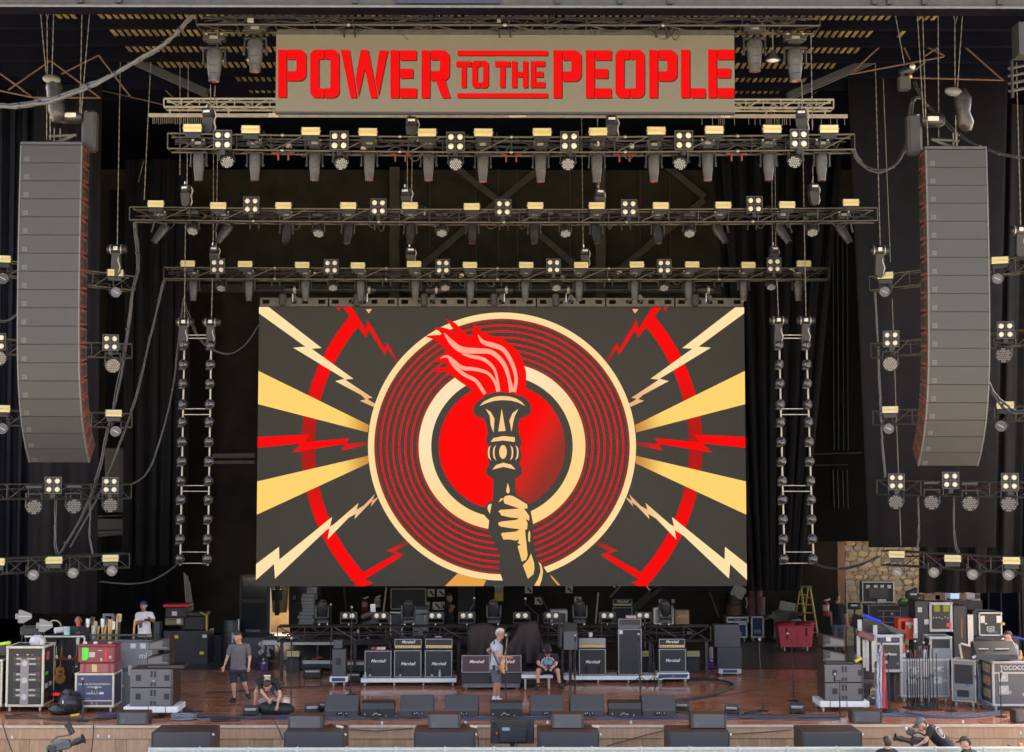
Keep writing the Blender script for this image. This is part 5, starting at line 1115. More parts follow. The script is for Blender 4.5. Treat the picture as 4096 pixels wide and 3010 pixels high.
for px,py,l in((1362,2905,'second pit subwoofer'),(1897,2908,'pit subwoofer beside the television'),(2385,2895,'pit subwoofer beyond the television')):
    t=thing('power_plug','pale green cable connector lying on the '+l,'connector',at(px,py+8,YP+.5));t.location.z=ztp+.03;MB().cyl((-.09,0,.02),(.06,-.04,0),.028,n=8).build('shell',mat('pale_green_plastic',(.5,.58,.42),.4),t,True);MB().tube([(-.09,0,.02),(-.2,.05,.06),(-.3,.2,0),(-.25,.4,0)],.012,6).build('lead',CABLE,t,True)
# television seen from behind ----------------------------------------------
YT=-1.5;cx,w,zb,zt=pc(1962,2137,2880,2978,YT)
t=thing('television','back of a dark television facing the stage in the pit','television',(cx,YT,zb));h=zt-zb;TVM=mat('tv_back_plastic',(.028,.030,.036),.4,0,.15)
MB().bx(-w/2,w/2,.06,.12,0,h,.015).build('bezel',TVM,t);MB().prism([(-w/2+.02,.02),(w/2-.02,.02),(w/2-.01,h-.02),(-w/2+.01,h-.02)],-.0,.0595).build('back_cover',TVM,t);MB().bx(-w/2+.18,w/2-.16,-.05,-.001,.04,h*.70,.02).build('electronics_hump',TVM,t)
for i in range(5):MB().bx(-w/2+.04,w/2-.04,-.010,-.001,h-.16+i*.026,h-.148+i*.026).build('vent_slot',BLK,t)
for s in(-1,1):
    for i in range(6):MB().bx(s*(w/2-.12),s*(w/2-.04),-.010,-.001,.22+i*.045,.24+i*.045).build('vent_slot',BLK,t)
MB().bx(-.22,-.06,-.058,-.0505,h*.57,h*.70).build('pale_sticker',mat('blue_grey_label',(.25,.32,.36),.5),t);MB().sph((-.34,-.02,h*.45),.03,8,6).build('red_connector',mat('bright_red',(.75,.05,.03),.4),t,True)
MB().tube([(.02,-.06,h*.35),(.08,-.09,h*.1),(.1,-.02,-.2),(.2,0,-.6)],.014,6).build('lead',CABLE,t,True)
MB().bx(-.05,.05,.0,.08,zb*0-(zb+1.2),-.002).build('stand_pole',BLKM,t);MB().bx(-.35,.35,-.25,.35,-(zb+1.2),-(zb+1.2)+.04).build('stand_foot',BLKM,t)
# floor monitors along the front --------------------------------------------
def mk_wedge():
    t=thing('floor_monitor','x','loudspeaker',(0,0,0),0,'floor monitors along the front');w=.77
    pr=[(0,.02),(.02,0),(.60,0),(.62,.03),(.52,.30),(.30,.47),(.24,.47),(.03,.19),(0,.14)]
    MB().prism(pr,-w/2,w/2,'x').build('cabinet',mat('monitor_black',(.055,.057,.056),.42,0,.12,30,.15),t)
    for s in(-1,1):MB().prism([(a*.985+.005,b*.97+.006)for a,b in pr],s*(w/2+.001),s*(w/2+.012),'x').build('end_cheek',PLAS,t)
    MB().bx(-.12,.16,-.012,-.001,.03,.12,.003).build('connector_plate',BLK,t)
    q=MB();[q.sph((x,-.014,z),.014,6,4)for x,z in((-.05,.08),(0,.09),(.05,.06),(.12,.08))];q.build('connectors',LABELW,t)['kind']='stuff'
    MB().tube([(.05,-.02,.06),(.06,-.1,.02),(.1,-.22,.01),(.3,-.28,.01),(.55,-.2,.01)],.012,5).build('lead',BLUEC,t,True)
    return t
mw_,mwu=mk_wedge(),[0]
Ym=Yf(2868)
for px,l in((1365,'first black floor monitor from the kneeling man'),(1667,'second black floor monitor from the kneeling man'),(1846,'black floor monitor just beside the guitarist, guitar-rack side'),(2188,'black floor monitor in front of the seated man'),(2350,'black floor monitor below the gold-faced amplifier'),(2637,'black floor monitor below the single amplifier stack with the blue dolly')):
    put(mw_,mwu,(at(px,2866,Ym).x,Ym,.0),l,None,random.uniform(-.03,.03))
def mk_sidepod():
    t=thing('pedal_case','x','case',(0,0,0),0,'low two-tier black boxes between the floor monitors');w=.77
    MB().bx(-w/2,w/2,.0,.3,.0,.17,.01).build('lower_box',PLAS,t);MB().prism([(.05,.172),(.5,.172),(.46,.34),(.10,.31)],-w/2,w/2,'x').build('upper_box',BLK,t)
    q=MB();[q.sph((x,-.01,random.uniform(.02,.1)),.018,6,4)for x in(-.3,-.1,-.06,-.02,.02,.06,.2)];q.build('plugs',mat('pale_plugs',(.45,.45,.42),.5),t)['kind']='stuff'
    MB().tube([(.0,.0,.1),(.05,-.1,.2),(.15,-.15,.12),(.3,-.2,.01),(.5,-.15,.01)],.01,5).build('lead',CABLE,t,True)
    return t
mp_,mpu=mk_sidepod(),[0]
for px,l in((1511,'low black box between the first two floor monitors'),(2024,'low black box at the feet of the guitarist'),(2500,'low black box between the last two floor monitors')):put(mp_,mpu,(at(px,2868,Ym).x,Ym-.05,0),l)
def mk_flood():
    t=thing('floor_light','x','stage light',(0,0,0),0,'small box lights on the stage edge')
    MB().box((0,.1,.15),(.36,.22,.17),.03,(.25,0,0)).build('housing',PLASG,t);MB().box((0,.0,.08),(.30,.12,.08),.02).build('ballast',PLAS,t);MB().box((0,-.045,.17),(.26,.02,.06),.006,(.25,0,0)).build('rear_grip',ALU,t)
    for s in(-1,1):MB().box((s*.16,.1,.05),(.03,.2,.09),.006).build('foot_bracket',BLKM,t)
    MB().tube([(-.08,-.05,.07),(-.1,-.15,.01),(.1,-.25,.01),(.3,-.2,.01)],.015,5).build('lead',CABLE,t,True);return t
fo,fou=mk_flood(),[0]
for px,py,l,rz in((1002,2868,'small box light on the stage edge beside the kneeling man',.1),(1248,2860,'small box light at the foot of the straight microphone stand',.1),(1290,2850,'half-hidden box light behind the first floor monitor',-.2),(2728,2850,'small box light beside the last floor monitor',-.3),(2928,2862,'small box light alone on the open stage edge',-.4),(3188,2858,'small box light in front of the red tub',-.2)):put(fo,fou,fl(px,py),l,None,rz)
# microphone stands -----------------------------------------------------------
def mic_stand(label,px,pyt,pyb,lean=0,boom=None,base='round',mic=True,col=BLKM):
    p=fl(px,pyb);q_=at(px,pyt,p.y);H=q_.z;t=thing('microphone_stand',label,'microphone stand',p,0,'microphone stands')
    if base=='round':MB().lathe([(0,.14),(.5,.14),(1,.03)],(0,0,0),(0,0,.035),16).build('base',BLKM,t,True)
    else:
        for k in range(3):a=k*2.094+.5;MB().cyl((0,0,.22),(.34*math.cos(a),.34*math.sin(a),.01),.012,n=6).build('leg',BLKM,t)
        MB().cyl((0,0,.2),(0,0,.25),.035,n=8).build('collar',YEL,t)
    x=lean*H;MB().cyl((0,0,.03),(x*.55,0,H*.55),.016,n=7).build('lower_tube',col,t);MB().cyl((x*.5,0,H*.5),(x,0,H),.011,n=7).build('upper_tube',col,t);MB().cyl((x*.52,0,H*.51),(x*.55,0,H*.55),.024,n=8).build('clutch',BLKM,t)
    tip=Vector((x,0,H))
    if boom:MB().cyl(tip-Vector(boom)*.3,tip+Vector(boom),.010,n=6).build('boom',col,t);tip=tip+Vector(boom)
    if mic:MB().cyl(tip-Vector((0,0,.02)),tip+Vector((0,-.05,.13)),.018,.024,n=8).build('microphone',BLKM,t);MB().sph(tip+Vector((0,-.06,.15)),.034,10,7).build('grille_ball',mat('mic_grille',(.42,.36,.33),.4,.5),t,True)
    return t
mic_stand('straight microphone stand beside the kneeling man',1164,2578,2856);mic_stand('tall microphone stand rising in front of the striped speaker tower',1402,2452,2782,.01);mic_stand('microphone stand the guitarist sings into',2023,2566,2830);mic_stand('microphone stand beside the gold-faced amplifier',2301,2566,2815)
mic_stand('microphone stand in front of the tall bass cabinet',2563,2562,2846,-.03);mic_stand('bare microphone stand on the open floor near the tall black monitors',3052,2582,2846,-.05);mic_stand('microphone stand with a cross bar in front of the red tub',3174,2560,2806,-.015,(-.12,0,.01));mic_stand('short microphone stand in front of the stone-wall side subwoofers',3360,2724,2866,0,(-.12,0,.01))
mic_stand('microphone stand in front of the blue stencilled case',330,2742,2886);mic_stand('short microphone stand in front of the guitar-rack side subwoofers',635,2750,2872,0,(-.12,0,0));mic_stand('tripod stand beside the seated man',2298,2608,2752,-.03,None,'tripod',False);mic_stand('tripod stand with yellow collar before the tall bass cabinet',2562,2590,2742,0,None,'tripod',False);mic_stand('second tripod stand with yellow collar before the single amplifier stack',2618,2575,2742,-.03,None,'tripod',False)
mic_stand('thin microphone stand behind the speaker tower',1322,2440,2700);mic_stand('thin boom stand behind the covered drums, guitar-rack side',1868,2458,2720,0,(.2,0,.3));mic_stand('thin boom stand behind the covered drums, stone-wall side',2152,2460,2720,0,(-.35,0,.3));mic_stand('microphone stand in front of the stencilled white-edged case',4005,2712,2868,0,None,'round',True)
bases=[(3632,2832,2630),(3645,2836,2600),(3652,2828,2610),(3662,2840,2590),(3670,2826,2620),(3680,2838,2600),(3695,2842,2596),(3703,2830,2610),(3712,2838,2606),(3722,2828,2600),(3734,2836,2590),(3750,2840,2612)]
for i,(px,yb,yt)in enumerate(bases):mic_stand('%s microphone stand from the flag in the crowded group before the grey cases'%ORD[i],px,yt,yb,random.uniform(-.01,.01),None,'round',i%3==0)
mic_stand('lone microphone stand between the grey cases and the tilted rack',3806,2700,2845,0,None,'round',False);mic_stand('microphone stand between the flag and the grey speaker',3556,2640,2842)
# ---- amplifier backline --------------------------------------------------------
VINYL=mat('black_vinyl',(.028,.027,.027),.38,0,.15,30,.1);GCL=mat('amp_grille_cloth',(.035,.036,.038),.8,0,.15,90,.2);PIPE=mat('cream_piping',(.36,.36,.35),.5,0,.1);LOGO=mat('white_logo',(.8,.8,.76),.4)
def amp_cab(label,x0,x1,yt,yb,Y,z,logo=True,lz=.6,ltx=0,dep=.36,name='speaker_cabinet',group='black speaker cabinets with white script'):
    cx,w,zb,zt=pc(x0,x1,yt,yb,Y);h=zt-zb;t=thing(name,label,'guitar cabinet',(cx,Y,z),0,group)
    MB().bx(-w/2,w/2,.012,dep,0,h,.012).build('cabinet',VINYL,t);MB().bx(-w/2+.04,w/2-.04,.004,.0115,.04,h-.04).build('grille_cloth',GCL,t);q=MB();q.frame(-w/2+.022,w/2-.022,.022,h-.022,-.003,.0115,.018);q.build('piping',PIPE,t)
    if logo:text_mb('Marshall',.115,'script_logo',LOGO,t,(ltx,-.001,h*lz),(R(90),0,0),.004,.35)
    for s in(-1,1):MB().bx(s*(w/2+.001),s*(w/2+.006),.1,.26,h*.55,h*.68).build('handle_cup',BLK,t)
    return t,h
def amp_head(label,x0,x1,yt,yb,Y,z,logo=True,face=None,dep=.26,panel=GOLD):
    cx,w,zb,zt=pc(x0,x1,yt,yb,Y);h=zt-zb;t=thing('guitar_amplifier',label,'amplifier',(cx,Y,z),0,'amplifier heads')
    MB().bx(-w/2,w/2,.012,dep,.012,h,.015).build('cabinet',VINYL,t);MB().bx(-w/2+.03,w/2-.03,.002,.0115,h*.36,h-.03).build('front_cloth',face or GCL,t);MB().bx(-w/2+.035,w/2-.035,-.006,.0115,.025,h*.33,.004).build('control_panel',panel,t)
    q=MB();q.frame(-w/2+.015,w/2-.015,.012,h-.012,-.003,.0115,.013);q.build('piping',PIPE,t)
    q=MB();[q.cyl((-w*.3+i*.07,-.02,h*.18),(-w*.3+i*.07,-.006,h*.18),.011,n=8)for i in range(8)];q.build('knobs',BLK,t)['kind']='stuff';MB().bx(-w*.40,-w*.36,-.012,-.006,h*.12,h*.24).build('switch',BLK,t)
    if logo:text_mb('Marshall',.105,'script_logo',LOGO,t,(0,-.001,h*.66),(R(90),0,0),.004,.35)
    return t
def plank_dolly(label,x0,x1,yt,yb,Y,dep=.7,mt=WHITE,name='dolly'):
    cx,w,zb,zt=pc(x0,x1,yt,yb,Y);t=thing(name,label,'dolly',(cx,Y,0));MB().bx(-w/2,w/2,0,dep,zb,zt,.01).build('platform',mt,t);r=min(.06,zb*.42)
    w0=None
    for x in((-1,1)if w<2.2 else(-1,-.33,.33,1)):
        for y in(.1,dep-.1):
            if w0 is None:q=MB();caster(q,0,0,r);q.box((0,0,(r*2+zb)/2),(.05,.05,zb-r*2));w0=q.build('wheel',GREYW,t);w0.location=(x*(w/2-.1),y,0)
            else:inst(w0,'wheel',t,(x*(w/2-.1),y,0))
    return t,zt
YK=Yf(2747)
d1,zd=plank_dolly('long white wheeled riser under the three amplifier cabinets',1443,1826,2715,2731,YK,.75)
c1,h1=amp_cab('black script cabinet without an amplifier on top, beside the speaker tower',1456,1568,2594,2706,YK+.06,zd+.002,True,.61);c2,_=amp_cab('black script cabinet in the middle of the three on the white riser',1574,1688,2592,2706,YK+.06,zd+.002,True,.5);c3,_=amp_cab('black script cabinet of the three on the white riser, beside the guitarist',1697,1811,2592,2706,YK+.06,zd+.002,True,.5)
zc=zd+.004+(2706-2592)*m(YK+.06)
amp_head('gold-panelled amplifier with white script on the middle cabinet',1577,1688,2546,2586,YK+.1,zc);amp_head('gold-panelled amplifier with blank cloth on the cabinet beside the guitarist',1700,1811,2545,2586,YK+.1,zc,False)
for px,l in((1480,'first'),(1601,'second'),(1728,'third')):
    t=thing('cabinet_microphone',l+' small microphone on a short stand before the three cabinets','microphone',at(px,2706,YK-.03),0,'small microphones before the cabinets');MB().cyl((0,0,0),(0,0,.16),.010,n=6).build('stand',BLKM,t);MB().cyl((0,-.03,.17),(0,.05,.19),.022,n=8).build('body',BLKM,t);MB().sph((0,-.02,.03),.03,8,6).build('clip',ALU,t,True)
t=thing('bottle','pale blue bottle standing on the white riser in front of the third cabinet','bottle',at(1759,2708,YK-.02));MB().lathe([(0,.035),(.7,.035),(.85,.02),(1,.018)],(0,0,0),(0,0,.16),12).build('flask',mat('pale_blue_bottle',(.35,.45,.5),.3),t,True);MB().cyl((0,0,.16),(0,0,.18),.02,n=10).build('cap',LABELW,t)
t=thing('bottle','pale bottle standing on the white riser at the corner of the first cabinet','bottle',at(1461,2714,YK-.02));MB().lathe([(0,.035),(.7,.035),(.85,.02),(1,.018)],(0,0,0),(0,0,.14),12).build('flask',mat('pale_blue_bottle',(.35,.45,.5),.3),t,True);MB().cyl((0,0,.14),(0,0,.16),.02,n=10).build('cap',LABELW,t)
for px,w_,l,mt in((1495,.15,'red pedal box on the first cabinet',REDM),(1525,.24,'pale pedal board on the first cabinet',mat('pale_pedal',(.5,.42,.4),.5))):
    t=thing('pedal',l,'effects pedal',at(px,2592,YK+.15));t.location.z=zd+.004+h1;MB().box((0,0,.035),(w_,.15,.07),.01).build('box',mt,t);MB().cyl((0,-.02,.071),(0,-.02,.085),.015,n=8).build('switch',CHROME,t)
tag(MB().box((at(1752,2543,YK+.2).x,YK+.25,zc+41*m(YK)+.022),(.18,.12,.035),.01).build('violet_pedal',mat('violet_box',(.3,.2,.35),.4)),'small violet box on the blank-cloth amplifier','effects pedal')
# speaker tower
d2,zd2=plank_dolly('small blue and white dolly under the slim speaker tower',1318,1390,2708,2730,Yf(2748),.55);MB().bx(-.18,.18,-.006,.0,zd2-.12,zd2-.03,.002).build('blue_panel',BLUECASE,d2)
def plain_speaker(label,x0,x1,yt,yb,Y,z,dep=.4,vent=False,mt=None,name='stage_speaker'):
    cx,w,zb,zt=pc(x0,x1,yt,yb,Y);h=zt-zb;t=thing(name,label,'loudspeaker',(cx,Y,z));MB().bx(-w/2,w/2,.015,dep,0,h,.012).build('cabinet',BROWN,t);MB().bx(-w/2+.012,w/2-.012,.0,.0145,.012,h-.012,.004).build('grille',mt or mat('tower_grille',(.085,.087,.09),.6,.1,.1,60,.2),t)
    if vent:
        for k in(.42,.54):MB().bx(-.08,.06,-.006,-.0005,h*k,h*k+.10).build('port',BLK,t)
    return t,h
YK2=Yf(2748)+.03
t_,h_=plain_speaker('tall grey speaker of the slim tower on the blue dolly',1328,1383,2596,2706,YK2,zd2+.002,.42,True);plain_speaker('small grey speaker on top of the slim tower',1333,1370,2554,2590,YK2+.03,zd2+.006+h_,.35)
# tilted brown cabinets in the centre
YD=Yf(2760);cx,w,zb,zt=pc(1850,2080,2735,2752,YD)
t=thing('dolly','grey wheeled dolly carrying the two tilted brown cabinets','dolly',(cx,YD,0));MB().bx(-w/2,w/2,0,.7,zb,zt,.01).build('platform',mat('grey_dolly_steel',(.14,.145,.145),.5,.2),t);wheels(t,w,.7,.055)
for x0,x1,l in((1845,1960,'tilted brown script cabinet behind the guitarist'),(1962,2087,'tilted brown script cabinet partly hidden by the guitar')):
    cx,w,zb,zt2=pc(x0,x1,2627,2735,YD);zl=at(2012,2735,YD).z;zm=at(2012,2694,YD).z;ztp_=at(2012,2627,YD).z
    t=thing('tilted_cabinet',l,'guitar cabinet',(cx,YD,zl+.003),0,'tilted brown cabinets');hm,ht=zm-zl,ztp_-zl
    MB().bx(-w/2,w/2,.0,.6,0,hm,.015).build('lower_wedge',BLK,t);MB().prism([(.02,hm+.002),(.6,hm+.002),(.6,ht),(.24,ht)],-w/2,w/2,'x').build('cabinet',mat('oxblood_vinyl',(.06,.028,.028),.5,0,.12),t)
    an=math.atan2(.22,ht-hm);L_=math.hypot(.22,ht-hm);o=MB().bx(-w/2+.03,w/2-.03,-.012,-.001,.03,L_-.03).build('grille_cloth',mat('brown_grille_cloth',(.075,.042,.042),.8,0,.1,60),t,loc=(0,.02,hm+.002),rot=(-an,0,0));q=MB();q.frame(-w/2+.01,w/2-.01,.01,L_-.01,-.016,-.0005,.014);q.build('piping',PIPE,t,loc=(0,.02,hm+.002),rot=(-an,0,0));text_mb('Marshall',.115,'script_logo',LOGO,t,(0.02,.02+.13*math.sin(an)-.014+.05,hm+L_*.58),(R(90)-an,0,0),.003,.35)
# gold-faced stack, bass stack, single stack
d3,zd3=plank_dolly('long white wheeled riser under the gold-faced amplifier and the tall bass cabinet',2256,2652,2705,2721,Yf(2735),.75);YR=Yf(2735)+.06
c,h=amp_cab('black script cabinet under the gold-faced amplifier',2313,2426,2588,2697,YR,zd3+.002,True,.5);amp_head('gold-faced grey cloth amplifier beside the tall bass cabinet',2313,2424,2540,2581,YR+.04,zd3+.004+h,False,mat('silver_cloth',(.30,.29,.26),.7,0,.1,60));tag(MB().cyl((at(2362,2536,YR+.15).x,YR+.15,zd3+h+41*m(YR)+.01),(at(2362,2536,YR+.15).x,YR+.15,zd3+h+41*m(YR)+.13),.05,.06,n=12).build('paper_cup',LABELW),'white cup standing on the gold-faced amplifier','cup')
for px,l in((2346,'first'),(2395,'second')):
    t=thing('cabinet_microphone',l+' small microphone before the cabinet under the gold-faced amplifier','microphone',at(px,2698,YR-.05),0,'small microphones before the cabinets');MB().cyl((0,0,0),(0,0,.16),.010,n=6).build('stand',BLKM,t);MB().cyl((0,-.03,.17),(0,.05,.19),.022,n=8).build('body',BLKM,t)
c,h=amp_cab('tall black bass cabinet without writing on the long white riser',2470,2570,2509,2699,YR,zd3+.002,False,group='bass rig');MB().bx(-.29,-.20,-.004,.002,h-.16,h-.06).build('paper_label',LABELW,c)
t=amp_head('dark bass amplifier with a row of silver knobs on the tall cabinet',2472,2566,2466,2504,YR+.03,zd3+.004+h,False,PLAS,.3,mat('bass_amp_panel',(.10,.10,.10),.4,.4));tag(MB().box((at(2525,2462,YR).x,YR+.1,zd3+h+38*m(YR)+.04),(.28,.2,.07),.01).build('tuner_box',mat('pale_pink_box',(.4,.33,.33),.5)),'pale tuner box on the bass amplifier','tuner')
d4,zd4=plank_dolly('blue and white dolly under the single amplifier stack',2630,2758,2693,2717,Yf(2735),.6);w=128*m(d4.location.y);MB().prism([(-w/2+.08,zd4-.13),(w/2-.08,zd4-.13),(w/2-.03,zd4-.03),(-w/2+.03,zd4-.03)],-.006,.0).build('blue_panel',BLUECASE,d4);text_mb('B-6',.06,'number',mat('gold_stencil',(.5,.4,.1),.5),d4,(0,-.008,zd4-.08),(R(90),0,0))
c,h=amp_cab('black script cabinet of the single stack on the blue and white dolly',2633,2747,2596,2693,YR,zd4+.002,True,.5,-.0);amp_head('gold-panelled script amplifier of the single stack on the blue and white dolly',2634,2742,2550,2588,YR+.04,zd4+.004+h)
# covered drums and riser --------------------------------------------------------
def cover(label,pts,Y,dep,ybot):
    P=[at(x,y,Y)for x,y in pts];zb=at(2012,ybot,Y).z;c=P[len(P)// 2];n=len(P);K=5;v=[];f=[]
    t=thing('dust_cover',label,'cover',(c.x,Y,zb));rows=6
    for k in range(K):
        yy=dep*k/(K-1)
        for i,p in enumerate(P):v.append((p.x-c.x,yy+random.uniform(-.04,.04),p.z-zb+random.uniform(-.03,.02)))
    f=[(k*n+i,k*n+i+1,(k+1)*n+i+1,(k+1)*n+i)for k in range(K-1)for i in range(n-1)]
    b=len(v);m_=(n-1)*4+1
    for j in range(rows+1):
        for i in range(m_):
            s=i/4;k0=min(int(s),n-2);p=P[k0].lerp(P[k0+1],s-k0);z=(p.z-zb)*(1-j/rows);sway=(j/rows)*.12
            v.append(((p.x-c.x)*(1+.04*j/rows),-.02+math.sin(i*1.3+j*.2)*sway-.1*j/rows,z))
    f+=[(b+j*m_+i,b+j*m_+i+1,b+(j+1)*m_+i+1,b+(j+1)*m_+i)for j in range(rows)for i in range(m_-1)]
    q=MB();q.v=v;q.f=f;q.build('cloth',mat('brown_black_cloth',(.028,.02,.018),.85,0,.3,4,.3),t,True);return t
cover('dark cloth cover over drums behind the guitarist',[(1872,2520),(1890,2508),(1930,2500),(1960,2505),(1985,2520),(2010,2560),(2020,2600)],6.6,.7,2640);cover('large dark draped cloth cover beside the seated man',[(2020,2590),(2050,2560),(2080,2510),(2105,2500),(2148,2496),(2160,2540),(2178,2600)],6.5,.8,2650)
YRS=9.3;a,b=at(1050,2563,YRS),at(2320,2580,YRS)
t=thing('drum_riser','long raised platform with a white edge behind the amplifiers','riser',((a.x+b.x)/2,YRS,0));w=b.x-a.x;MB().bx(-w/2,w/2,.032,1.3,b.z,a.z).build('deck',BLKC,t);MB().bx(-w/2,-w/2+290*m(YRS),0,.03,b.z,a.z,.004).build('white_edge',ALUW,t);MB().bx(-w/2+290*m(YRS)+.004,w/2,0,.03,b.z,a.z,.004).build('dark_edge',BLKM,t)
for i in range(7):MB().bx(-w/2+.05+i*(w-.16)/6,-w/2+.11+i*(w-.16)/6,.04,.1,0,b.z-.002).build('leg',BLKM,t)
MB().bx(-w/2+.1,w/2-.1,.05,.08,.28,.33).build('lower_rail',BLKM,t)
for px,l in((1173,'strobe panel under the white-edged riser near the walking man'),(2772,'strobe panel standing low behind the single amplifier stack'),(2580,'strobe panel glimpsed between the bass cabinet and the single stack')):put(sp,su,at(px,2615,YRS-.1),l,'strobe panels low behind the amplifiers',0,.95)
for px in(1173,2772,2580):
    p=at(px,2636,YRS-.1);tag(MB().bx(p.x-.19,p.x+.19,YRS-.16,YRS+.04,0,p.z,.01).build('light_stand',PLAS),'black stand box under the low strobe panel %s'%{1173:'near the walking man',2772:'behind the single amplifier stack',2580:'beside the bass cabinet'}[px],'stand')
# low truss with upright spots
a,b=at(1110,2537,7.35),at(2842,2533,7.35);b.z=a.z;truss('low_truss','low black truss on legs behind the amplifiers carrying upright spotlights',a,b,.40,.38,.74,TRUSS,.028,cables=4)
for px in(1128,1420,1560,1835,2250,2600,2825):p=at(px,2560,7.5);tag(MB().bx(p.x-.04,p.x+.04,7.45,7.53,0,a.z-.23).build('truss_leg',BLKM),'black leg under the low truss at the %s'%{1128:'end near the walking man',1420:'slim speaker tower',1560:'first amplifier cabinet',1835:'third amplifier cabinet',2250:'seated man',2600:'bass cabinet',2825:'end near the tall black monitors'}[px],'stand')
so,sou=mk_spot(),[0]
for i,px in enumerate((1286,1632,1975,2320,2662)):put(so,sou,(at(px,2505,7.55).x,7.55,a.z+.235),'%s upright spotlight from the walking man on the low truss'%ORD[i],None,(.5,.3,0,-.1,-.3)[i],1.02)
b2o,b2u=mk_blinder2(),[0]
for i,px in enumerate((1395,1521,1742,1867,2087,2209,2430,2572)):put(b2o,b2u,(at(px,2505,7.45).x,7.45,a.z+.30),'%s two-lamp blinder from the walking man on the low truss'%ORD[i])
# tall black monitors (side fill) beside the single stack
YS_=Yf(2705);d5,zd5=plank_dolly('white-edged dolly under the two tall black monitors',2874,2966,2676,2696,YS_,.6,ALU);MB().bx(-.2,.2,-.006,0,zd5-.11,zd5-.03).build('dark_panel',BLUECASE,d5)
t_,h_=plain_speaker('lower of two stacked black monitors on the white-edged dolly',2868,2969,2588,2674,YS_+.05,zd5+.002,.6,False,GRILLD)
cx,w,zb,zt=pc(2858,2962,2498,2584,YS_+.05);t=thing('stage_speaker','upper of two stacked black monitors, leaning back','loudspeaker',(cx,YS_+.05,zd5+.004+h_));hh=zt-zb;MB().prism([(.0,0),(.6,0),(.6,hh),(.16,hh),(.06,hh*.6)],-w/2,w/2,'x').build('cabinet',BROWN,t);MB().bx(-w/2+.02,w/2-.02,-.012,-.001,.02,hh*1.02).build('grille',GRILLD,t,loc=(0,.0,0),rot=(-.14,0,0))
cx,w,zb,zt=pc(2255,2310,2498,2600,6.3);t=thing('round_back_speaker','grey rounded speaker hood behind the gold-faced amplifier','loudspeaker',(cx,6.3,zb));MB().prism([(0,0),(.5,0),(.5,zt-zb),(.3,zt-zb),(.08,(zt-zb)*.7)],-w/2,w/2,'x').build('shell',PLASG,t);MB().bx(-w/2-.15,-w/2-.002,.05,.5,0,(zt-zb)*.95,.06).build('side_hood',PLAS,t);MB().bx(-.04,.04,.2,.28,-zb,-.002).build('pole',BLKM,t)
# fan and purple boxes
p=fl(1075,2660);t=thing('floor_fan','round black floor fan with pale blades behind the walking man','fan',p);q=MB()
for r in(.16,.26,.35):q.tube([(r*math.cos(a*.2618),-.06,.5+r*math.sin(a*.2618))for a in range(25)],.008,4)
q.build('guard',BLKM,t,True)['kind']='stuff';MB().cyl((0,-.02,.5),(0,.14,.5),.09,n=12).build('motor',PLAS,t)
for k in range(5):a_=k*1.257;MB().box((-.08+.15*math.cos(a_),-.02,.5+.15*math.sin(a_)),(.24,.02,.14),.01,(.5,-a_,0)).build('blade',mat('pale_fan_blade',(.5,.5,.48),.4),t)
MB().tube([(-.3,0,0),(-.3,.05,.5),(-.2,.1,.6)],.02,6).build('leg',BLKM,t);MB().tube([(.3,0,0),(.3,.05,.5),(.2,.1,.6)],.02,6).build('leg',BLKM,t)
for px,pyb,l,Yz in((1056,2686,'purple box below the floor fan behind the kneeling man',None),(2846,2676,'purple box with a clear cylinder beside the tall black monitors',None)):
    p=fl(px,pyb);t=thing('fog_machine',l,'fog machine',p);MB().box((0,.1,.15),(.24,.25,.30),.03).build('tank',PURP,t);MB().cyl((0,.1,.3),(0,.1,.62 if px>2000 else .36),.06,n=12).build('cylinder',ALU if px>2000 else LABELW,t);MB().box((0,-.03,.24),(.08,.01,.05)).build('label_plate',LABELW,t)
# ================================================================== BACKSTAGE AND REAR WALL ITEMS
def lbox(name,label,cat,x0,x1,yt,yb,Y,dep,mt,part='shell',b=.012,floor=False):
    cx,w,zb,zt=pc(x0,x1,yt,yb,Y);zb=0 if floor else zb
    t=thing(name,label,cat,(cx,Y,zb));MB().bx(-w/2,w/2,0,dep,0,zt-zb,b).build(part,mt,t);t['dims']=(w,zt-zb,dep,0);return t
YB1=10.9
# stacked cases behind the walking man
t=lbox('road_case','black case stack base with yellow stickers behind the round tubes','road case',655,830,2525,2650,YB1,.9,BLKC,'panel_body',floor=True);w,h,d,_=loc(t)
for x,z,c in((-.35,h*.78,YEL),(.42,h*.30,YEL),(.50,h*.80,LABELW)):MB().bx(x,x+.13,-.008,.0,z,z+.09).build('sticker',c,t)
q=MB();q.bx(-w/2,w/2,-.01,.0,h-.03,h,.004);q.build('edge_trim',PLASG,t)
t=lbox('tool_case','tan soft case between the red-lidded tote and the black case stack','case',660,732,2473,2502,YB1,.5,mat('olive_tan_case',(.20,.17,.10),.7,0,.15));w,h,d,_=loc(t);MB().bx(.08,.2,-.008,-.001,.05,h-.03).build('paper_label',LABELW,t);MB().bx(-w/2,w/2,-.006,-.001,h-.05,h-.03).build('seam',BLK,t)
t=lbox('storage_tote','black storage tote with a bright red lid','storage box',660,748,2430,2472,YB1,.6,BLK,'tub',.03);w,h,d,_=loc(t);MB().bx(-w/2-.06,w/2+.06,-.05,d+.05,h+.002,h+.09,.02).build('lid',mat('tote_red',(.50,.03,.04),.4,0,.08),t);MB().bx(-.12,.03,-.008,0,h*.2,h*.6).build('paper_label',LABELW,t)
t=lbox('storage_tote','grey-lidded black storage tub on the case stack beside the leaning poles','storage box',734,818,2466,2522,YB1+.1,.6,BLK,'tub',.03);w,h,d,_=loc(t);MB().bx(-w/2-.04,w/2+.06,-.04,d,h+.002,h+.12,.03).build('lid',PLASG,t)
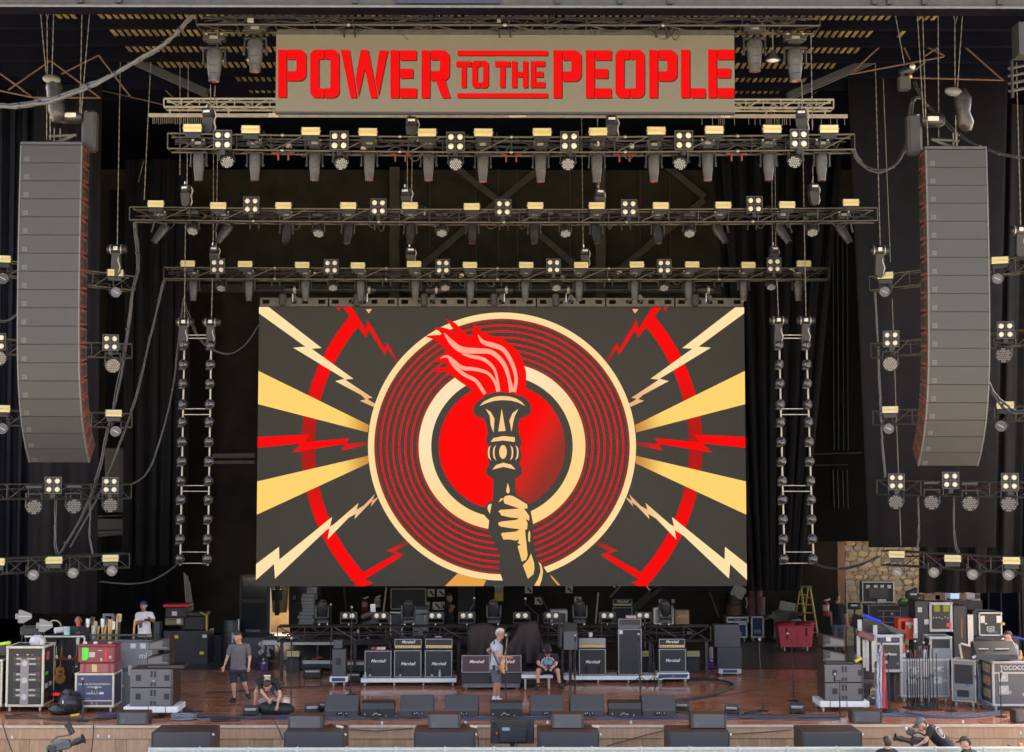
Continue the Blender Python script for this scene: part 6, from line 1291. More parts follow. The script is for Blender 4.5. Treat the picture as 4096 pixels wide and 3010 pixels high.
MB().tube([(.2,-.05,h+.13),(w/2+.07,-.07,h+.02),(w/2+.09,-.06,-.4),(w/2+.05,-.06,-1.1)],.022,6).build('yellow_strap',mat('yellow_strap',(.62,.50,.03),.6),t,True)
YTB=Yf(2655)
for x0,x1,yt,yb,l,Y in((717,772,2495,2655,'tall ribbed black tube case standing on the open floor behind the wedge speakers',YTB),(882,946,2483,2645,'tall black round case with a silver edge behind the walking man',Yf(2645)),(606,642,2488,2580,'black tube case beside the man in the white shirt',YB1)):
    cx,w,zb,zt=pc(x0,x1,yt,yb,Y);t=thing('tube_case',l,'tube case',(cx,Y+w/2,0));MB().lathe([(0,w*.46),(.03,w/2),(.96,w/2),(1,w*.46)],(0,0,0),(0,0,zt),20).build('tube',mat('scuffed_black',(.05,.053,.056),.4,0,.3,6),t,True)
    for k in(.3,.7):MB().lathe([(0,w*.505),(1,w*.505)],(0,0,zt*k),(0,0,zt*k+.025),20).build('band',PLAS,t,True)
    MB().bx(w*.2,w*.3,-w*.54,-w*.48,zt*.45,zt*.7).build('latch',ALU if x0>800 else PLASG,t)
    if x0>800:MB().bx(w*.5,w*.58,-.05,.3,0,zt+.03,.01).build('side_board',BLKC,t);MB().bx(w*.5,w*.58,-.075,-.051,0,zt+.03).build('silver_edge',ALU,t)
p=fl(795,2645);t=thing('hand_truck','small-wheeled cart under the black cases with a grey hub','cart',p);MB().cyl((0,-.05,.14),(0,.05,.14),.14,n=16).build('tyre',RUB,t,True);MB().cyl((0,-.055,.14),(0,-.051,.14),.07,n=12).build('hub',ALU,t);MB().bx(-.3,.4,.06,.6,.2,.26).build('deck',PLASG,t);MB().bx(.32,.38,.0,.06,.1,.9).build('upright',ALU,t);MB().bx(-.3,.38,.0,.05,.28,.31).build('red_edge',REDM,t)
t=thing('poles','bundle of pale poles leaning on the wall beside the red-lidded tote','poles',at(770,2530,12.2));o=Vector(t.location)
for x0,x1,yt in((736,755,2292),(742,766,2298),(750,775,2305),(757,784,2328)):MB().cyl(at(x1,2530,12.2)-o,at(x0,yt,12.8)-o,.022,n=8).build('pole',mat('pale_pole',(.30,.27,.20),.5,.1),t,True)
lbox('road_case','low dark case with a pale edge behind the walking man','road case',832,960,2540,2600,12.2,.7,BLKC,'panel_body',floor=True);
t=lbox('ramp','grey ramp leading up to the platform behind the walking man','ramp',965,1075,2552,2590,11.6,1.2,mat('grey_ramp',(.08,.075,.07),.6),'ramp_panel',floor=True);MB().bx(-.4,.4,-.01,-.001,.0,.12).build('ramp_kick',BLK,t)
# doors in the rear wall
YR_=17.0
def wallpart(t,mtt,name,x0,x1,yt,yb,Y,dep=.04,b=0):
    a_,b_=at(x0,yt,Y),at(x1,yb,Y);o=MB().bx(a_.x,b_.x,Y-dep,Y,b_.z,a_.z,b).build(name,mtt,None);o.parent=t;o.matrix_parent_inverse=t.matrix_basis.inverted();return o
t=thing('drinks_cabinet','tall black glass-fronted cabinet with pale lettering behind the walking man','cabinet',(at(1018,2530,13).x,13,0));wallpart(t,BLK,'cabinet_body',962,1075,2300,2545,13.05,.0+.04);wallpart(t,mat('dark_glass',(.03,.03,.032),.12,0,0),'glass_door',968,1066,2412,2520,12.99,.02);wallpart(t,mat('dark_glass',(.03,.03,.032),.12,0,0),'upper_glass',968,1066,2310,2398,12.99,.02);wallpart(t,STEELD,'cross_bar',965,1070,2402,2409,12.98,.03);wallpart(t,STEELD,'jamb',960,966,2300,2535,12.97,.05);wallpart(t,STEELD,'jamb',1070,1078,2300,2535,12.97,.05)
text_mb('SAMSUNG' if 0 else 'DVNAMIC',.10,'lettering',mat('grey_letters',(.4,.4,.4),.5),t,(at(1013,2524,12.95).x-t.location.x,-.08,at(1013,2524,12.95).z),(R(90),0,0))
t=thing('doorway','lit tan doorway with a bin standing in it behind the video wall','doorway',(at(1125,2480,17.6).x,17.6,0));TANW=mat('tan_corridor',(.42,.31,.19),.8,0,.15);wallpart(t,TANW,'corridor_wall',1040,1200,2300,2545,20.4,.05);wallpart(t,mat('door_trim',(.16,.11,.065),.6),'inner_frame',1148,1156,2360,2440,20.3,.05);wallpart(t,mat('door_trim',(.16,.11,.065),.6),'inner_frame',1092,1147,2360,2367,20.3,.05);wallpart(t,BLK,'dark_panel',1093,1147,2368,2385,20.3,.03);o=MB().bx(xa_-2,xb_+2,18.55,20.4,-.1,-.002).build('corridor_floor',mat('corridor_floor',(.34,.27,.18),.5),None);o.parent=t;o.matrix_parent_inverse=t.matrix_basis.inverted();wallpart(t,STEELD,'jamb',1158,1172,2330,2500,17.0,.1)  # corridor added open to the sky so daylight brightens the doorway
p=at(1115,2452,16.6);t=thing('trash_bin','tall tan bin in the lit doorway','bin',p);MB().lathe([(0,.24),(.97,.31),(1,.34)],(0,.2,0),(0,.2,.85),14).build('bin_body',TAN,t,True);MB().lathe([(0,.33),(1,.35)],(0,.2,.85),(0,.2,.9),14).build('rim',mat('pale_tan',(.55,.45,.28),.6),t,True)
p=at(1108,2462,15.5);t=thing('black_pole','black pole with a thick collar standing before the lit doorway','pole',p);MB().cyl((0,0,0),(0,0,1.6),.08,n=10).build('pole',BLK,t,True);MB().cyl((0,0,.5),(0,0,.85),.16,n=10).build('collar',BLK,t,True)
t=thing('glass_door','glass door with stacks of white boxes behind it','door',(at(1220,2500,17.2).x,17.2,0));wallpart(t,mat('door_glass',(.09,.09,.088),.1,0,.3,2),'upper_glass',1168,1272,2340,2398,17.2,.03);wallpart(t,mat('door_glass',(.09,.09,.088),.1,0,.3,2),'lower_glass',1168,1272,2408,2505,17.2,.03);wallpart(t,STEELD,'cross_bar',1166,1275,2398,2408,17.15,.05);wallpart(t,STEELD,'jamb',1272,1282,2335,2505,17.15,.05);wallpart(t,LABELW,'number_card',1166,1181,2383,2398,17.12,.02);wallpart(t,mat('painted_reflection',(.60,.60,.58),.4,0,.5,3),'lit_pane',1228,1268,2350,2398,17.16,.01)  # the pale pane paints a bright reflection onto the door glass
text_mb('6',.16,'door_number',BLK,t,(at(1173.5,2390,17.1).x-t.location.x,-.11,at(1173,2390,17.1).z),(R(90),0,0))
t=thing('box_stack','stack of white boxes beside the glass door','boxes',at(1230,2505,15.8))
for i in range(9):MB().box((random.uniform(-.04,.06)+(-.05 if i<4 else .02),.2,.06+i*.117),(.42 if i>3 else .5,.4,.11),.01).build('white_box',ALUW,t)
def wallthing(name,label,cat,x0,x1,yt,yb,Y,mt,dep=.03,part=None):t=thing(name,label,cat,(at((x0+x1)/2,yb,Y).x,Y,at(2012,yb,Y).z));wallpart(t,mt,part or 'sheet',x0,x1,yt,yb,Y,dep);return t
YW_=16.6
q=wallthing('black_board','large black board in a pale frame on the rear wall under the video wall','board',1562,1705,2355,2438,YW_,BLK)
for r_ in((1562,1705,2354,2358),(1562,1566,2358,2440),(1701,1705,2358,2420),(1562,1610,2434,2439),(1560,1564,2445,2510),(1560,1606,2445,2450)):wallpart(q,mat('pale_wood_strip',(.62,.52,.36),.6),'frame_strip',*r_,YW_-.04,.03)
PAPER=mat('aged_poster_paper',(.68,.64,.52),.7,0,.12,6);PRT=mat('poster_print',(.05,.045,.04),.7)
for x0,x1,yt,yb,l in((1711,1738,2357,2388,'first of the upper row near the man at the rear wall'),(1748,1778,2357,2387,'second of the upper row near the man at the rear wall'),(1731,1764,2409,2440,'middle of the lower row near the man at the rear wall'),(1706,1718,2409,2438,'half-hidden one starting the lower row near the grey combo amplifier'),(1767,1778,2408,2440,'card just behind the man at the rear wall'),(2100,2130,2345,2374,'card hanging under the video wall close to the yellow sign'),(2139,2170,2390,2419,'lower card between two hanging cards under the video wall'),(2262,2291,2345,2373,'card hanging under the video wall near the third spotlight'),(2297,2326,2388,2418,'lowest card over the upright spotlight near the gold-faced amplifier')):
    t=wallthing('wall_card','pale square card, '+l,'poster',x0,x1,yt,yb,YW_-.05,PAPER,.02);wallpart(t,PRT,'print',x0+(x1-x0)*.3,x0+(x1-x0)*.55,yt+6,yt+15,YW_-.075,.005);s=strut(x0+(x1-x0)*.5,yt+12,x1-4,yb-4,YW_-.08,.06,'print',None,PRT,.005);s.parent=t;s.matrix_parent_inverse=t.matrix_basis.inverted()
t=wallthing('yellow_sign','yellow notice with a pale top hanging under the video wall','sign',1979,2013,2372,2405,YW_-.05,mat('yellow_notice',(.62,.50,.05),.6));wallpart(t,mat('pale_notice',(.38,.40,.42),.6),'pale_top',1979,2013,2352,2371,YW_-.05,.03);wallpart(t,ALU,'hanger',1977,2015,2344,2350,YW_-.05,.04)
wallthing('dark_door','dark door with faint lettering beside the man at the rear wall','door',1832,1900,2345,2520,YW_,mat('dark_door_paint',(.028,.025,.02),.5),.05,'leaf')
def extinguisher(px,yt,yb,Y,label,mt):
    p=at(px,yb,Y);h=at(px,yt,Y).z-p.z;t=thing('fire_extinguisher',label,'fire extinguisher',p);MB().lathe([(0,.09),(.03,.10),(.68,.10),(.78,.05),(.80,.03)],(0,0,0),(0,0,h),14).build('cylinder',mt,t,True);MB().box((.03,-.02,h*.88),(.2,.06,.06),.015,(0,-.3,0)).build('handle',ALU,t);MB().tube([(.02,-.03,h*.86),(-.13,-.05,h*.8),(-.14,-.05,h*.5)],.018,6).build('hose',RUB,t,True);MB().lathe([(0,.102),(1,.102)],(0,0,h*.3),(0,0,h*.6),14).build('label_band',mat('extinguisher_label',(.4,.32,.25),.6,0,.4,20),t,True)
extinguisher(1459,2385,2446,YW_-.2,'red fire extinguisher on the rear wall under the video wall',REDM);extinguisher(1509,2382,2430,YW_-.2,'silver extinguisher on the rear wall beside the red one',ALU);extinguisher(3304,2392,2465,13,'red fire extinguisher beside the dark-clothed man at the timber post',REDM)
for x0,y0,x1,y1,l,mt in((1376,2350,1386,2460,'orange-brown pole leaning on the rear wall',RUSTP),(1545,2350,1532,2460,'pale pole leaning beside the extinguishers',mat('pale_wood_strip',(.62,.52,.36),.6)),(2393,2372,2382,2495,'thin pale pole leaning behind the last drum stand',mat('pale_wood_strip',(.62,.52,.36),.6)),(2838,2372,2875,2470,'orange-brown pole leaning near the cardboard drums',RUSTP),(2160,2380,2195,2450,'thin brown pole leaning under the hanging cards',RUSTP)):tag(MB().cyl(at(x0,y0,16.4),at(x1,y1,15.9),.03,n=7).build('leaning_pole',mt,None,True),l,'pole')
t=thing('staircase','dark stairs with a pale handrail going up behind the single amplifier stack','stairs',at(2530,2470,15));o_=t
def sp_(x0,y0,x1,y1,tk,nm,mt,Y=15):s=strut(x0,y0,x1,y1,Y,tk,nm,None,mt,.1);s.parent=t;s.matrix_parent_inverse=t.matrix_basis.inverted()
sp_(2440,2390,2490,2335,.05,'handrail',mat('pale_handrail',(.25,.27,.2),.4,.5));sp_(2530,2440,2640,2345,.25,'stringer',STEELD);sp_(2600,2372,2645,2335,.08,'handrail',ALU);sp_(2585,2345,2605,2370,.05,'brace',ALU);sp_(2450,2340,2462,2352,.05,'brace',ALU)
for k in range(6):sp_(2500+k*18,2440-k*15,2530+k*18,2440-k*15,.05,'tread',STEELD,15.2)
for px in(2640,2692):t=wallthing('wall_box','pale switch box on the rear wall above the last upright spotlight, %s'%('nearer the stairs' if px<2660 else 'further from the stairs'),'switch box',px-6,px+6,2398,2412,YW_,ALUW,.06);wallpart(t,BLK,'conduit',px-1,px+1,2412,2420,YW_,.03)
# amplifiers and boxes behind the low truss
t=lbox('combo_amplifier','pale grey combo amplifier behind the second upright spotlight','amplifier',1648,1712,2428,2458,11,.35,mat('silver_face',(.22,.24,.25),.6,0,.12,50));w,h,d,_=loc(t);q=MB();[q.cyl((-w/2+.1+i*.08,-.02,h-.04),(-w/2+.1+i*.08,0,h-.04),.018,n=6)for i in range(8)];q.build('knobs',BLK,t)['kind']='stuff';MB().bx(-w/2,w/2,-.006,-.001,h-.09,h).build('control_panel',PLAS,t)
lbox('speaker_cabinet','pale grey speaker cabinet under the grey combo amplifier','guitar cabinet',1652,1712,2460,2502,11,.35,mat('silver_face2',(.16,.175,.18),.6,0,.15,50),floor=True)
t=lbox('road_case','pale-edged black case behind the second upright spotlight','road case',1560,1612,2448,2505,11.2,.5,BLKC,'panel_body',floor=True);w,h,d,_=loc(t);q=MB();q.frame(-w/2,w/2,0,h,-.01,-.001,.05);q.build('edge_trim',CREAM,t)
t=lbox('keyboard_cover','brown covered keyboard leaning behind the second blinder','cover',1445,1500,2452,2470,8.2,.4,mat('brown_cover',(.09,.06,.045),.7),'cloth',.03);t.rotation_euler.y=-.35;MB().box((.0,-.02,-.15),(.5,.3,.12),.02,(0,.1,0)).build('keyboard',PLAS,t);MB().box((.22,-.03,.2),(.14,.02,.22),0,(0,.3,0)).build('white_tag',LABELW,t)
t=lbox('amplifier_case','pale amplifier case behind the fourth upright spotlight','case',2202,2270,2442,2498,9,.5,mat('pale_case',(.28,.27,.22),.6,0,.15),'panel_body');w,h,d,_=loc(t);MB().bx(-w/2+.06,w/2-.06,-.012,-.001,.05,h-.08).build('front_panel',PLAS,t)
amp_cab('rear black script cabinet near the stairs',2448,2532,2428,2500,12.5,at(2012,2500,12.5).z,False,group='rear cabinet');amp_head('rear gold-panelled script amplifier near the stairs',2450,2530,2395,2424,12.5,at(2012,2426,12.5).z)
t=lbox('cardboard_box','tan cardboard box behind the last upright spotlight','box',2700,2757,2443,2500,10.5,.5,CARD);w,h,d,_=loc(t);MB().bx(-.12,.18,-.006,-.001,h*.5,h*.7).build('pale_label',mat('pale_card',(.42,.3,.18),.8),t);MB().bx(-w/2,w/2,-.004,-.001,h-.14,h-.13).build('flap_edge',CARDD,t)
t=lbox('clear_case','pale panel behind the last upright spotlight','case',2614,2695,2432,2500,10.2,.3,mat('speckled_panel',(.22,.21,.17),.5,0,.7,8),'panel');w,h,d,_=loc(t);q=MB();q.frame(-w/2,w/2,0,h,-.02,-.001,.05);q.build('edge_trim',CREAM,t)
for x0,x1,yt,yb,l,mt,Y in((2990,3026,2340,2392,'upper dark brown drum of the stack, nearer the video wall',CARDD,15.2),(3024,3052,2340,2390,'upper pinkish brown drum of the stack',mat('pink_brown_card',(.20,.12,.09),.8),15.1),(2988,3030,2390,2462,'lower dark brown drum of the stack, nearer the video wall',CARDD,15.0),(3028,3064,2390,2462,'lower pinkish brown drum of the stack',mat('pink_brown_card',(.20,.12,.09),.8),14.9),(2906,2972,2422,2464,'brown fibre drum with a dark tub on it',mat('fibre_drum',(.13,.065,.03),.7),14.9),(2908,2970,2382,2420,'dark tub on the brown fibre drum',BLK,14.9)):
    cx,w,zb,zt=pc(x0,x1,yt,yb,Y);Y+=2.1;cx,w,zb,zt=pc(x0,x1,yt,yb,Y);t=thing('fibre_drum',l,'drum',(cx,Y+w/2,zb));hh=zt-t.location.z;MB().lathe([(0,w/2),(1,w/2)],(0,0,0),(0,0,hh),18).build('drum_wall',mt,t,True);MB().lathe([(0,w*.51),(1,w*.51)],(0,0,hh*.94),(0,0,hh),18).build('rim_band',mt,t,True)
t=thing('white_bucket_lid','tilted white sheet lying on the dark tub','sheet',at(2953,2368,17));MB().box((0,0,0),(.46,.06,.42),.02,(.2,.45,0)).build('sheet',ALUW,t);MB().tube([(.25,0,-.2),(.3,0,-.4),(.25,0,-.55)],.015,5).build('cord',LABELW,t)
def smallcase(name,label,x0,x1,yt,yb,Y,dep=.6,wh=True):return case(name,label,x0,x1,yt,yb,Y,dep,NAVY,ALU,wh,0,0,1,tk=.06,z0=(0 if wh else None))
smallcase('road_case','flat blue case with pale edges on top of another near the brown drums',2905,2995,2468,2492,16.9,.7,False);smallcase('road_case','lower blue case with pale edges behind the tall black monitors',2920,2990,2494,2558,16.9,.7);smallcase('road_case','upright blue case with a handle plate beside the grey tarpaulin',3003,3057,2466,2558,16.9,.6);smallcase('road_case','blue case half under the grey tarpaulin',3096,3206,2478,2560,16.9,.7)
# tarpaulin
t=thing('tarpaulin','crumpled grey tarpaulin thrown over the blue cases by the ladder','tarpaulin',at(3140,2500,16.6));o_=Vector(t.location);n=14;v=[];f=[]
prof=[(3058,2470),(3066,2455),(3085,2447),(3110,2444),(3140,2442),(3170,2443),(3195,2448),(3215,2452),(3222,2458)];low=[(3060,2476),(3075,2474),(3092,2480),(3105,2496),(3125,2503),(3150,2500),(3165,2480),(3190,2468),(3216,2462)]
K=len(prof)
for j in range(7):
    for i in range(K):
        u=j/6;a_=at(*prof[i],17.3);b_=at(*low[i],16.5);p=a_.lerp(b_,u)-o_;v.append((p.x,p.y+random.uniform(-.08,.08),p.z+random.uniform(-.05,.05)+.06*math.sin(u*3.1)))
q=MB();q.v=v;q.f=[(j*K+i,j*K+i+1,(j+1)*K+i+1,(j+1)*K+i)for j in range(6)for i in range(K-1)];q.build('sheet',mat('grey_tarp',(.15,.14,.11),.7,0,.3,4,.3),t,True);MB().box(at(3148,2432,17.5)-o_,(.55,.05,.4),.06,(.2,.2,0)).build('pale_board',mat('pale_green_board',(.42,.46,.36),.6),t)
# red tub
YRT=Yf(2607);cx,w,zb,zt=pc(3114,3256,2510,2598,YRT);t=thing('laundry_tub','large red plastic tub on wheels with a red bag lining','tub',(cx,YRT,0));hh=zt;RTUB=mat('tub_red',(.80,.085,.11),.45,0,.06,5)
q=MB();w2=w*.44;q.prism([(-w2,.14),(w2,.14),(w/2,hh),(-w/2,hh)],0,.75);q.build('tub_body',RTUB,t)
for i in range(9):x=-w*.42+i*w*.105;MB().prism([(x*.9,.16),(x*.9+.05,.16),(x+.055,hh-.06),(x,hh-.06)],-.02,-.002).build('rib',RTUB,t)
MB().bx(-w/2-.03,w/2+.03,-.04,.8,hh+.002,hh+.05,.015).build('rim',RTUB,t);q=MB();q.sph((-.3,.35,hh+.08),(.35,.32,.09),12,6);q.build('bag_lining',mat('dark_red_bag',(.30,.02,.03),.35,0,.3,8,.5),t,'all');q=MB();q.sph((.36,.35,hh+.08),(.33,.32,.08),12,6);q.build('bag_lining',mat('dark_red_bag',(.30,.02,.03),.35),t,'all')
for x in(-.32,.32):MB().bx(x-.02,x+.03,-.05,-.042,hh-.28,hh-.02).build('strap',BLK,t)
MB().bx(.03,.055,-.03,-.022,.15,hh).build('chain_strip',CHAIN,t);wheels(t,w*.8,.7,.06,mt=LABELW)
# step ladder
YL=17.7;t=thing('step_ladder','yellow A-frame step ladder standing open before the dark wall','ladder',(at(3228,2547,YL).x,YL,0));o_=Vector(t.location);LY=mat('ladder_yellow',(.75,.56,.17),.5,0,.15)
def lb(x0,y0,x1,y1,nm,r=.03,dy0=0,dy1=0,mt=LY):MB().cyl(at(x0,y0,YL+dy0)-o_,at(x1,y1,YL+dy1)-o_,r,n=6).build(nm,mt,t)
lb(3205,2350,3222,2510,'front_rail',.035,0,-.4);lb(3240,2350,3272,2546,'front_rail',.035,0,-.4);lb(3202,2352,3180,2470,'rear_rail',.028,.05,.5);lb(3232,2352,3216,2480,'rear_rail',.028,.05,.5)
for y,xa,xb in((2392,3210,3247),(2420,3213,3252),(2453,3216,3258),(2488,3220,3263)):lb(xa,y,xb,y,'tread',.03,-.05-.0018*(y-2350),-.05-.0018*(y-2350),mat('ladder_orange',(.5,.27,.10),.5))
for y,xa,xb in((2380,3198,3229),(2416,3192,3225)):lb(xa,y,xb,y,'rear_bar',.02,.2,.2)
MB().box((at(3222,2347,YL)-o_),(.42,.2,.06),.01).build('top_cap',mat('ladder_cap',(.25,.24,.2),.5),t);lb(3250,2530,3272,2530,'foot_bar',.02,-.4,-.4)
# ================================================================== STONE-WALL SIDE RACKS
YV1=9.5
t=case('tv_case','open-lidded flight case holding a dark flat screen before the stone wall',3448,3578,2327,2412,12.5,.35,BLK,ALU,False,0,0,0,tk=.035,cat='flight case',knob=False);w,h,d,_=loc(t);MB().bx(-w/2+.18,w/2-.2,-.03,-.001,h*.20,h*.72,.02).build('screen',mat('matt_screen',(.06,.058,.055),.35,0,.2,2),t)
q=MB();[q.box((x,-.01,h-.16),(.12,.02,.11),.01)for x in(-.32,-.08,.12,.34)];q.build('lid_fittings',ALU,t)['kind']='stuff';MB().bx(-.05,.22,-.12,-.03,.0,.12).build('pale_unit',ALUW,t)
t=case('road_case','wide black case with pale shelf bars under the open screen case',3473,3606,2420,2530,9.5,.7,BLKC,mat('bronze_trim',(.26,.22,.17),.5,.3),False,0,0,0,tk=.03,knob=False);w,h,d,_=loc(t)
for z in(h*.78,h*.57,h*.36):MB().bx(-.2,w/2-.05,-.03,-.001,z-.012,z+.012).build('shelf_bar',mat('bronze_trim',(.26,.22,.17),.5,.3),t)
MB().bx(-.06,-.03,-.03,-.001,.1,h*.78).build('upright_bar',mat('bronze_trim',(.26,.22,.17),.5,.3),t);MB().bx(.24,.33,-.02,-.001,.1,h*.75).build('grey_strip',PLASG,t);MB().bx(w/2+.02,w/2+.35,.0,.3,h*.3,h*.98).build('grey_side_box',PLASG,t)
t=thing('green_helmet_bag','dark and lime green pouch on the racks near the stone wall','pouch',at(3612,2412,9));MB().sph((0,0,0),(.16,.12,.13),12,8).build('pouch',mat('dark_green',(.03,.06,.02),.6),t,'all');MB().box((.03,-.08,.07),(.2,.06,.06),.02).build('lime_flap',mat('lime_green2',(.2,.42,.03),.5),t)
t=thing('milk_crate','bright red plastic milk crate with tape on it','crate',at(3624,2538,6.0));CR=mat('crate_red',(.62,.06,.03),.45,0,.06);w,h=62*m(6),62*m(6)
q=MB();q.bx(-w/2,w/2,0,.02,0,h*.3);q.bx(-w/2,w/2,0,.02,h*.82,h);q.bx(-w/2,-w*.3,0,.02,h*.3,h*.82);q.bx(-.02,w/2,0,.02,h*.3,h*.82);q.build('front_face',CR,t)
for x in(-w/2,w/2-.02):MB().bx(x,x+.02,.021,.35,0,h).build('side_face',CR,t)
MB().bx(-w/2,w/2,.351,.37,0,h).build('rear_face',CR,t);MB().bx(.0,w/2-.01,-.006,-.001,h*.6,h*.75).build('grey_tape',ALU,t);MB().cyl((.1,-.008,h*.48),(.1,-.001,h*.48),.045,n=12).build('green_sticker',mat('green_sticker',(.2,.6,.2),.5),t);MB().prism([(.0,-.12),(w*.75,-.16),(w*.5,.0),(.0,.0)],-.02,.2).build('lower_red_box',CR,t)
# mixing console with blue light bar
YM=3.6;t=thing('mixing_console','black mixing console with a blue glowing light bar, behind the flag','mixing desk',at(3475,2560,YM));o_=Vector(t.location)
q=MB();q.prism([(v_.x,v_.z)for v_ in(at(3440,2520,YM)-o_,at(3455,2470,YM)-o_,at(3520,2490,YM)-o_,at(3590,2532,YM)-o_,at(3570,2542,YM)-o_,at(3500,2540,YM)-o_)],0,1.1);q.build('desk_body',BLK,t);MB().cyl(at(3453,2460,YM)-o_,at(3524,2487,YM)-o_,.03,n=8).build('blue_light_bar',led('blue_led_bar',50,80,250),t)
q=MB();q.prism([(v_.x,v_.z)for v_ in(at(3515,2487,YM-.05)-o_,at(3560,2505,YM-.05)-o_,at(3635,2535,YM-.05)-o_,at(3600,2541,YM-.05)-o_,at(3575,2536,YM-.05)-o_)],-.06,-.01);q.build('control_surface',PLASG,t)
for p0,p1 in(((3439,2475),(3439,2520)),((3501,2497),(3504,2545))):MB().bx(*(sorted((at(*p0,YM-.3).x-.05-o_.x,at(*p0,YM-.3).x+.05-o_.x))),-.3,-.25,at(*p1,YM).z-o_.z,at(*p0,YM).z-o_.z).build('case_lid_edge',mat('pale_edge',(.42,.44,.40),.5),t)
# white-edged open rack and black case
YO=2.6;t=case('console_case','black console case with broad pale edges behind the flag',3497,3612,2540,2690,YO+.6,.9,BLKC,ALUW,False,0,.24,0,tk=.07,cat='flight case');w,h,d,_=loc(t);MB().bx(-.22,.22,-.012,-.001,h-.17,h-.07,.01).build('handle_recess',BLUECASE,t);MB().bx(-.06,.06,-.02,-.0125,h-.16,h-.05).build('butterfly_latch',ALU,t);MB().bx(-.3,.2,-.012,-.001,h*.45,h*.5).build('white_plate',ALUW,t)
t=thing('open_rack','open rack seen edge-on with pale uprights and a maroon top rail','equipment rack',(at(3450,2690,YO).x,YO,0));o_=Vector(t.location)
for x,y0,y1 in((3434,2545,2640),(3457,2560,2672),(3468,2560,2685),(3493,2565,2690)):a_=at(x,y0,YO);b_=at(x,y1,YO);MB().bx(a_.x-.04-o_.x,a_.x+.04-o_.x,0,.08,b_.z-o_.z,a_.z-o_.z).build('upright',ALUW,t)
sp2=strut(3430,2532,3490,2558,YO-.1,.12,'maroon_rail',None,mat('maroon_rail',(.16,.04,.04),.5),.15);sp2.parent=t;sp2.matrix_parent_inverse=t.matrix_basis.inverted()
a_=at(3428,2700,YO+.3);b_=at(3495,2540,YO+.3);MB().bx(a_.x-o_.x,b_.x-o_.x,.3,.34,0,b_.z).build('dark_back',BLK,t)
for k in range(5):MB().bx(a_.x-o_.x+.05,b_.x-o_.x-.05,.1,.29,.25+k*.3,.36+k*.3).build('rack_unit',PLASG if k%2 else PLAS,t)
# rack with a pale frame and displays, rack with orange lights
YE=6.0
t=case('display_rack','black rack in a broad pale frame with yellow text displays',3716,3812,2410,2528,YE,.8,BLKC,ALUW,False,0,0,0,tk=.075,cat='equipment rack');w,h,d,_=loc(t);MB().bx(-w/2+.08,w/2-.08,-.008,-.001,.08,h-.08).build('rack_face',BLK,t)
for k in range(4):
    for x in(-.18,.06):MB().bx(x,x+.15,-.014,-.0085,h*.69+k*.045,h*.69+k*.045+.022).build('display_line',led('yellow_display',190,185,30),t)
q=MB();[q.sph((-.28+i*.075,-.02,h*.46+random.uniform(-.04,.04)),.025,6,4)for i in range(8)];q.build('plug_row',ALU,t)['kind']='stuff';MB().bx(.14,.27,-.015,-.0085,h*.16,h*.30).build('red_unit',mat('bright_red',(.75,.05,.03),.4),t)
t=lbox('cable_rack','black side of the display rack with silver latches','equipment rack',3660,3714,2405,2540,YE-.15,.7,BLKC,'panel_body',floor=True);w,h,d,_=loc(t)
for x,z in((-.05,h*.9),(.12,h*.76),(-.18,h*.6),(.15,h*.56)):MB().box((x,-.01,z),(.12,.02,.14),.02).build('latch',ALUW,t)
MB().bx(-.22,-.12,-.012,-.001,h*.58,h*.8).build('white_sheet',LABELW,t)
t=lbox('light_rack','black rack with a column of orange lights beside the display rack','equipment rack',3812,3868,2424,2600,YE+.1,.7,BLKC,'panel_body',floor=True);w,h,d,_=loc(t)
for k in range(10):MB().bx(.03,.065,-.012,-.001,h-.85+k*.055,h-.825+k*.055).build('orange_light',led('orange_indicator',235,130,30),t)
MB().bx(-w/2,-.05,-.012,-.001,h-.30,h-.28).build('orange_strip',led('dim_orange',140,75,30),t)
t=case('road_case','square black road case with corner latches behind the man with a microphone',3914,4010,2450,2545,6.4,.7,BLKC,ALU,False,0,0,1,tk=.04);w,h,d,_=loc(t)
for x in(-w/2+.1,w/2-.1):MB().box((x,-.012,h*.70),(.13,.02,.2),.02).build('corner_latch',ALU,t)
MB().sph((w/2+.02,-.05,h*.52),.04,8,6).build('orange_lamp',led('orange_lamp',255,190,90),t,True);MB().bx(-w/2-.3,-w/2-.15,.0,.3,-.6,h*.9).build('side_column',ALU,t);MB().bx(-w/2-.15,-w/2-.002,.05,.5,-.6,h*1.05).build('dark_side',BLK,t)
lbox('stage_table','black table box under the square road case','table',3905,4080,2546,2640,6.3,.8,BLKC,'panel_body',floor=True)
t=lbox('drawer_cabinet','pale-edged drawer cabinet beyond the man in the striped shirt','cabinet',3894,3936,2373,2440,12,.5,BLKC,'panel_body');w,h,d,_=loc(t)
for k in range(5):MB().bx(-w/2,w/2,-.014,-.001,.05+k*h*.13,.10+k*h*.13).build('drawer_edge',CREAM,t)
q=MB();q.frame(-w/2,w/2,h*.62,h,-.014,-.001,.04);q.build('upper_trim',CREAM,t);MB().box((0,-.02,h*.8),(.22,.02,.13),.01).build('handle_plate',ALU,t)
t=lbox('laptop_screen','bright bluish screen before the stone wall beside the striped shirt man','screen',3802,3838,2370,2396,10.5,.03,led('screen_glow',190,220,250),'panel');MB().bx(-.2,.2,-.1,.2,-.03,-.002).build('base',PLAS,t)
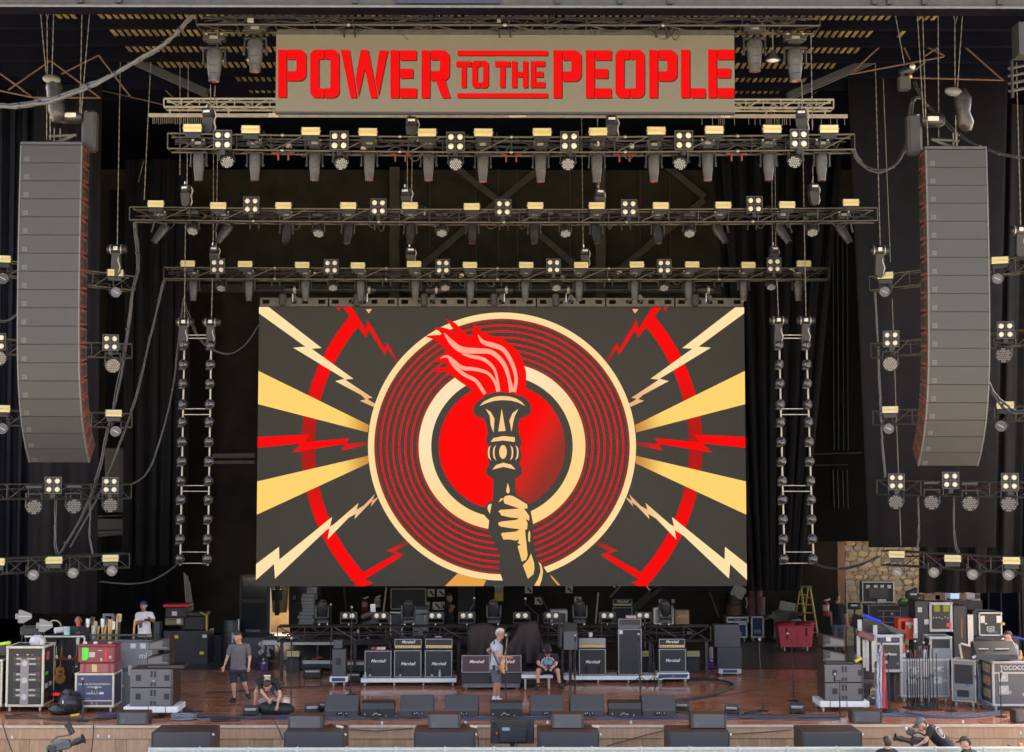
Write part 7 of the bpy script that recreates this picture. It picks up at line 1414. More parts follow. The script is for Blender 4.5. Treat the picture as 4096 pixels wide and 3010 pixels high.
for i,(px,py,w_,c)in enumerate(((3725,2392,.5,CARD),(3755,2385,.35,mat('orange_brown_box',(.34,.18,.10),.7)),(3790,2385,.3,LABELW),(3875,2380,.3,LABELW),(3845,2390,.28,mat('orange_brown_box',(.34,.18,.10),.7)))):p=at(px,py,11);tag(MB().box(p,(w_,.3,.25),.03).build('supply_box',c),'%s small box on the far shelf before the stone wall'%('tan first','orange-brown second','white third','white','orange-brown fourth')[i],'box')
tag(MB().bx(at(3705,2400,11).x,at(3935,2400,11).x,10.8,11.4,0,at(2012,2402,11).z).build('far_counter',BLKC),'dark far counter carrying small boxes before the stone wall','counter')
t=thing('hanging_speaker','black angular lamp head with a white label before the stone wall','lamp',at(3652,2380,9));MB().prism([(-.2,-.1),(-.2,.08),(.1,.2),(.1,.05),(.25,.0),(.1,-.1),(.05,-.25)],-.1,.1).build('lamp_head',BLK,t);MB().bx(-.1,.08,-.112,-.101,.0,.05).build('white_label',LABELW,t);MB().bx(.08,.11,-.0,.03,-2,.0).build('stand',BLKM,t)
t=thing('side_lamp','dark flag-shaped panel with a white label beside the timber post','panel',at(3418,2425,12));MB().box((0,0,0),(.42,.1,.2),.03).build('panel',PLAS,t);MB().bx(-.12,.08,-.06,-.051,-.0,.05).build('white_label',LABELW,t);MB().bx(-.02,.02,-.02,.02,-1.4,-.1).build('stand',BLKM,t)
# lower pale frame, grey bin, mirror frame
t=case('open_case','open pale-edged case with a grey blanket inside behind the grey MIC cases',3718,3810,2548,2640,3.4,.6,PLASG,ALUW,False,0,0,0,tk=.06,cat='flight case');w,h,d,_=loc(t);MB().bx(-w/2+.06,w/2-.06,-.012,-.001,h*.55,h-.08).build('dark_opening',BLK,t);MB().bx(-w/2+.03,w/2-.03,-.03,-.013,.02,h*.5,.02).build('grey_blanket',mat('grey_blanket',(.26,.27,.29),.8,0,.2,6,.3),t)
t=thing('lid_frame','open case lid with a pale rim tilted up beside the monitors','case lid',at(3858,2640,2.6));o_=Vector(t.location);P=[at(*p_,2.6)-o_ for p_ in((3848,2636),(3838,2580),(3846,2576),(3905,2592),(3910,2640))];MB().tube(P,.03,6).build('pale_rim',mat('pale_cream_rim',(.55,.5,.4),.5),t,True);MB().prism([(p_.x,p_.z)for p_ in P],.02,.08).build('lid_panel',BROWN,t)
t=thing('monitor_screen','dark flat screen tilted behind the man with the microphone','screen',at(3935,2580,3.2));MB().box((0,0,0),(.5,.05,.32),.01,(.1,.15,0)).build('panel',PLAS,t);MB().bx(-.04,.04,.05,.1,-.5,0).build('stand',BLKM,t)
for px,l,w_ in((3945,'dark console hood with a pale strip, nearer the tilted rack',.42),(4020,'dark console hood with a pale strip in front of the man with the microphone',.62)):t=thing('console_hood',l,'mixing desk',at(px,2640,1.3));MB().prism([(0,0),(.5,0),(.5,.36),(.35,.40),(.02,.12)],-w_/2,w_/2,'x').build('hood',PLAS,t);MB().box((-.02,.12,.24),(w_*.55,.02,.025),0,(.9,0,0)).build('pale_strip',mat('grey_label_strip',(.45,.44,.40),.5),t)
t=thing('desk_lamp','white cylindrical light lying across the desk edge beside the stencilled case','lamp',at(3912,2625,1.4));MB().cyl((-.13,0,-.04),(.14,0,.06),.035,n=10).build('tube',LABELW,t,True);MB().sph((.2,0,.05),.05,8,6).build('end_cap',CREAM,t,True)
for px,l in((4058,'orange-lit bottle'),):t=thing('lit_bottle','small orange glowing lamp on the console beside the man with the microphone','lamp',at(px+24,2636,1.0));MB().lathe([(0,.04),(.7,.04),(1,.02)],(0,0,0),(0,0,.2),10).build('amber_bottle',mat('amber_bottle',(.5,.22,.05),.3),t,True);MB().sph((.0,-.01,.03),.045,8,6).build('glow',led('amber_glow',255,190,80),t,True)
t=thing('blue_tube','violet-blue glowing rod behind the man with the microphone','light',at(4058,2552,3));MB().cyl((0,0,.02),(.35,0,-.06),.02,n=6).build('rod',led('violet_rod',90,90,200),t,True);MB().box((.35,.02,-.2),(.2,.1,.25),.02).build('blue_box',BLUECASE,t)
# grey MIC cases
YQ=Yf(2815);MICG=mat('mic_case_grey',(.27,.285,.30),.45,0,.06,4)
for x0,x1,l,tx in((3601,3703,'grey road case with broad pale edges partly hidden by microphone stands','MIC'),(3702,3800,'grey road case lettered MIC in full beside the tilted rack','MIC')):
    t=case('road_case',l,x0,x1,2638,2812,YQ,.8,MICG,ALUW,True,0,0,0,tk=.055);w,h,d,wr=loc(t);text_mb(tx,.17,'case_lettering',LABELW,t,(.02,-.002,h-.25),(R(90),0,0));q=MB();q.frame(-.11,.11,-.08,.08,-.012,.006,.022);q.bx(-.08,.08,-.006,.006,-.05,.05);o=q.build('latch',mat('pale_green_plate',(.55,.65,.58),.5),t);o.location=(0.0,0,h-.52)
t=lbox('wood_box','brown cabinet edge beside the grey case, carrying a tub of sprays','box',3574,3600,2632,2680,YQ+.2,.8,mat('brown_box',(.12,.085,.065),.6,0,.15),floor=True)
t=lbox('stage_speaker','tall plain grey speaker standing behind the flag','loudspeaker',3546,3600,2672,2805,Yf(2805),.6,mat('scuffed_grey',(.075,.08,.085),.5,0,.15,8),'cabinet',.02,True);MB().bx(-.1,.1,-.01,-.001,.4,.43).build('badge',PLASG,t)
for px,l,c in((3612,'orange spray bottle',mat('orange_bottle',(.45,.14,.05),.35)),):t=thing('spray_bottle','orange-brown spray bottle with a white cap upside on the brown cabinet','bottle',at(px,2628,YQ+.3));MB().lathe([(0,.05),(.25,.055),(.3,.06),(.9,.05),(1,.03)],(0,0,0),(0,0,.34),10).build('bottle_body',c,t,True);MB().cyl((0,0,-.01),(0,0,.09),.062,n=10).build('white_cap',LABELW,t)
for k,px in enumerate((3640,3660,3700,3735)):p=at(px,2632,YQ+.3);tag(MB().lathe([(0,.05),(1,.045)],p,p+Vector((0,0,.2)),10).build('gear_pot',(PLAS,REDM,LABELW,CREAM)[k],None,True),('dark','red','white','cream')[k]+' pot on top of the grey MIC cases','pot')
t=thing('microphone_bundle','row of pale microphones in a rack on top of the grey cases','microphones',at(3705,2604,YQ+.4));
for i in range(7):MB().cyl((-.18+i*.07,0,-.1),(-.18+i*.07,-.03,.12),.018,.032,n=8).build('microphone',mat('mic_metal',(.35,.30,.28),.4,.5),t,True)
# tilted grey rack
t=case('tilted_rack','grey wheeled rack turned aside with an open dark upper half',3812,3898,2640,2830,Yf(2830),.55,mat('rack_grey',(.25,.25,.255),.45,.1,.12,5),ALU,True,0,0,0,rz=R(-32),tk=.03,cat='equipment rack',knob=False);w,h,d,wr=loc(t);MB().bx(-w/2+.08,w/2-.08,-.02,.0,h*.5,h-.12).build('dark_opening',BLK,t);MB().bx(-.16,.12,-.02,-.001,h*.22,h*.36).build('label_plate',PLAS,t)
MB().tube([(w/2,-.05,h*.7),(w/2+.1,-.1,h*.4),(w/2+.2,-.15,.1),(w/2+.5,-.2,.02)],.02,6).build('cable',BLUEC,t,True);
for k in range(4):MB().tube([(w/2+.02,.1+k*.1,h*.9),(w/2+.06,.1+k*.1,h*.5),(w/2+.03,.1+k*.1,.2)],.02,5).build('side_cable',mat('grey_blue_cable',(.2,.23,.27),.5),t,True)
t=lbox('stage_speaker','dark cabinet wedged between the tilted rack and the stencilled case','loudspeaker',3905,3935,2690,2830,Yf(2822)+.3,.6,mat('scuffed_grey',(.075,.08,.085),.5,0,.15,8),'cabinet',.02,True);MB().bx(.0,.08,-.012,-.001,.9,1.0).build('silver_latch',ALU,t)
# stencilled white-edged case
YZ=Yf(2848);t=case('road_case','large dark grey case with white edges and bold white lettering at the picture edge',3968,4150,2646,2848,YZ,1.0,mat('charcoal_laminate',(.10,.105,.11),.45,0,.08,5),ALUW,True,0,.26,0,tk=.055);w,h,d,wr=loc(t)
text_mb('TOCOCO',.14,'case_lettering',LABELW,t,(-w/2+.50,-.004,h-.16),(R(90),0,0),.003);text_mb('TO',.20,'case_lettering',LABELW,t,(-w/2+1.28,-.004,h*.60),(R(90),0,0),.003);text_mb('S',.20,'case_lettering',LABELW,t,(-w/2+1.28,-.004,h*.47),(R(90),0,0),.003)
for x,z in((-w/2+.26,h-.38),(-w/2+.27,h*.43)):q=MB();q.frame(-.11,.11,-.10,.10,-.02,.006,.03);q.bx(-.07,.07,-.012,.006,-.06,.06);o=q.build('latch',ALUW,t);o.location=(x,0,z)
for k,z in enumerate((.3,.6,.9,1.15)):MB().bx(-w/2-.012,-w/2-.001,.15,.7,z,z+.2).build('stencil_block',mat('tan_stencil',(.35,.28,.2),.6),t)
MB().sph((-w/2-.03,.2,h*.60),.05,8,6).build('red_ball',mat('bright_red',(.75,.05,.03),.4),t,True)
# flag
t=thing('flag','hanging blue, white and red cloth flag beside the subwoofers on the stone-wall side','flag',at(3522,2836,1.6));o_=Vector(t.location);v=[];f=[];n,k_=16,12
L_,R_=[(3521,2580),(3514,2620),(3508,2680),(3504,2760),(3500,2832)],[(3532,2580),(3540,2620),(3545,2680),(3548,2760),(3550,2834)]
def lerpP(P,u):s=u*(len(P)-1);i_=min(int(s),len(P)-2);return Vector(P[i_]).lerp(Vector(P[i_+1]),s-i_)
for j in range(n+1):
    for i in range(k_+1):
        a_,b_=lerpP(L_,j/n),lerpP(R_,j/n);c=a_.lerp(b_,i/k_);p=at(c.x,c.y,1.6)-o_;v.append((p.x,.05*math.sin(i*1.5+j*.3),p.z))
FM=mat('flag_cloth',(.4,.4,.4),.8,0,0);
def flagmat():
    N=FM.node_tree.nodes;L=FM.node_tree.links;b_=N['Principled BSDF'];tc=N.new('ShaderNodeTexCoord');sx=N.new('ShaderNodeSeparateXYZ');cr=N.new('ShaderNodeValToRGB');nz=N.new('ShaderNodeTexNoise');ad=N.new('ShaderNodeMath');ad.operation='MULTIPLY_ADD'
    L.new(tc.outputs['Generated'],sx.inputs[0]);nz.inputs['Scale'].default_value=5;L.new(tc.outputs['Object'],nz.inputs[0]);L.new(nz.outputs[0],ad.inputs[0]);ad.inputs[1].default_value=.35;L.new(sx.outputs[0],ad.inputs[2]);L.new(ad.outputs[0],cr.inputs[0]);e=cr.color_ramp;e.interpolation='CONSTANT'
    e.elements[0].color=(.12,.2,.36,1);e.elements[1].position=.36;e.elements[1].color=(.55,.58,.62,1)
    for pos,c in((.52,(.16,.22,.40,1)),(.62,(.60,.58,.56,1)),(.76,(.50,.10,.13,1)),(1.0,(.42,.07,.09,1))):q_=e.elements.new(pos);q_.color=c
    L.new(cr.outputs[0],b_.inputs['Base Color'])
flagmat();q=MB();q.v=v;q.f=[(j*(k_+1)+i,j*(k_+1)+i+1,(j+1)*(k_+1)+i+1,(j+1)*(k_+1)+i)for j in range(n)for i in range(k_)];o=q.build('cloth',FM,t,'all');MB().cyl(at(3526,2572,1.7)-o_,at(3526,2838,1.7)-o_,.018,n=6).build('pole',BLKM,t)
guitar('dark electric guitar leaning between the flag and the subwoofers',at(3488,2812,2.2),mat('black_gloss',(.012,.012,.012),.12,coat=1),.3,0,.12,.9,NECK)
t=thing('yellow_drill','yellow and black hand tool on the subwoofers, stone-wall side','tool',at(3432,2640,2));MB().box((0,0,0),(.2,.08,.08),.02,(0,-.5,0)).build('body',YEL,t);MB().box((-.05,0,.08),(.08,.06,.1),.02).build('blue_grip',BLUEC,t)
# ================================================================== CABLES AND SMALL THINGS ON THE FLOOR
def cable(label,pts,r=.018,mt=CABLE,z=.015,name='floor_cable'):
    P=[fl(*p)for p in pts];S=[];k=len(P)
    for i in range(k-1):
        p0,p1,p2,p3=P[max(i-1,0)],P[i],P[i+1],P[min(i+2,k-1)]
        for j in range(6):u=j/6;c=.5*((2*p1)+(p2-p0)*u+(2*p0-5*p1+4*p2-p3)*u*u+(3*p1-p0-3*p2+p3)*u**3);c.z=r+.004;S.append(c)
    e=P[-1].copy();e.z=r+.004;S.append(e)
    return tag(MB().tube(S,r,6).build(name,mt,None,True),label,'cable','cables on the stage floor')
cable('thick black cable looping over the open stage floor from the blue and white dolly',[(2750,2722),(2830,2722),(2890,2730),(2930,2742),(2925,2756),(2890,2770),(2850,2785),(2790,2798),(2730,2806),(2680,2815)],.035)
cable('thin black cable crossing the floor behind the walking man',[(820,2775),(950,2768),(1100,2755),(1250,2750),(1330,2746),(1450,2744)],.016)
cable('thin cable curving over the floor towards the bare microphone stand',[(2850,2790),(2980,2770),(3050,2745),(3090,2715)],.008)
for i,(y,c)in enumerate(((2868,BLUEC),(2873,CABLE),(2878,CABLE),(2870,mat('violet_cable',(.08,.06,.12),.5)),(2865,CABLE),(2880,BLUEC))):
    pts=[(700+k*95,y+random.uniform(-3,3))for k in range(29)];cable('%s cable of the bundle running along the stage edge'%ORD[i],pts,.014 if c is CABLE else .012,c)
for i in range(3):cable('%s blue cable lying along the edge before the grey MIC cases'%ORD[i],[(3530,2862+i*4),(3620,2856+i*6),(3720,2866+i*3),(3830,2868+i*3),(3930,2858+i*5),(4000,2846+i*4)],.016,BLUEC)
for i in range(3):cable('%s black cable lying along the edge before the receiver rack'%ORD[i],[(20,2868+i*5),(110,2860+i*8),(200,2884-i*4),(300,2886-i*6),(380,2878+i*3),(460,2865+i*6),(500,2858)],.014,CABLE)
def coil(label,px,py,r,n,mt=CABLE):
    p=fl(px,py);t=thing('cable_coil',label,'cable coil',(p.x,p.y,0));pts=[]
    for i in range(n*16+1):a=i*.3927;rr=r*(.75+.25*math.sin(i*.11))+random.uniform(-.02,.02);pts.append((rr*math.cos(a),rr*.7*math.sin(a),.02+.022*(i/16)*.6+random.uniform(0,.012)))
    MB().tube(pts,.016,5).build('cable',mt,t,True);MB().tube([(r,0,.02),(r*1.4,-.1,.015),(r*1.9,.02,.015),(r*2.3,-.05,.015)],.014,5).build('loose_end',mt,t,True);return t
coil('large grey coil of cable on the stage edge beside the guitar-rack side dolly',735,2880,.30,8,mat('grey_blue_cable',(.2,.23,.27),.5));coil('flatter dark coil of cable on the stage edge behind the pit subwoofer',878,2885,.22,5);coil('violet-tinged heap of cable before the blue case',430,2872,.24,5,mat('violet_cable',(.08,.06,.12),.5));coil('dark heap of cable behind the grey coil',728,2848,.22,3);coil('small black coil at the end of the open stage edge',3010,2860,.2,3);coil('small dark coil of cable behind the first floor monitor',1285,2862,.18,3)
coil('coil of cable beside the flag foot',3560,2852,.18,3)
# garbage bag
t=thing('garbage_bag','black plastic garbage bag slumped beside the receiver rack','bag',fl(252,2862));q=MB();q.sph((.12,.2,.26),(.30,.27,.27),20,14);q.sph((-.12,.12,.12),(.26,.22,.14),16,10);q.sph((.05,.25,.45),(.15,.14,.16),12,8);o=q.build('bag',mat('shiny_black_plastic',(.02,.022,.026),.22,0,.4,12,.9),t,'all')
for v_ in o.data.vertices:v_.co+=Vector([random.uniform(-.018,.018)for _ in range(3)])
MB().box((.02,-.09,.32),(.03,.01,.07)).build('white_tag',LABELW,t)
t=thing('red_button_box','small dark box with a red lamp under the guitar case','box',at(225,2778,2.4));MB().box((0,.1,0),(.4,.2,.12),.02).build('box',PLAS,t);MB().box((0,-.01,0),(.14,.02,.06)).build('red_lamp',led('red_indicator',255,40,50),t)
p=fl(300,2866);tag(MB().box(p+Vector((0,0,.03)),(.2,.06,.05),.01,(0,-.1,.4)).build('yellow_tool',YEL),'yellow tool lying before the blue case','tool')
for px,py,l in((1560,2738,'dark clutter box below the first amplifier cabinet'),(1400,2735,'dark pedal box behind the speaker tower dolly'),(1240,2720,'black bag with a pale strip behind the speaker tower'),(2120,2750,'small box behind the seated man')):
    p=fl(px,py+5);t=thing('gear_box',l,'box',(p.x,p.y+.5,0));MB().box((0,.15,.14),(.5,.3,.28),.03).build('box',BLK,t);MB().box((0,-.004,.2),(.4,.01,.05)).build('pale_strip',ALUW,t)
p=fl(1280,2690);t=thing('flat_case','low case with a white edge lying behind the speaker tower','case',(p.x,p.y,0));MB().bx(-.5,.5,0,.6,.12,.32,.01).build('panel_body',BLK,t);MB().bx(-.5,.5,-.02,-.001,.24,.34).build('white_edge',ALUW,t);MB().box((-.1,.1,.38),(.3,.1,.08),.02,(0,-.3,0)).build('red_cloth',REDM,t)
p=fl(1430,2700);t=thing('flat_case','low case with a red and white edge beside the first amplifier cabinet','case',(p.x,p.y,0));MB().bx(-.3,.3,0,.6,.1,.4,.01).build('panel_body',BLK,t);MB().bx(-.3,.3,-.02,-.001,.28,.36).build('white_edge',ALUW,t);MB().bx(-.3,.3,-.02,-.001,.365,.42).build('red_edge',REDM,t)
for px,l in((1565,'first'),(1700,'second'),(2190,'third'),(2405,'fourth'),(2580,'fifth')):
    p=at(px,2470,9.5);t=thing('cymbal_stand',l+' thin cymbal stand from the walking man behind the low truss','cymbal stand',(p.x,9.5,0),0,'cymbal stands');MB().cyl((0,0,0),(0,0,p.z+.1),.014,n=6).build('tube',CHROME,t);MB().lathe([(0,.02),(.4,.06),(1,.20)],(0,0,p.z+.12),(0,0,p.z+.09),16).build('cymbal',mat('dull_brass',(.25,.18,.07),.35,.8),t,True)
# barricade in the pit
YBR=-3.4;a,b=at(600,2992,YBR),at(4130,2998,YBR);t=thing('barricade','white-topped steel crowd barricade along the bottom edge','barricade',((a.x+b.x)/2,YBR,-1.2));w=b.x-a.x;z=a.z+1.2;n=18;BARM=mat('white_barricade',(.48,.55,.54),.4,.2,.08)
for i in range(n):x0=-w/2+i*w/n;MB().bx(x0+.006,x0+w/n-.006,-.05,.05,z-.06,z,.012).build('top_rail',BARM,t);MB().bx(x0+.006,x0+w/n-.006,-.01,.01,.1,z-.061).build('panel',ALU,t);MB().bx(x0-.025,x0+.025,-.065,.065,z-.09,z+.012,.01).build('joint',BARM,t)
# pit camera on the guitar-rack side
t=thing('video_camera','grey broadcast camera with a raised viewfinder in front of the stage boards','camera',at(262,2998,-2.2));CAMG=mat('camera_grey',(.10,.105,.11),.45,0,.2)
MB().box((-.1,0,.08),(.42,.16,.2),.03,(0,-.2,0)).build('camera_body',CAMG,t);MB().lathe([(0,.05),(.35,.055),(.4,.075),(.9,.07),(.95,.10),(1,.11)],(.1,0,.1),(.38,0,.22),14).build('lens',PLAS,t,True);MB().tube([(-.3,0,.16),(-.18,0,.26),(.1,0,.30)],.022,6).build('top_handle',CAMG,t,True);MB().box((.1,-.02,.42),(.10,.12,.22),.02,(0,-.5,0)).build('viewfinder',PLAS,t);MB().box((.04,-.02,.52),(.12,.12,.10),.02,(0,-.5,0)).build('eyecup',BLK,t);MB().box((-.28,-.06,.0),(.2,.12,.2),.03).build('battery',PLASG,t);MB().cyl((-.1,0,-.7),(-.1,0,0),.04,n=8).build('pedestal',BLKM,t);MB().box((-.33,-.1,-.05),(.06,.04,.1)).build('green_light',mat('green_sticker2',(.3,.7,.05),.5),t)
t=thing('orange_camera_arm','small camera rig with an orange knob at the bottom corner','camera',at(4068,3000,-2.6));MB().box((0,0,0),(.16,.1,.08),.02).build('rig_body',PLAS,t);MB().sph((.06,-.03,.09),.06,8,6).build('orange_knob',mat('orange_knob',(.8,.22,.06),.4),t,True);MB().cyl((-.2,0,.1),(.12,0,-.05),.015,n=6).build('arm',BLKM,t)
for x,y in((48,2950),(393,2945),(436,2947),(1528,2893),(1862,2892),(2190,2890),(2524,2890),(3852,2888),(4083,2932)):p=at(x,y,-.005);tag(MB().box(p,(.05,.02,.07),.006).build('wall_tag',LABELW),'small white tag on the stage front %s'%{48:'near the corner',393:'nearest pair, first one',436:'nearest pair, second one',1528:'under the low black box',1862:'near the television',2190:'beyond the television',2524:'under the last low box',3852:'above the cameraman',4083:'at the far corner'}[x],'tag')
for pts,l in(([(10,2895),(30,2960),(52,3015)],'cable hanging down the stage front at the guitar-rack corner'),([(375,2890),(372,2950),(365,3015)],'cable hanging down the stage front below the speaker on the edge'),([(1100,2885),(1115,2920),(1132,2960)],'cable hanging beside the second pit subwoofer'),([(1398,2918),(1500,2925),(1650,2915)],'cable draped between the pit subwoofers'),([(2425,2985),(2550,2950),(2665,2920)],'cable rising along the stage front to a pit subwoofer'),([(2920,2938),(3050,2930),(3165,2920)],'cable draped along the boards near the corner pit subwoofer'),([(1905,2910),(1912,2950),(1915,3010)],'cable hanging beside the television')):
    P=[at(x,y,-.06)for x,y in pts];tag(MB().tube(P,.012,5).build('hanging_cable',CABLE,None,True),l,'cable')
# ================================================================== PEOPLE
SKIN=mat('skin',(.55,.31,.215),.5,0,.08,6);SKIN2=mat('tanned_skin',(.42,.22,.145),.5,0,.08,6)
HAIRD=mat('dark_hair',(.035,.026,.02),.6,0,.3,40,.3);HAIRW=mat('white_hair',(.55,.53,.48),.6,0,.2,40,.3)
def cloth(n,c):return mat(n,c,.85,0,.14,7,.35)
ARMS=('uaL','uaR');FORE=('faL','faR')
def person(label,Z,J,Y,shirt=None,pants=None,shoes=None,hair=HAIRD,cap=None,face=(0,-1,0),fat=1.0,head=1.0,sleeve=.72,leg=.75,skin=SKIN,curl=.6,socks=None,voxel=.017,glasses=None,palm=(0,-1,0),longhair=False):
    ox,oy,sc=Z
    P={k:at(ox+v[0]/sc,oy+v[1]/sc,Y+(v[2]if len(v)>2 else 0))for k,v in J.items()}
    base=Vector((P['pelvis'].x,P['pelvis'].y,min(P['aL'].z,P['aR'].z)-.08));t=thing('person',label,'person',base,0,None)
    P={k:v-base for k,v in P.items()}
    B=[]
    def bone(n,a,b,ra,rb):B.append((n,P[a]if isinstance(a,str)else a,P[b]if isinstance(b,str)else b,ra,rb))
    f=Vector(face).normalized();up=Vector((0,0,1));hd=P['head'];ax=(hd-P['neck']).normalized()
    yv=-f;xv=yv.cross(up)
    xv=xv.normalized()if xv.length>.1 else Vector((1,0,0));zv=xv.cross(yv).normalized();HM=Matrix((xv,yv,zv)).transposed()
    mid=P['neck'].lerp(P['pelvis'],.5);ch=P['neck'].lerp(P['pelvis'],.26);w=.5+.5*fat
    sh=(P['sR']-P['sL']);shn=sh.normalized()
    bone('spine',ch,mid,.125*w,.13*fat);bone('belly',mid,'pelvis',.13*fat,.125*fat)
    for s in(-1,1):bone('side',ch+shn*.075*s,mid+shn*.06*s*fat,.105*w,.105*fat);bone('flank',mid+shn*.06*s*fat,P['pelvis']+shn*.06*s,.105*fat,.11*fat)
    bone('yoke',P['sL'].lerp(P['sR'],.12),P['sL'].lerp(P['sR'],.88),.07,.07);bone('trap',P['neck'],P['sL'].lerp(P['sR'],.5),.06,.09);bone('neckb',P['neck']-ax*.03,hd,.055*head,.055*head)
    bone('hips','hL','hR',.11*fat,.11*fat)
    for s in 'LR':
        bone('ua'+s,'s'+s,'e'+s,.058,.047);bone('fa'+s,'e'+s,'w'+s,.045,.029);bone('th'+s,'h'+s,'k'+s,.095*w,.062);bone('ca'+s,'k'+s,'a'+s,.06,.038)
        hdv=(P['w'+s]-P['e'+s]).normalized();bone('hand'+s,P['w'+s],P['w'+s]+hdv*.075,.027,.034)
        bone('ft'+s,P['a'+s]+Vector((0,0,-.03)),P['t'+s],.045,.038)
    q=MB()
    for n,a,b,ra,rb in B:
        q.cyl(a,b,ra,rb,10)
        q.sph(a,ra,10,7);q.sph(b,rb,10,7)
    hs=head;q.sph(hd+zv*.02*hs,(.078*hs,.094*hs,.105*hs),14,10,HM);q.sph(hd+f*.035*hs-zv*.05*hs,(.055*hs,.06*hs,.065*hs),12,8,HM)
    q.sph(hd+f*.1*hs-zv*.01*hs,(.014*hs,.022*hs,.024*hs),8,6,HM)
    for s in(-1,1):q.sph(hd+xv*.08*s*hs-f*-.005,(.014*hs,.025*hs,.035*hs),8,6,HM)
    me=bpy.data.meshes.new('b');me.from_pydata(q.v,[],q.f);me.update();tmp=bpy.data.objects.new('tmp',me);COL.objects.link(tmp)
    r=tmp.modifiers.new('r','REMESH');r.mode='VOXEL';r.voxel_size=voxel;s_=tmp.modifiers.new('s','SMOOTH');s_.iterations=4;s_.factor=.5
    dg=bpy.context.evaluated_depsgraph_get();bm_=bpy.data.meshes.new_from_object(tmp.evaluated_get(dg));bpy.data.objects.remove(tmp)
    V=np.empty(len(bm_.vertices)*3);bm_.vertices.foreach_get('co',V);V=V.reshape(-1,3);NN=np.empty(len(bm_.vertices)*3);bm_.vertices.foreach_get('normal',NN);NN=NN.reshape(-1,3)
    faces=[tuple(p.vertices)for p in bm_.polygons]
    D=[];T=[]
    for n,a,b,ra,rb in B:
        a_,b_=np.array(a),np.array(b);d=b_-a_;L2=max(1e-9,d@d);u=np.clip((V-a_)@d/L2,0,1);D.append(np.linalg.norm(V-(a_+u[:,None]*d),axis=1)-(ra+(rb-ra)*u));T.append(u)
    D=np.array(D);T=np.array(T);near=D.argmin(0);names=[b[0]for b in B];tt=T[near,np.arange(len(V))]
    # body: remeshed trunk and limbs plus five bent fingers on each hand
    q=MB();q.v=[tuple(v)for v in V];q.f=list(faces)
    pn=Vector(palm).normalized()
    for s in 'LR':
        h=(P['w'+s]-P['e'+s]).normalized();nrm=(pn-h*pn.dot(h));nrm=nrm.normalized()if nrm.length>.1 else h.orthogonal().normalized();sd=h.cross(nrm);kn=P['w'+s]+h*.085
        for i,ln in enumerate((.066,.076,.072,.056)):
            b0=kn+sd*(i-1.5)*.019;b1=b0+(h*math.cos(curl*.5)+nrm*math.sin(curl*.5))*ln*.5;b2=b1+(h*math.cos(curl*1.4)+nrm*math.sin(curl*1.4))*ln*.5
            q.tube([b0-h*.02,b0,b1,b2],[.0095,.0095,.0088,.007],6)
        th0=P['w'+s]+h*.03+sd*.026*(1 if s=='L' else-1);th1=th0+(h*.7+sd*.6*(1 if s=='L' else-1)+nrm*.3).normalized()*.035;q.tube([th0,th1,th1+(h*.9+nrm*.45).normalized()*.032],[.012,.0105,.008],6)
    q.build('body',skin,t,'all')
    def garment(name,mt,test,off):
        keep=np.array([test(names[near[i]],tt[i],V[i])for i in range(len(V))]);fs=[fc for fc in faces if all(keep[i]for i in fc)]
        if not fs:return
        used=sorted({i for fc in fs for i in fc});ix={i:k for k,i in enumerate(used)};g=MB()
        for i in used:
            wv=math.sin(V[i][2]*38+V[i][0]*22)*math.sin(V[i][0]*31+V[i][1]*27);g.v.append(tuple(V[i]+NN[i]*(off+.005*wv)))
        g.f=[tuple(ix[i]for i in fc)for fc in fs];o=g.build(name,mt,t,'all');sd=o.modifiers.new('t','SOLIDIFY');sd.thickness=.008;sd.offset=-1;return o
    torso={'spine','belly','side','flank','yoke','trap','hips'};pz=P['pelvis'];upv=(P['neck']-P['pelvis']).normalized()
    above=lambda v,k:(Vector(v)-pz).dot(upv)>k
    if shirt:garment('shirt',shirt,lambda n,u,v:(n in torso and above(v,-.04))or(n[:2]=='ua' and n in('uaL','uaR')and u<sleeve)or(sleeve>1 and n[:2]=='fa' and u<sleeve-1),.016)
    if pants:garment('trousers' if leg>1 else 'shorts',pants,lambda n,u,v:(n in torso and not above(v,.0))or(n[:2]=='th' and u<leg)or(leg>1 and n[:2]=='ca' and u<leg-1),.020)
    if socks:garment('socks',socks,lambda n,u,v:n[:2]=='ca' and u>.82,.006)
    if shoes:garment('shoes',shoes,lambda n,u,v:n[:2]=='ft' or(n[:2]=='ca' and u>.97),.012)
    # hair or cap, eyes
    if hair:
        g=MB();g.sph((0,0,0),(.085*hs,.099*hs,.103*hs),20,14);g2=MB();ok={i:(v[2]>.035*hs-max(0,v[1])*.9 or(v[1]>.03*hs and v[2]>-.07*hs))for i,v in enumerate(g.v)}
        fs=[fc for fc in g.f if all(ok[i]for i in fc)];g2.v=g.v;g2.f=fs;c=hd+zv*.027*hs-f*.008;o=g2.build('hair',hair,t,'all',loc=c);o.rotation_euler=HM.to_euler();sd=o.modifiers.new('t','SOLIDIFY');sd.thickness=.012*hs;sd.offset=.6
    if cap:
        g=MB();g.sph((0,0,0),(.088*hs,.102*hs,.095*hs),20,12);fs=[fc for fc in g.f if all(g.v[i][2]>.0 for i in fc)];g.f=fs;o=g.build('cap',cap,t,'all',loc=hd+zv*.045*hs);o.rotation_euler=HM.to_euler();sd=o.modifiers.new('t','SOLIDIFY');sd.thickness=.01;sd.offset=1
        br=MB();br.prism([(-.075*hs,-.08*hs),(.075*hs,-.08*hs),(.06*hs,-.165*hs),(.0,-.185*hs),(-.06*hs,-.165*hs)],-.004,.008,'z');br=br.build('cap_brim',cap,t,loc=hd+zv*.05*hs);br.rotation_euler=HM.to_euler()
    e=MB()
    for s in(-1,1):e.sph((s*.032*hs,-.088*hs,.012*hs),.010*hs,8,6)
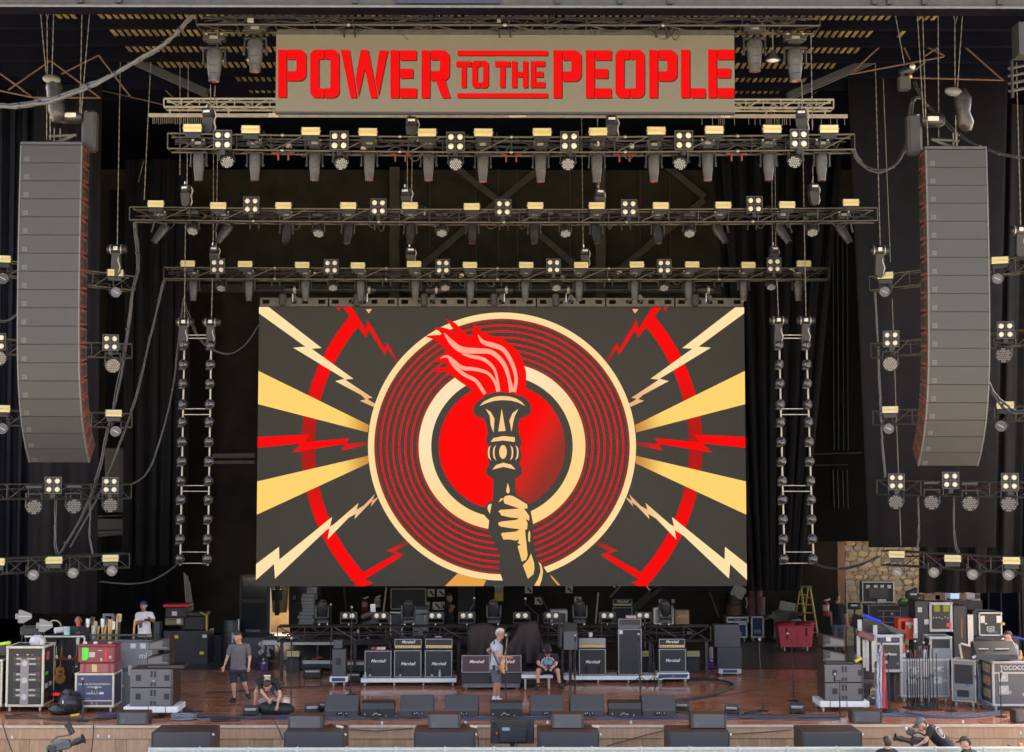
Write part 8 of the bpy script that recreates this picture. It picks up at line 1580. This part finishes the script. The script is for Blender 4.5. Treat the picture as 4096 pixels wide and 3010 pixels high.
    e.box((0,-.092*hs,-.058*hs),(.05*hs,.012,.008));e.build('eyes_and_mouth',mat('dark_features',(.08,.035,.03),.4),t,loc=hd).rotation_euler=HM.to_euler()
    if glasses:
        g=MB();[g.box((s*.034*hs,-.1*hs,.012*hs),(.05*hs,.008,.032*hs),.003)for s in(-1,1)];[g.box((s*.077*hs,-.05*hs,.018*hs),(.006,.1*hs,.008))for s in(-1,1)];g.build('glasses',glasses,t,loc=hd).rotation_euler=HM.to_euler()
    return t,P,base
Z1,Z2,Z3,Z4,Z7=(0,2300,2.327),(600,2300,2.327),(1200,2300,2.327),(1800,2300,2.327),(3400,2300,2.327);Z6_=(3000,2300,2.327);ZA=(3600,2340,4.532)
BLKT=cloth('black_tee',(.016,.016,.018));CHT=cloth('charcoal_tee',(.13,.115,.12));NAVYS=cloth('navy_shorts',(.022,.024,.035));GRYS=cloth('grey_shorts',(.11,.115,.14));LGT=cloth('pale_grey_tee',(.42,.45,.52));WHT=cloth('white_tee',(.86,.86,.87));KHA=cloth('khaki_trousers',(.34,.27,.19));BLKS=mat('black_shoes',(.02,.02,.022),.5,0,.1);WHS=mat('white_shoes',(.70,.72,.78),.5,0,.08);GRYT=cloth('grey_trousers',(.12,.125,.14));BLUEG=cloth('blue_grey_tee',(.19,.21,.28))
# walking man
Yw=Yf(2808)
person('man in a grey T-shirt and navy shorts walking on the open stage floor',Z2,dict(head=(815,582,-.03),neck=(828,635),sL=(752,672),sR=(908,668),eL=(722,765),wL=(692,850),eR=(928,775),wR=(920,850,-.05),pelvis=(820,872),hL=(785,890),hR=(862,890),kL=(778,1030,-.06),aL=(785,1145),tL=(760,1172,-.14),kR=(880,1015,-.02),aR=(908,1100,.16),tR=(922,1140,.10)),Yw,CHT,NAVYS,BLKS,HAIRD,None,(-.1,-.95,-.25),1.12,1.22,.8,.85,SKIN,.5,None)
# kneeling man
Yk=Yf(2856)
t,P,bs_=person('man in a black T-shirt bent over a black bag at the stage edge',Z2,dict(head=(1092,1035,-.22),neck=(1092,975,-.12),sL=(1015,990,-.08),sR=(1172,995,-.08),eL=(1045,1095,-.18),wL=(1100,1160,-.26),eR=(1212,1108,-.16),wR=(1185,1215,-.26),pelvis=(1070,1000,.42),hL=(1030,1020,.40),hR=(1110,1020,.40),kL=(992,1085,-.02),aL=(972,1235,.12),tL=(960,1262,.0),kR=(1205,1120,.05),aR=(1225,1245,.18),tR=(1240,1265,.06)),Yk,BLKT,GRYS,BLKS,HAIRD,None,(0,-.72,-.7),1.08,1.15,.75,.7,SKIN,.9)
tag(MB().box((P['neck']+Vector((.0,-.02,.09))+bs_),(.16,.012,.03),0,(-.5,0,0)).build('collar_print',mat('pale_green_print',(.5,.7,.6),.7),None),None);o=bpy.data.objects['collar_print'];o.parent=t;o.matrix_parent_inverse=t.matrix_basis.inverted()
b=thing('gear_bag','open black gear bag on the floor under the kneeling man','bag',fl(1085,2862));q=MB();q.sph((0,.12,.14),(.38,.22,.17),18,10);q.sph((.28,.1,.12),(.26,.2,.16),14,8);o=q.build('bag',mat('black_nylon',(.015,.015,.016),.6,0,.2,9,.5),b,'all');MB().tube([(-.05,-.1,.12),(.0,-.12,.30),(.06,-.1,.40)],.014,6).build('strap',PLAS,b)
tag(MB().box(fl(1048,2832)+Vector((0,.1,.16)),(.22,.02,.12),0,(.5,-.5,0)).build('paper_pass',ALUW),'pale printed card on the open black bag','card')
# guitarist
Yg=Yf(2811)+.0
t,P,bs_=person('white-haired man in a pale T-shirt and grey shorts playing an acoustic guitar',Z4,dict(head=(468,552),neck=(450,612),sL=(400,655,-.16),sR=(440,650,.16),eL=(436,755,-.24),wL=(535,765,-.16),eR=(352,705,.14),wR=(395,760,.22),pelvis=(420,875),hL=(412,890,-.09),hR=(430,890,.09),kL=(425,1025,-.08),aL=(408,1150,-.06),tL=(435,1178,-.08),kR=(448,1025,.1),aR=(445,1148,.12),tR=(482,1172,.10)),Yg,LGT,GRYS,WHS,HAIRW,None,(.96,-.22,-.08),.98,1.12,.62,.85,SKIN2,1.0,WHS,glasses=mat('thin_glasses',(.25,.12,.1),.3))
gp=at(1800+487/2.327,2300+918/2.327,Yg-.24);guitar('amber acoustic guitar held upright by the white-haired man',gp,SUNB,R(62),0,R(13),.92,NECK,True)
sb=MB().tube([Vector((-.02,-.2,1.52)),Vector((-.05,-.24,1.25)),Vector((.08,-.30,.95))],.018,5).build('guitar_strap',BLK,t);MB().box((-.03,-.25,.88),(.08,.04,.12),.01).build('belt_pack',BLK,t)
# seated man
Ys=5.25;seat=at(2148,2700,5.35)
dd,zdd=plank_dolly('white wheeled platform the man in the black cap sits on',2086,2212,2701,2714,5.42,.7)
t,P,bs_=person('man in a black cap and printed black T-shirt sitting looking at his phone',Z4,dict(head=(908,700,-.12),neck=(912,742,0),sL=(832,755,0),sR=(988,758,0),eL=(820,825,-.16),wL=(882,868,-.36),eR=(988,832,-.16),wR=(945,874,-.36),pelvis=(912,905,.22),hL=(872,908,.16),hR=(955,908,.16),kL=(822,890,-.34),aL=(820,1030,-.3),tL=(800,1058,-.42),kR=(1002,890,-.34),aR=(1022,1025,-.3),tR=(1052,1052,-.42)),5.5,BLKT,NAVYS,BLKS,None,BLKT,(0,-.75,-.6),1.15,1.15,.8,.85,SKIN,.9,cloth('black_socks',(.018,.018,.02)))
ph=MB().box((P['wL']+P['wR'])/2+Vector((0,-.06,.04)),(.075,.02,.14),.006,(-.5,0,0)).build('phone_in_hand',BLK);ph.location=bs_;tag(ph,'dark phone held by the seated man','phone')
cc=P['neck'].lerp(P['pelvis'],.45)+Vector((0,-.20,.02));q=MB();q.sph(cc,(.13,.012,.09),16,8);q.build('shirt_print',mat('teal_print',(.16,.28,.34),.7,0,.5,20),t,'all')
q=MB();[q.box(cc+Vector((.17*math.cos(a),-.003,.13*math.sin(a))),(.045,.012,.05))for a in[i*.42+.1 for i in range(15)]];q.build('print_letters',mat('pink_print',(.5,.4,.42),.7),t)['kind']='stuff'
# man in white T-shirt
t,P,bs_=person('man in a white T-shirt, blue cap and sunglasses holding a phone behind the guitars',Z1,dict(head=(1335,295,-.05),neck=(1335,340),sL=(1283,372),sR=(1408,368),eL=(1272,452,-.05),wL=(1345,428,-.28),eR=(1430,435,-.05),wR=(1395,408,-.28),pelvis=(1345,545),hL=(1320,560),hR=(1375,560),kL=(1318,700),aL=(1318,830),tL=(1310,850,-.12),kR=(1378,700),aR=(1380,830),tR=(1385,850,-.12)),8.6,WHT,KHA,BLKS,None,mat('royal_blue_cap',(.02,.05,.20),.6),(.6,-.78,.1),1.0,1.1,.8,1.95,SKIN2,.9,None,.018,mat('mirror_glasses',(.2,.22,.3),.1,.6))
ph=MB().box((P['wL']+P['wR'])/2+Vector((.02,-.09,.0)),(.16,.02,.07),.006).build('phone_in_hand',BLK);ph.location=bs_;tag(ph,'dark phone held by the man in the white T-shirt','phone')
MB().box(P['neck'].lerp(P['pelvis'],.62)+Vector((-.06,-.16,0)),(.08,.012,.12)).build('lanyard_pass',mat('dark_pass',(.08,.08,.09),.4),t)
# bald man
person('bald man in a dark jacket working behind the open guitar case',Z1,dict(head=(730,432,-.05),neck=(735,478),sL=(668,505),sR=(812,505),eL=(655,570,-.15),wL=(720,545,-.3),eR=(825,570,-.15),wR=(790,545,-.3),pelvis=(740,640),hL=(712,650),hR=(770,650),kL=(700,720,-.3),aL=(700,880,-.2),tL=(695,900,-.3),kR=(780,720,-.3),aR=(780,880,-.2),tR=(785,900,-.3)),4.6,cloth('dark_jacket',(.03,.032,.035)),NAVYS,BLKS,None,None,(.1,-.8,-.6),1.1,1.1,1.9,1.9,mat('brown_skin',(.26,.14,.095),.45,0,.08,6),.9,None,.018)
# man at the rear wall
person('man in black standing with folded arms at the rear wall beside the cards',Z3,dict(head=(1388,217),neck=(1386,252),sL=(1362,275,-.1),sR=(1412,275,.12),eL=(1430,300,-.2),wL=(1405,320,-.3),eR=(1432,300,.05),wR=(1405,335,-.15),pelvis=(1385,430),hL=(1375,440),hR=(1400,440),kL=(1378,560),aL=(1378,660),tL=(1385,675,-.1),kR=(1402,560),aR=(1402,660),tR=(1412,675,-.1)),14.2,BLKT,cloth('black_trousers',(.02,.02,.022)),BLKS,HAIRD,None,(.92,-.35,0),1.0,1.1,.6,1.95,SKIN2,.8,None,.02)
# man at the timber post
person('man in a black T-shirt and grey trousers facing away beside the timber post',Z6_,dict(head=(812,222),neck=(812,262),sL=(757,290),sR=(872,296),eL=(750,370),wL=(760,440),eR=(892,395,-.03),wR=(905,470,-.03),pelvis=(822,460),hL=(792,475),hR=(855,475),kL=(795,585),aL=(795,695),tL=(790,712,.1),kR=(862,585),aR=(865,695),tR=(875,712,.1)),13.9,BLKT,GRYT,BLKS,HAIRD,None,(.75,.6,0),1.12,1.12,.7,1.95,SKIN2,.5,None,.02)
# striped shirt
Yp=12.5;tag(MB().box((at(3874,2455,Yp).x,Yp,.2),(1.2,1.0,.4),.01).build('dark_platform',BLKC),'dark platform behind the display rack','platform')
person('man in a pale striped shirt seen from behind at the far counter',ZA,dict(head=(1175,185),neck=(1185,245),sL=(1095,290),sR=(1315,305),eL=(1085,400),wL=(1100,470,.25),eR=(1390,395,.1),wR=(1440,440,.3),pelvis=(1230,520),hL=(1190,540),hR=(1275,540),kL=(1190,720),aL=(1190,880),tL=(1185,905,.1),kR=(1280,720),aR=(1280,880),tR=(1285,905,.1)),Yp,cloth('pale_striped_shirt',(.52,.53,.50)),KHA,BLKS,mat('sandy_hair',(.30,.22,.14),.7),None,(-.3,.95,0),1.08,1.1,1.5,1.95,SKIN2,.6,None,.02)
# man with microphone
t,P,bs_=person('man in a blue-grey T-shirt and glasses speaking into a microphone at the console',ZA,dict(head=(1950,950),neck=(2020,1060),sL=(1990,1130,-.12),sR=(2090,1120,.16),eL=(1990,1270,-.22),wL=(1890,1130,-.26),eR=(2110,1280,.18),wR=(1950,1330,.05),pelvis=(2080,1530),hL=(2070,1550,-.08),hR=(2090,1550,.08),kL=(2050,1800,-.08),aL=(2060,2060,-.08),tL=(2010,2090,-.08),kR=(2080,1800,.1),aR=(2090,2060,.1),tR=(2040,2090,.1)),2.2,BLUEG,NAVYS,BLKS,HAIRD,None,(-.93,-.3,-.1),1.02,1.12,.75,1.9,SKIN,1.0,None,.016,mat('thin_glasses',(.25,.12,.1),.3))
mp2=thing('hand_microphone','silver-headed microphone in the hand of the man in the blue-grey T-shirt','microphone',bs_+P['wL']+Vector((-.05,-.03,.05)));MB().cyl((0,0,-.08),(.0,0,.10),.016,.022,n=8).build('handle',BLKM,mp2);MB().sph((.0,0,.14),.036,10,7).build('grille_ball',ALU,mp2,True)
# cameraman in the pit
t,P,bs_=person('cameraman in a grey cap and black T-shirt stooping over his camera in the pit',Z7,dict(head=(668,1398,-.05),neck=(722,1425),sL=(752,1435,-.17),sR=(770,1440,.16),eL=(705,1545,-.24),wL=(632,1588,-.20),eR=(690,1550,.2),wR=(625,1575,.1),pelvis=(905,1590),hL=(905,1610,-.1),hR=(910,1610,.1),kL=(870,1790,-.12),aL=(880,2000,-.12),tL=(830,2025,-.12),kR=(890,1790,.12),aR=(900,2000,.12),tR=(850,2025,.12)),-2.35,BLKT,NAVYS,BLKS,HAIRD,mat('grey_cap',(.11,.115,.14),.8,0,.1),(-.85,-.2,-.5),1.12,1.12,.7,1.95,SKIN,.9,None,.017)
nb=Vector((.55,-.55,.62)).normalized();c=P['neck'].lerp(P['pelvis'],.47)+Vector((0,-.13,.07));u=Vector((0,0,1)).cross(nb).normalized();v_=nb.cross(u)
q=MB();N_=20
for k,(r0,r1)in enumerate(((.118,.130),(.135,.14))):q.add([c+nb*.055+(u*math.cos(6.283*i/N_)*.85+v_*math.sin(6.283*i/N_))*r for i in range(N_)for r in(r0,r1)],[(2*i,2*i+1,(2*i+3)%(2*N_),(2*i+2)%(2*N_))for i in range(N_)])
q.build('shirt_emblem',mat('white_print',(.5,.48,.45),.8),t);q=MB();q.sph(c+nb*.05,(.07,.03,.085),12,8,Matrix((u,nb,v_)).transposed());q.build('emblem_figure',mat('grey_print',(.22,.21,.20),.8,0,.8,25),t,'all')
vc=thing('video_camera','black broadcast camera held low by the stooping cameraman','camera',at(3655,2968,-2.45));MB().lathe([(0,.05),(.5,.05),(.55,.065),(.92,.06),(.95,.085),(1,.09)],(-.05,0,0),(-.40,0,.10),14).build('lens',PLAS,vc,True);MB().box((.12,0,-.02),(.36,.16,.22),.03,(0,.15,0)).build('camera_body',PLAS,vc);MB().box((-.06,.02,.20),(.16,.10,.14),.02,(0,.4,0)).build('viewfinder',PLASG,vc);MB().box((-.16,.02,.27),(.08,.1,.08),.02).build('eyecup',ALU,vc);MB().tube([(.25,0,.12),(.1,0,.2),(-.05,0,.15)],.02,6).build('top_handle',BLKM,vc,True)
# foreground heads behind the barricade
person('dark-haired person seen from behind just over the barricade',Z7,dict(head=(345,1565),neck=(345,1622),sL=(275,1660),sR=(415,1660),eL=(262,1780),wL=(265,1890),eR=(428,1780),wR=(425,1890),pelvis=(345,1890),hL=(315,1905),hR=(375,1905),kL=(315,2080),aL=(315,2250),tL=(310,2270,.1),kR=(375,2080),aR=(375,2250),tR=(380,2270,.1)),-4.3,BLKT,NAVYS,BLKS,HAIRD,None,(-.05,1,.05),1.0,1.02,.7,1.95,SKIN,.5,None,.017)
person('bearded person in a dark cap seen over the barricade near the cameraman',Z7,dict(head=(1075,1572),neck=(1095,1622),sL=(1060,1665,-.14),sR=(1150,1660,.16),eL=(1070,1780,-.2),wL=(1060,1890,-.2),eR=(1160,1780,.2),wR=(1150,1890,.2),pelvis=(1105,1890),hL=(1095,1905,-.08),hR=(1115,1905,.08),kL=(1095,2080,-.08),aL=(1095,2250,-.08),tL=(1060,2270,-.08),kR=(1115,2080,.08),aR=(1115,2250,.08),tR=(1080,2270,.08)),-4.3,BLKT,NAVYS,BLKS,HAIRD,mat('dark_cap',(.03,.03,.034),.7),(-.95,.1,-.15),1.05,1.05,.7,1.95,SKIN,.5,None,.017)
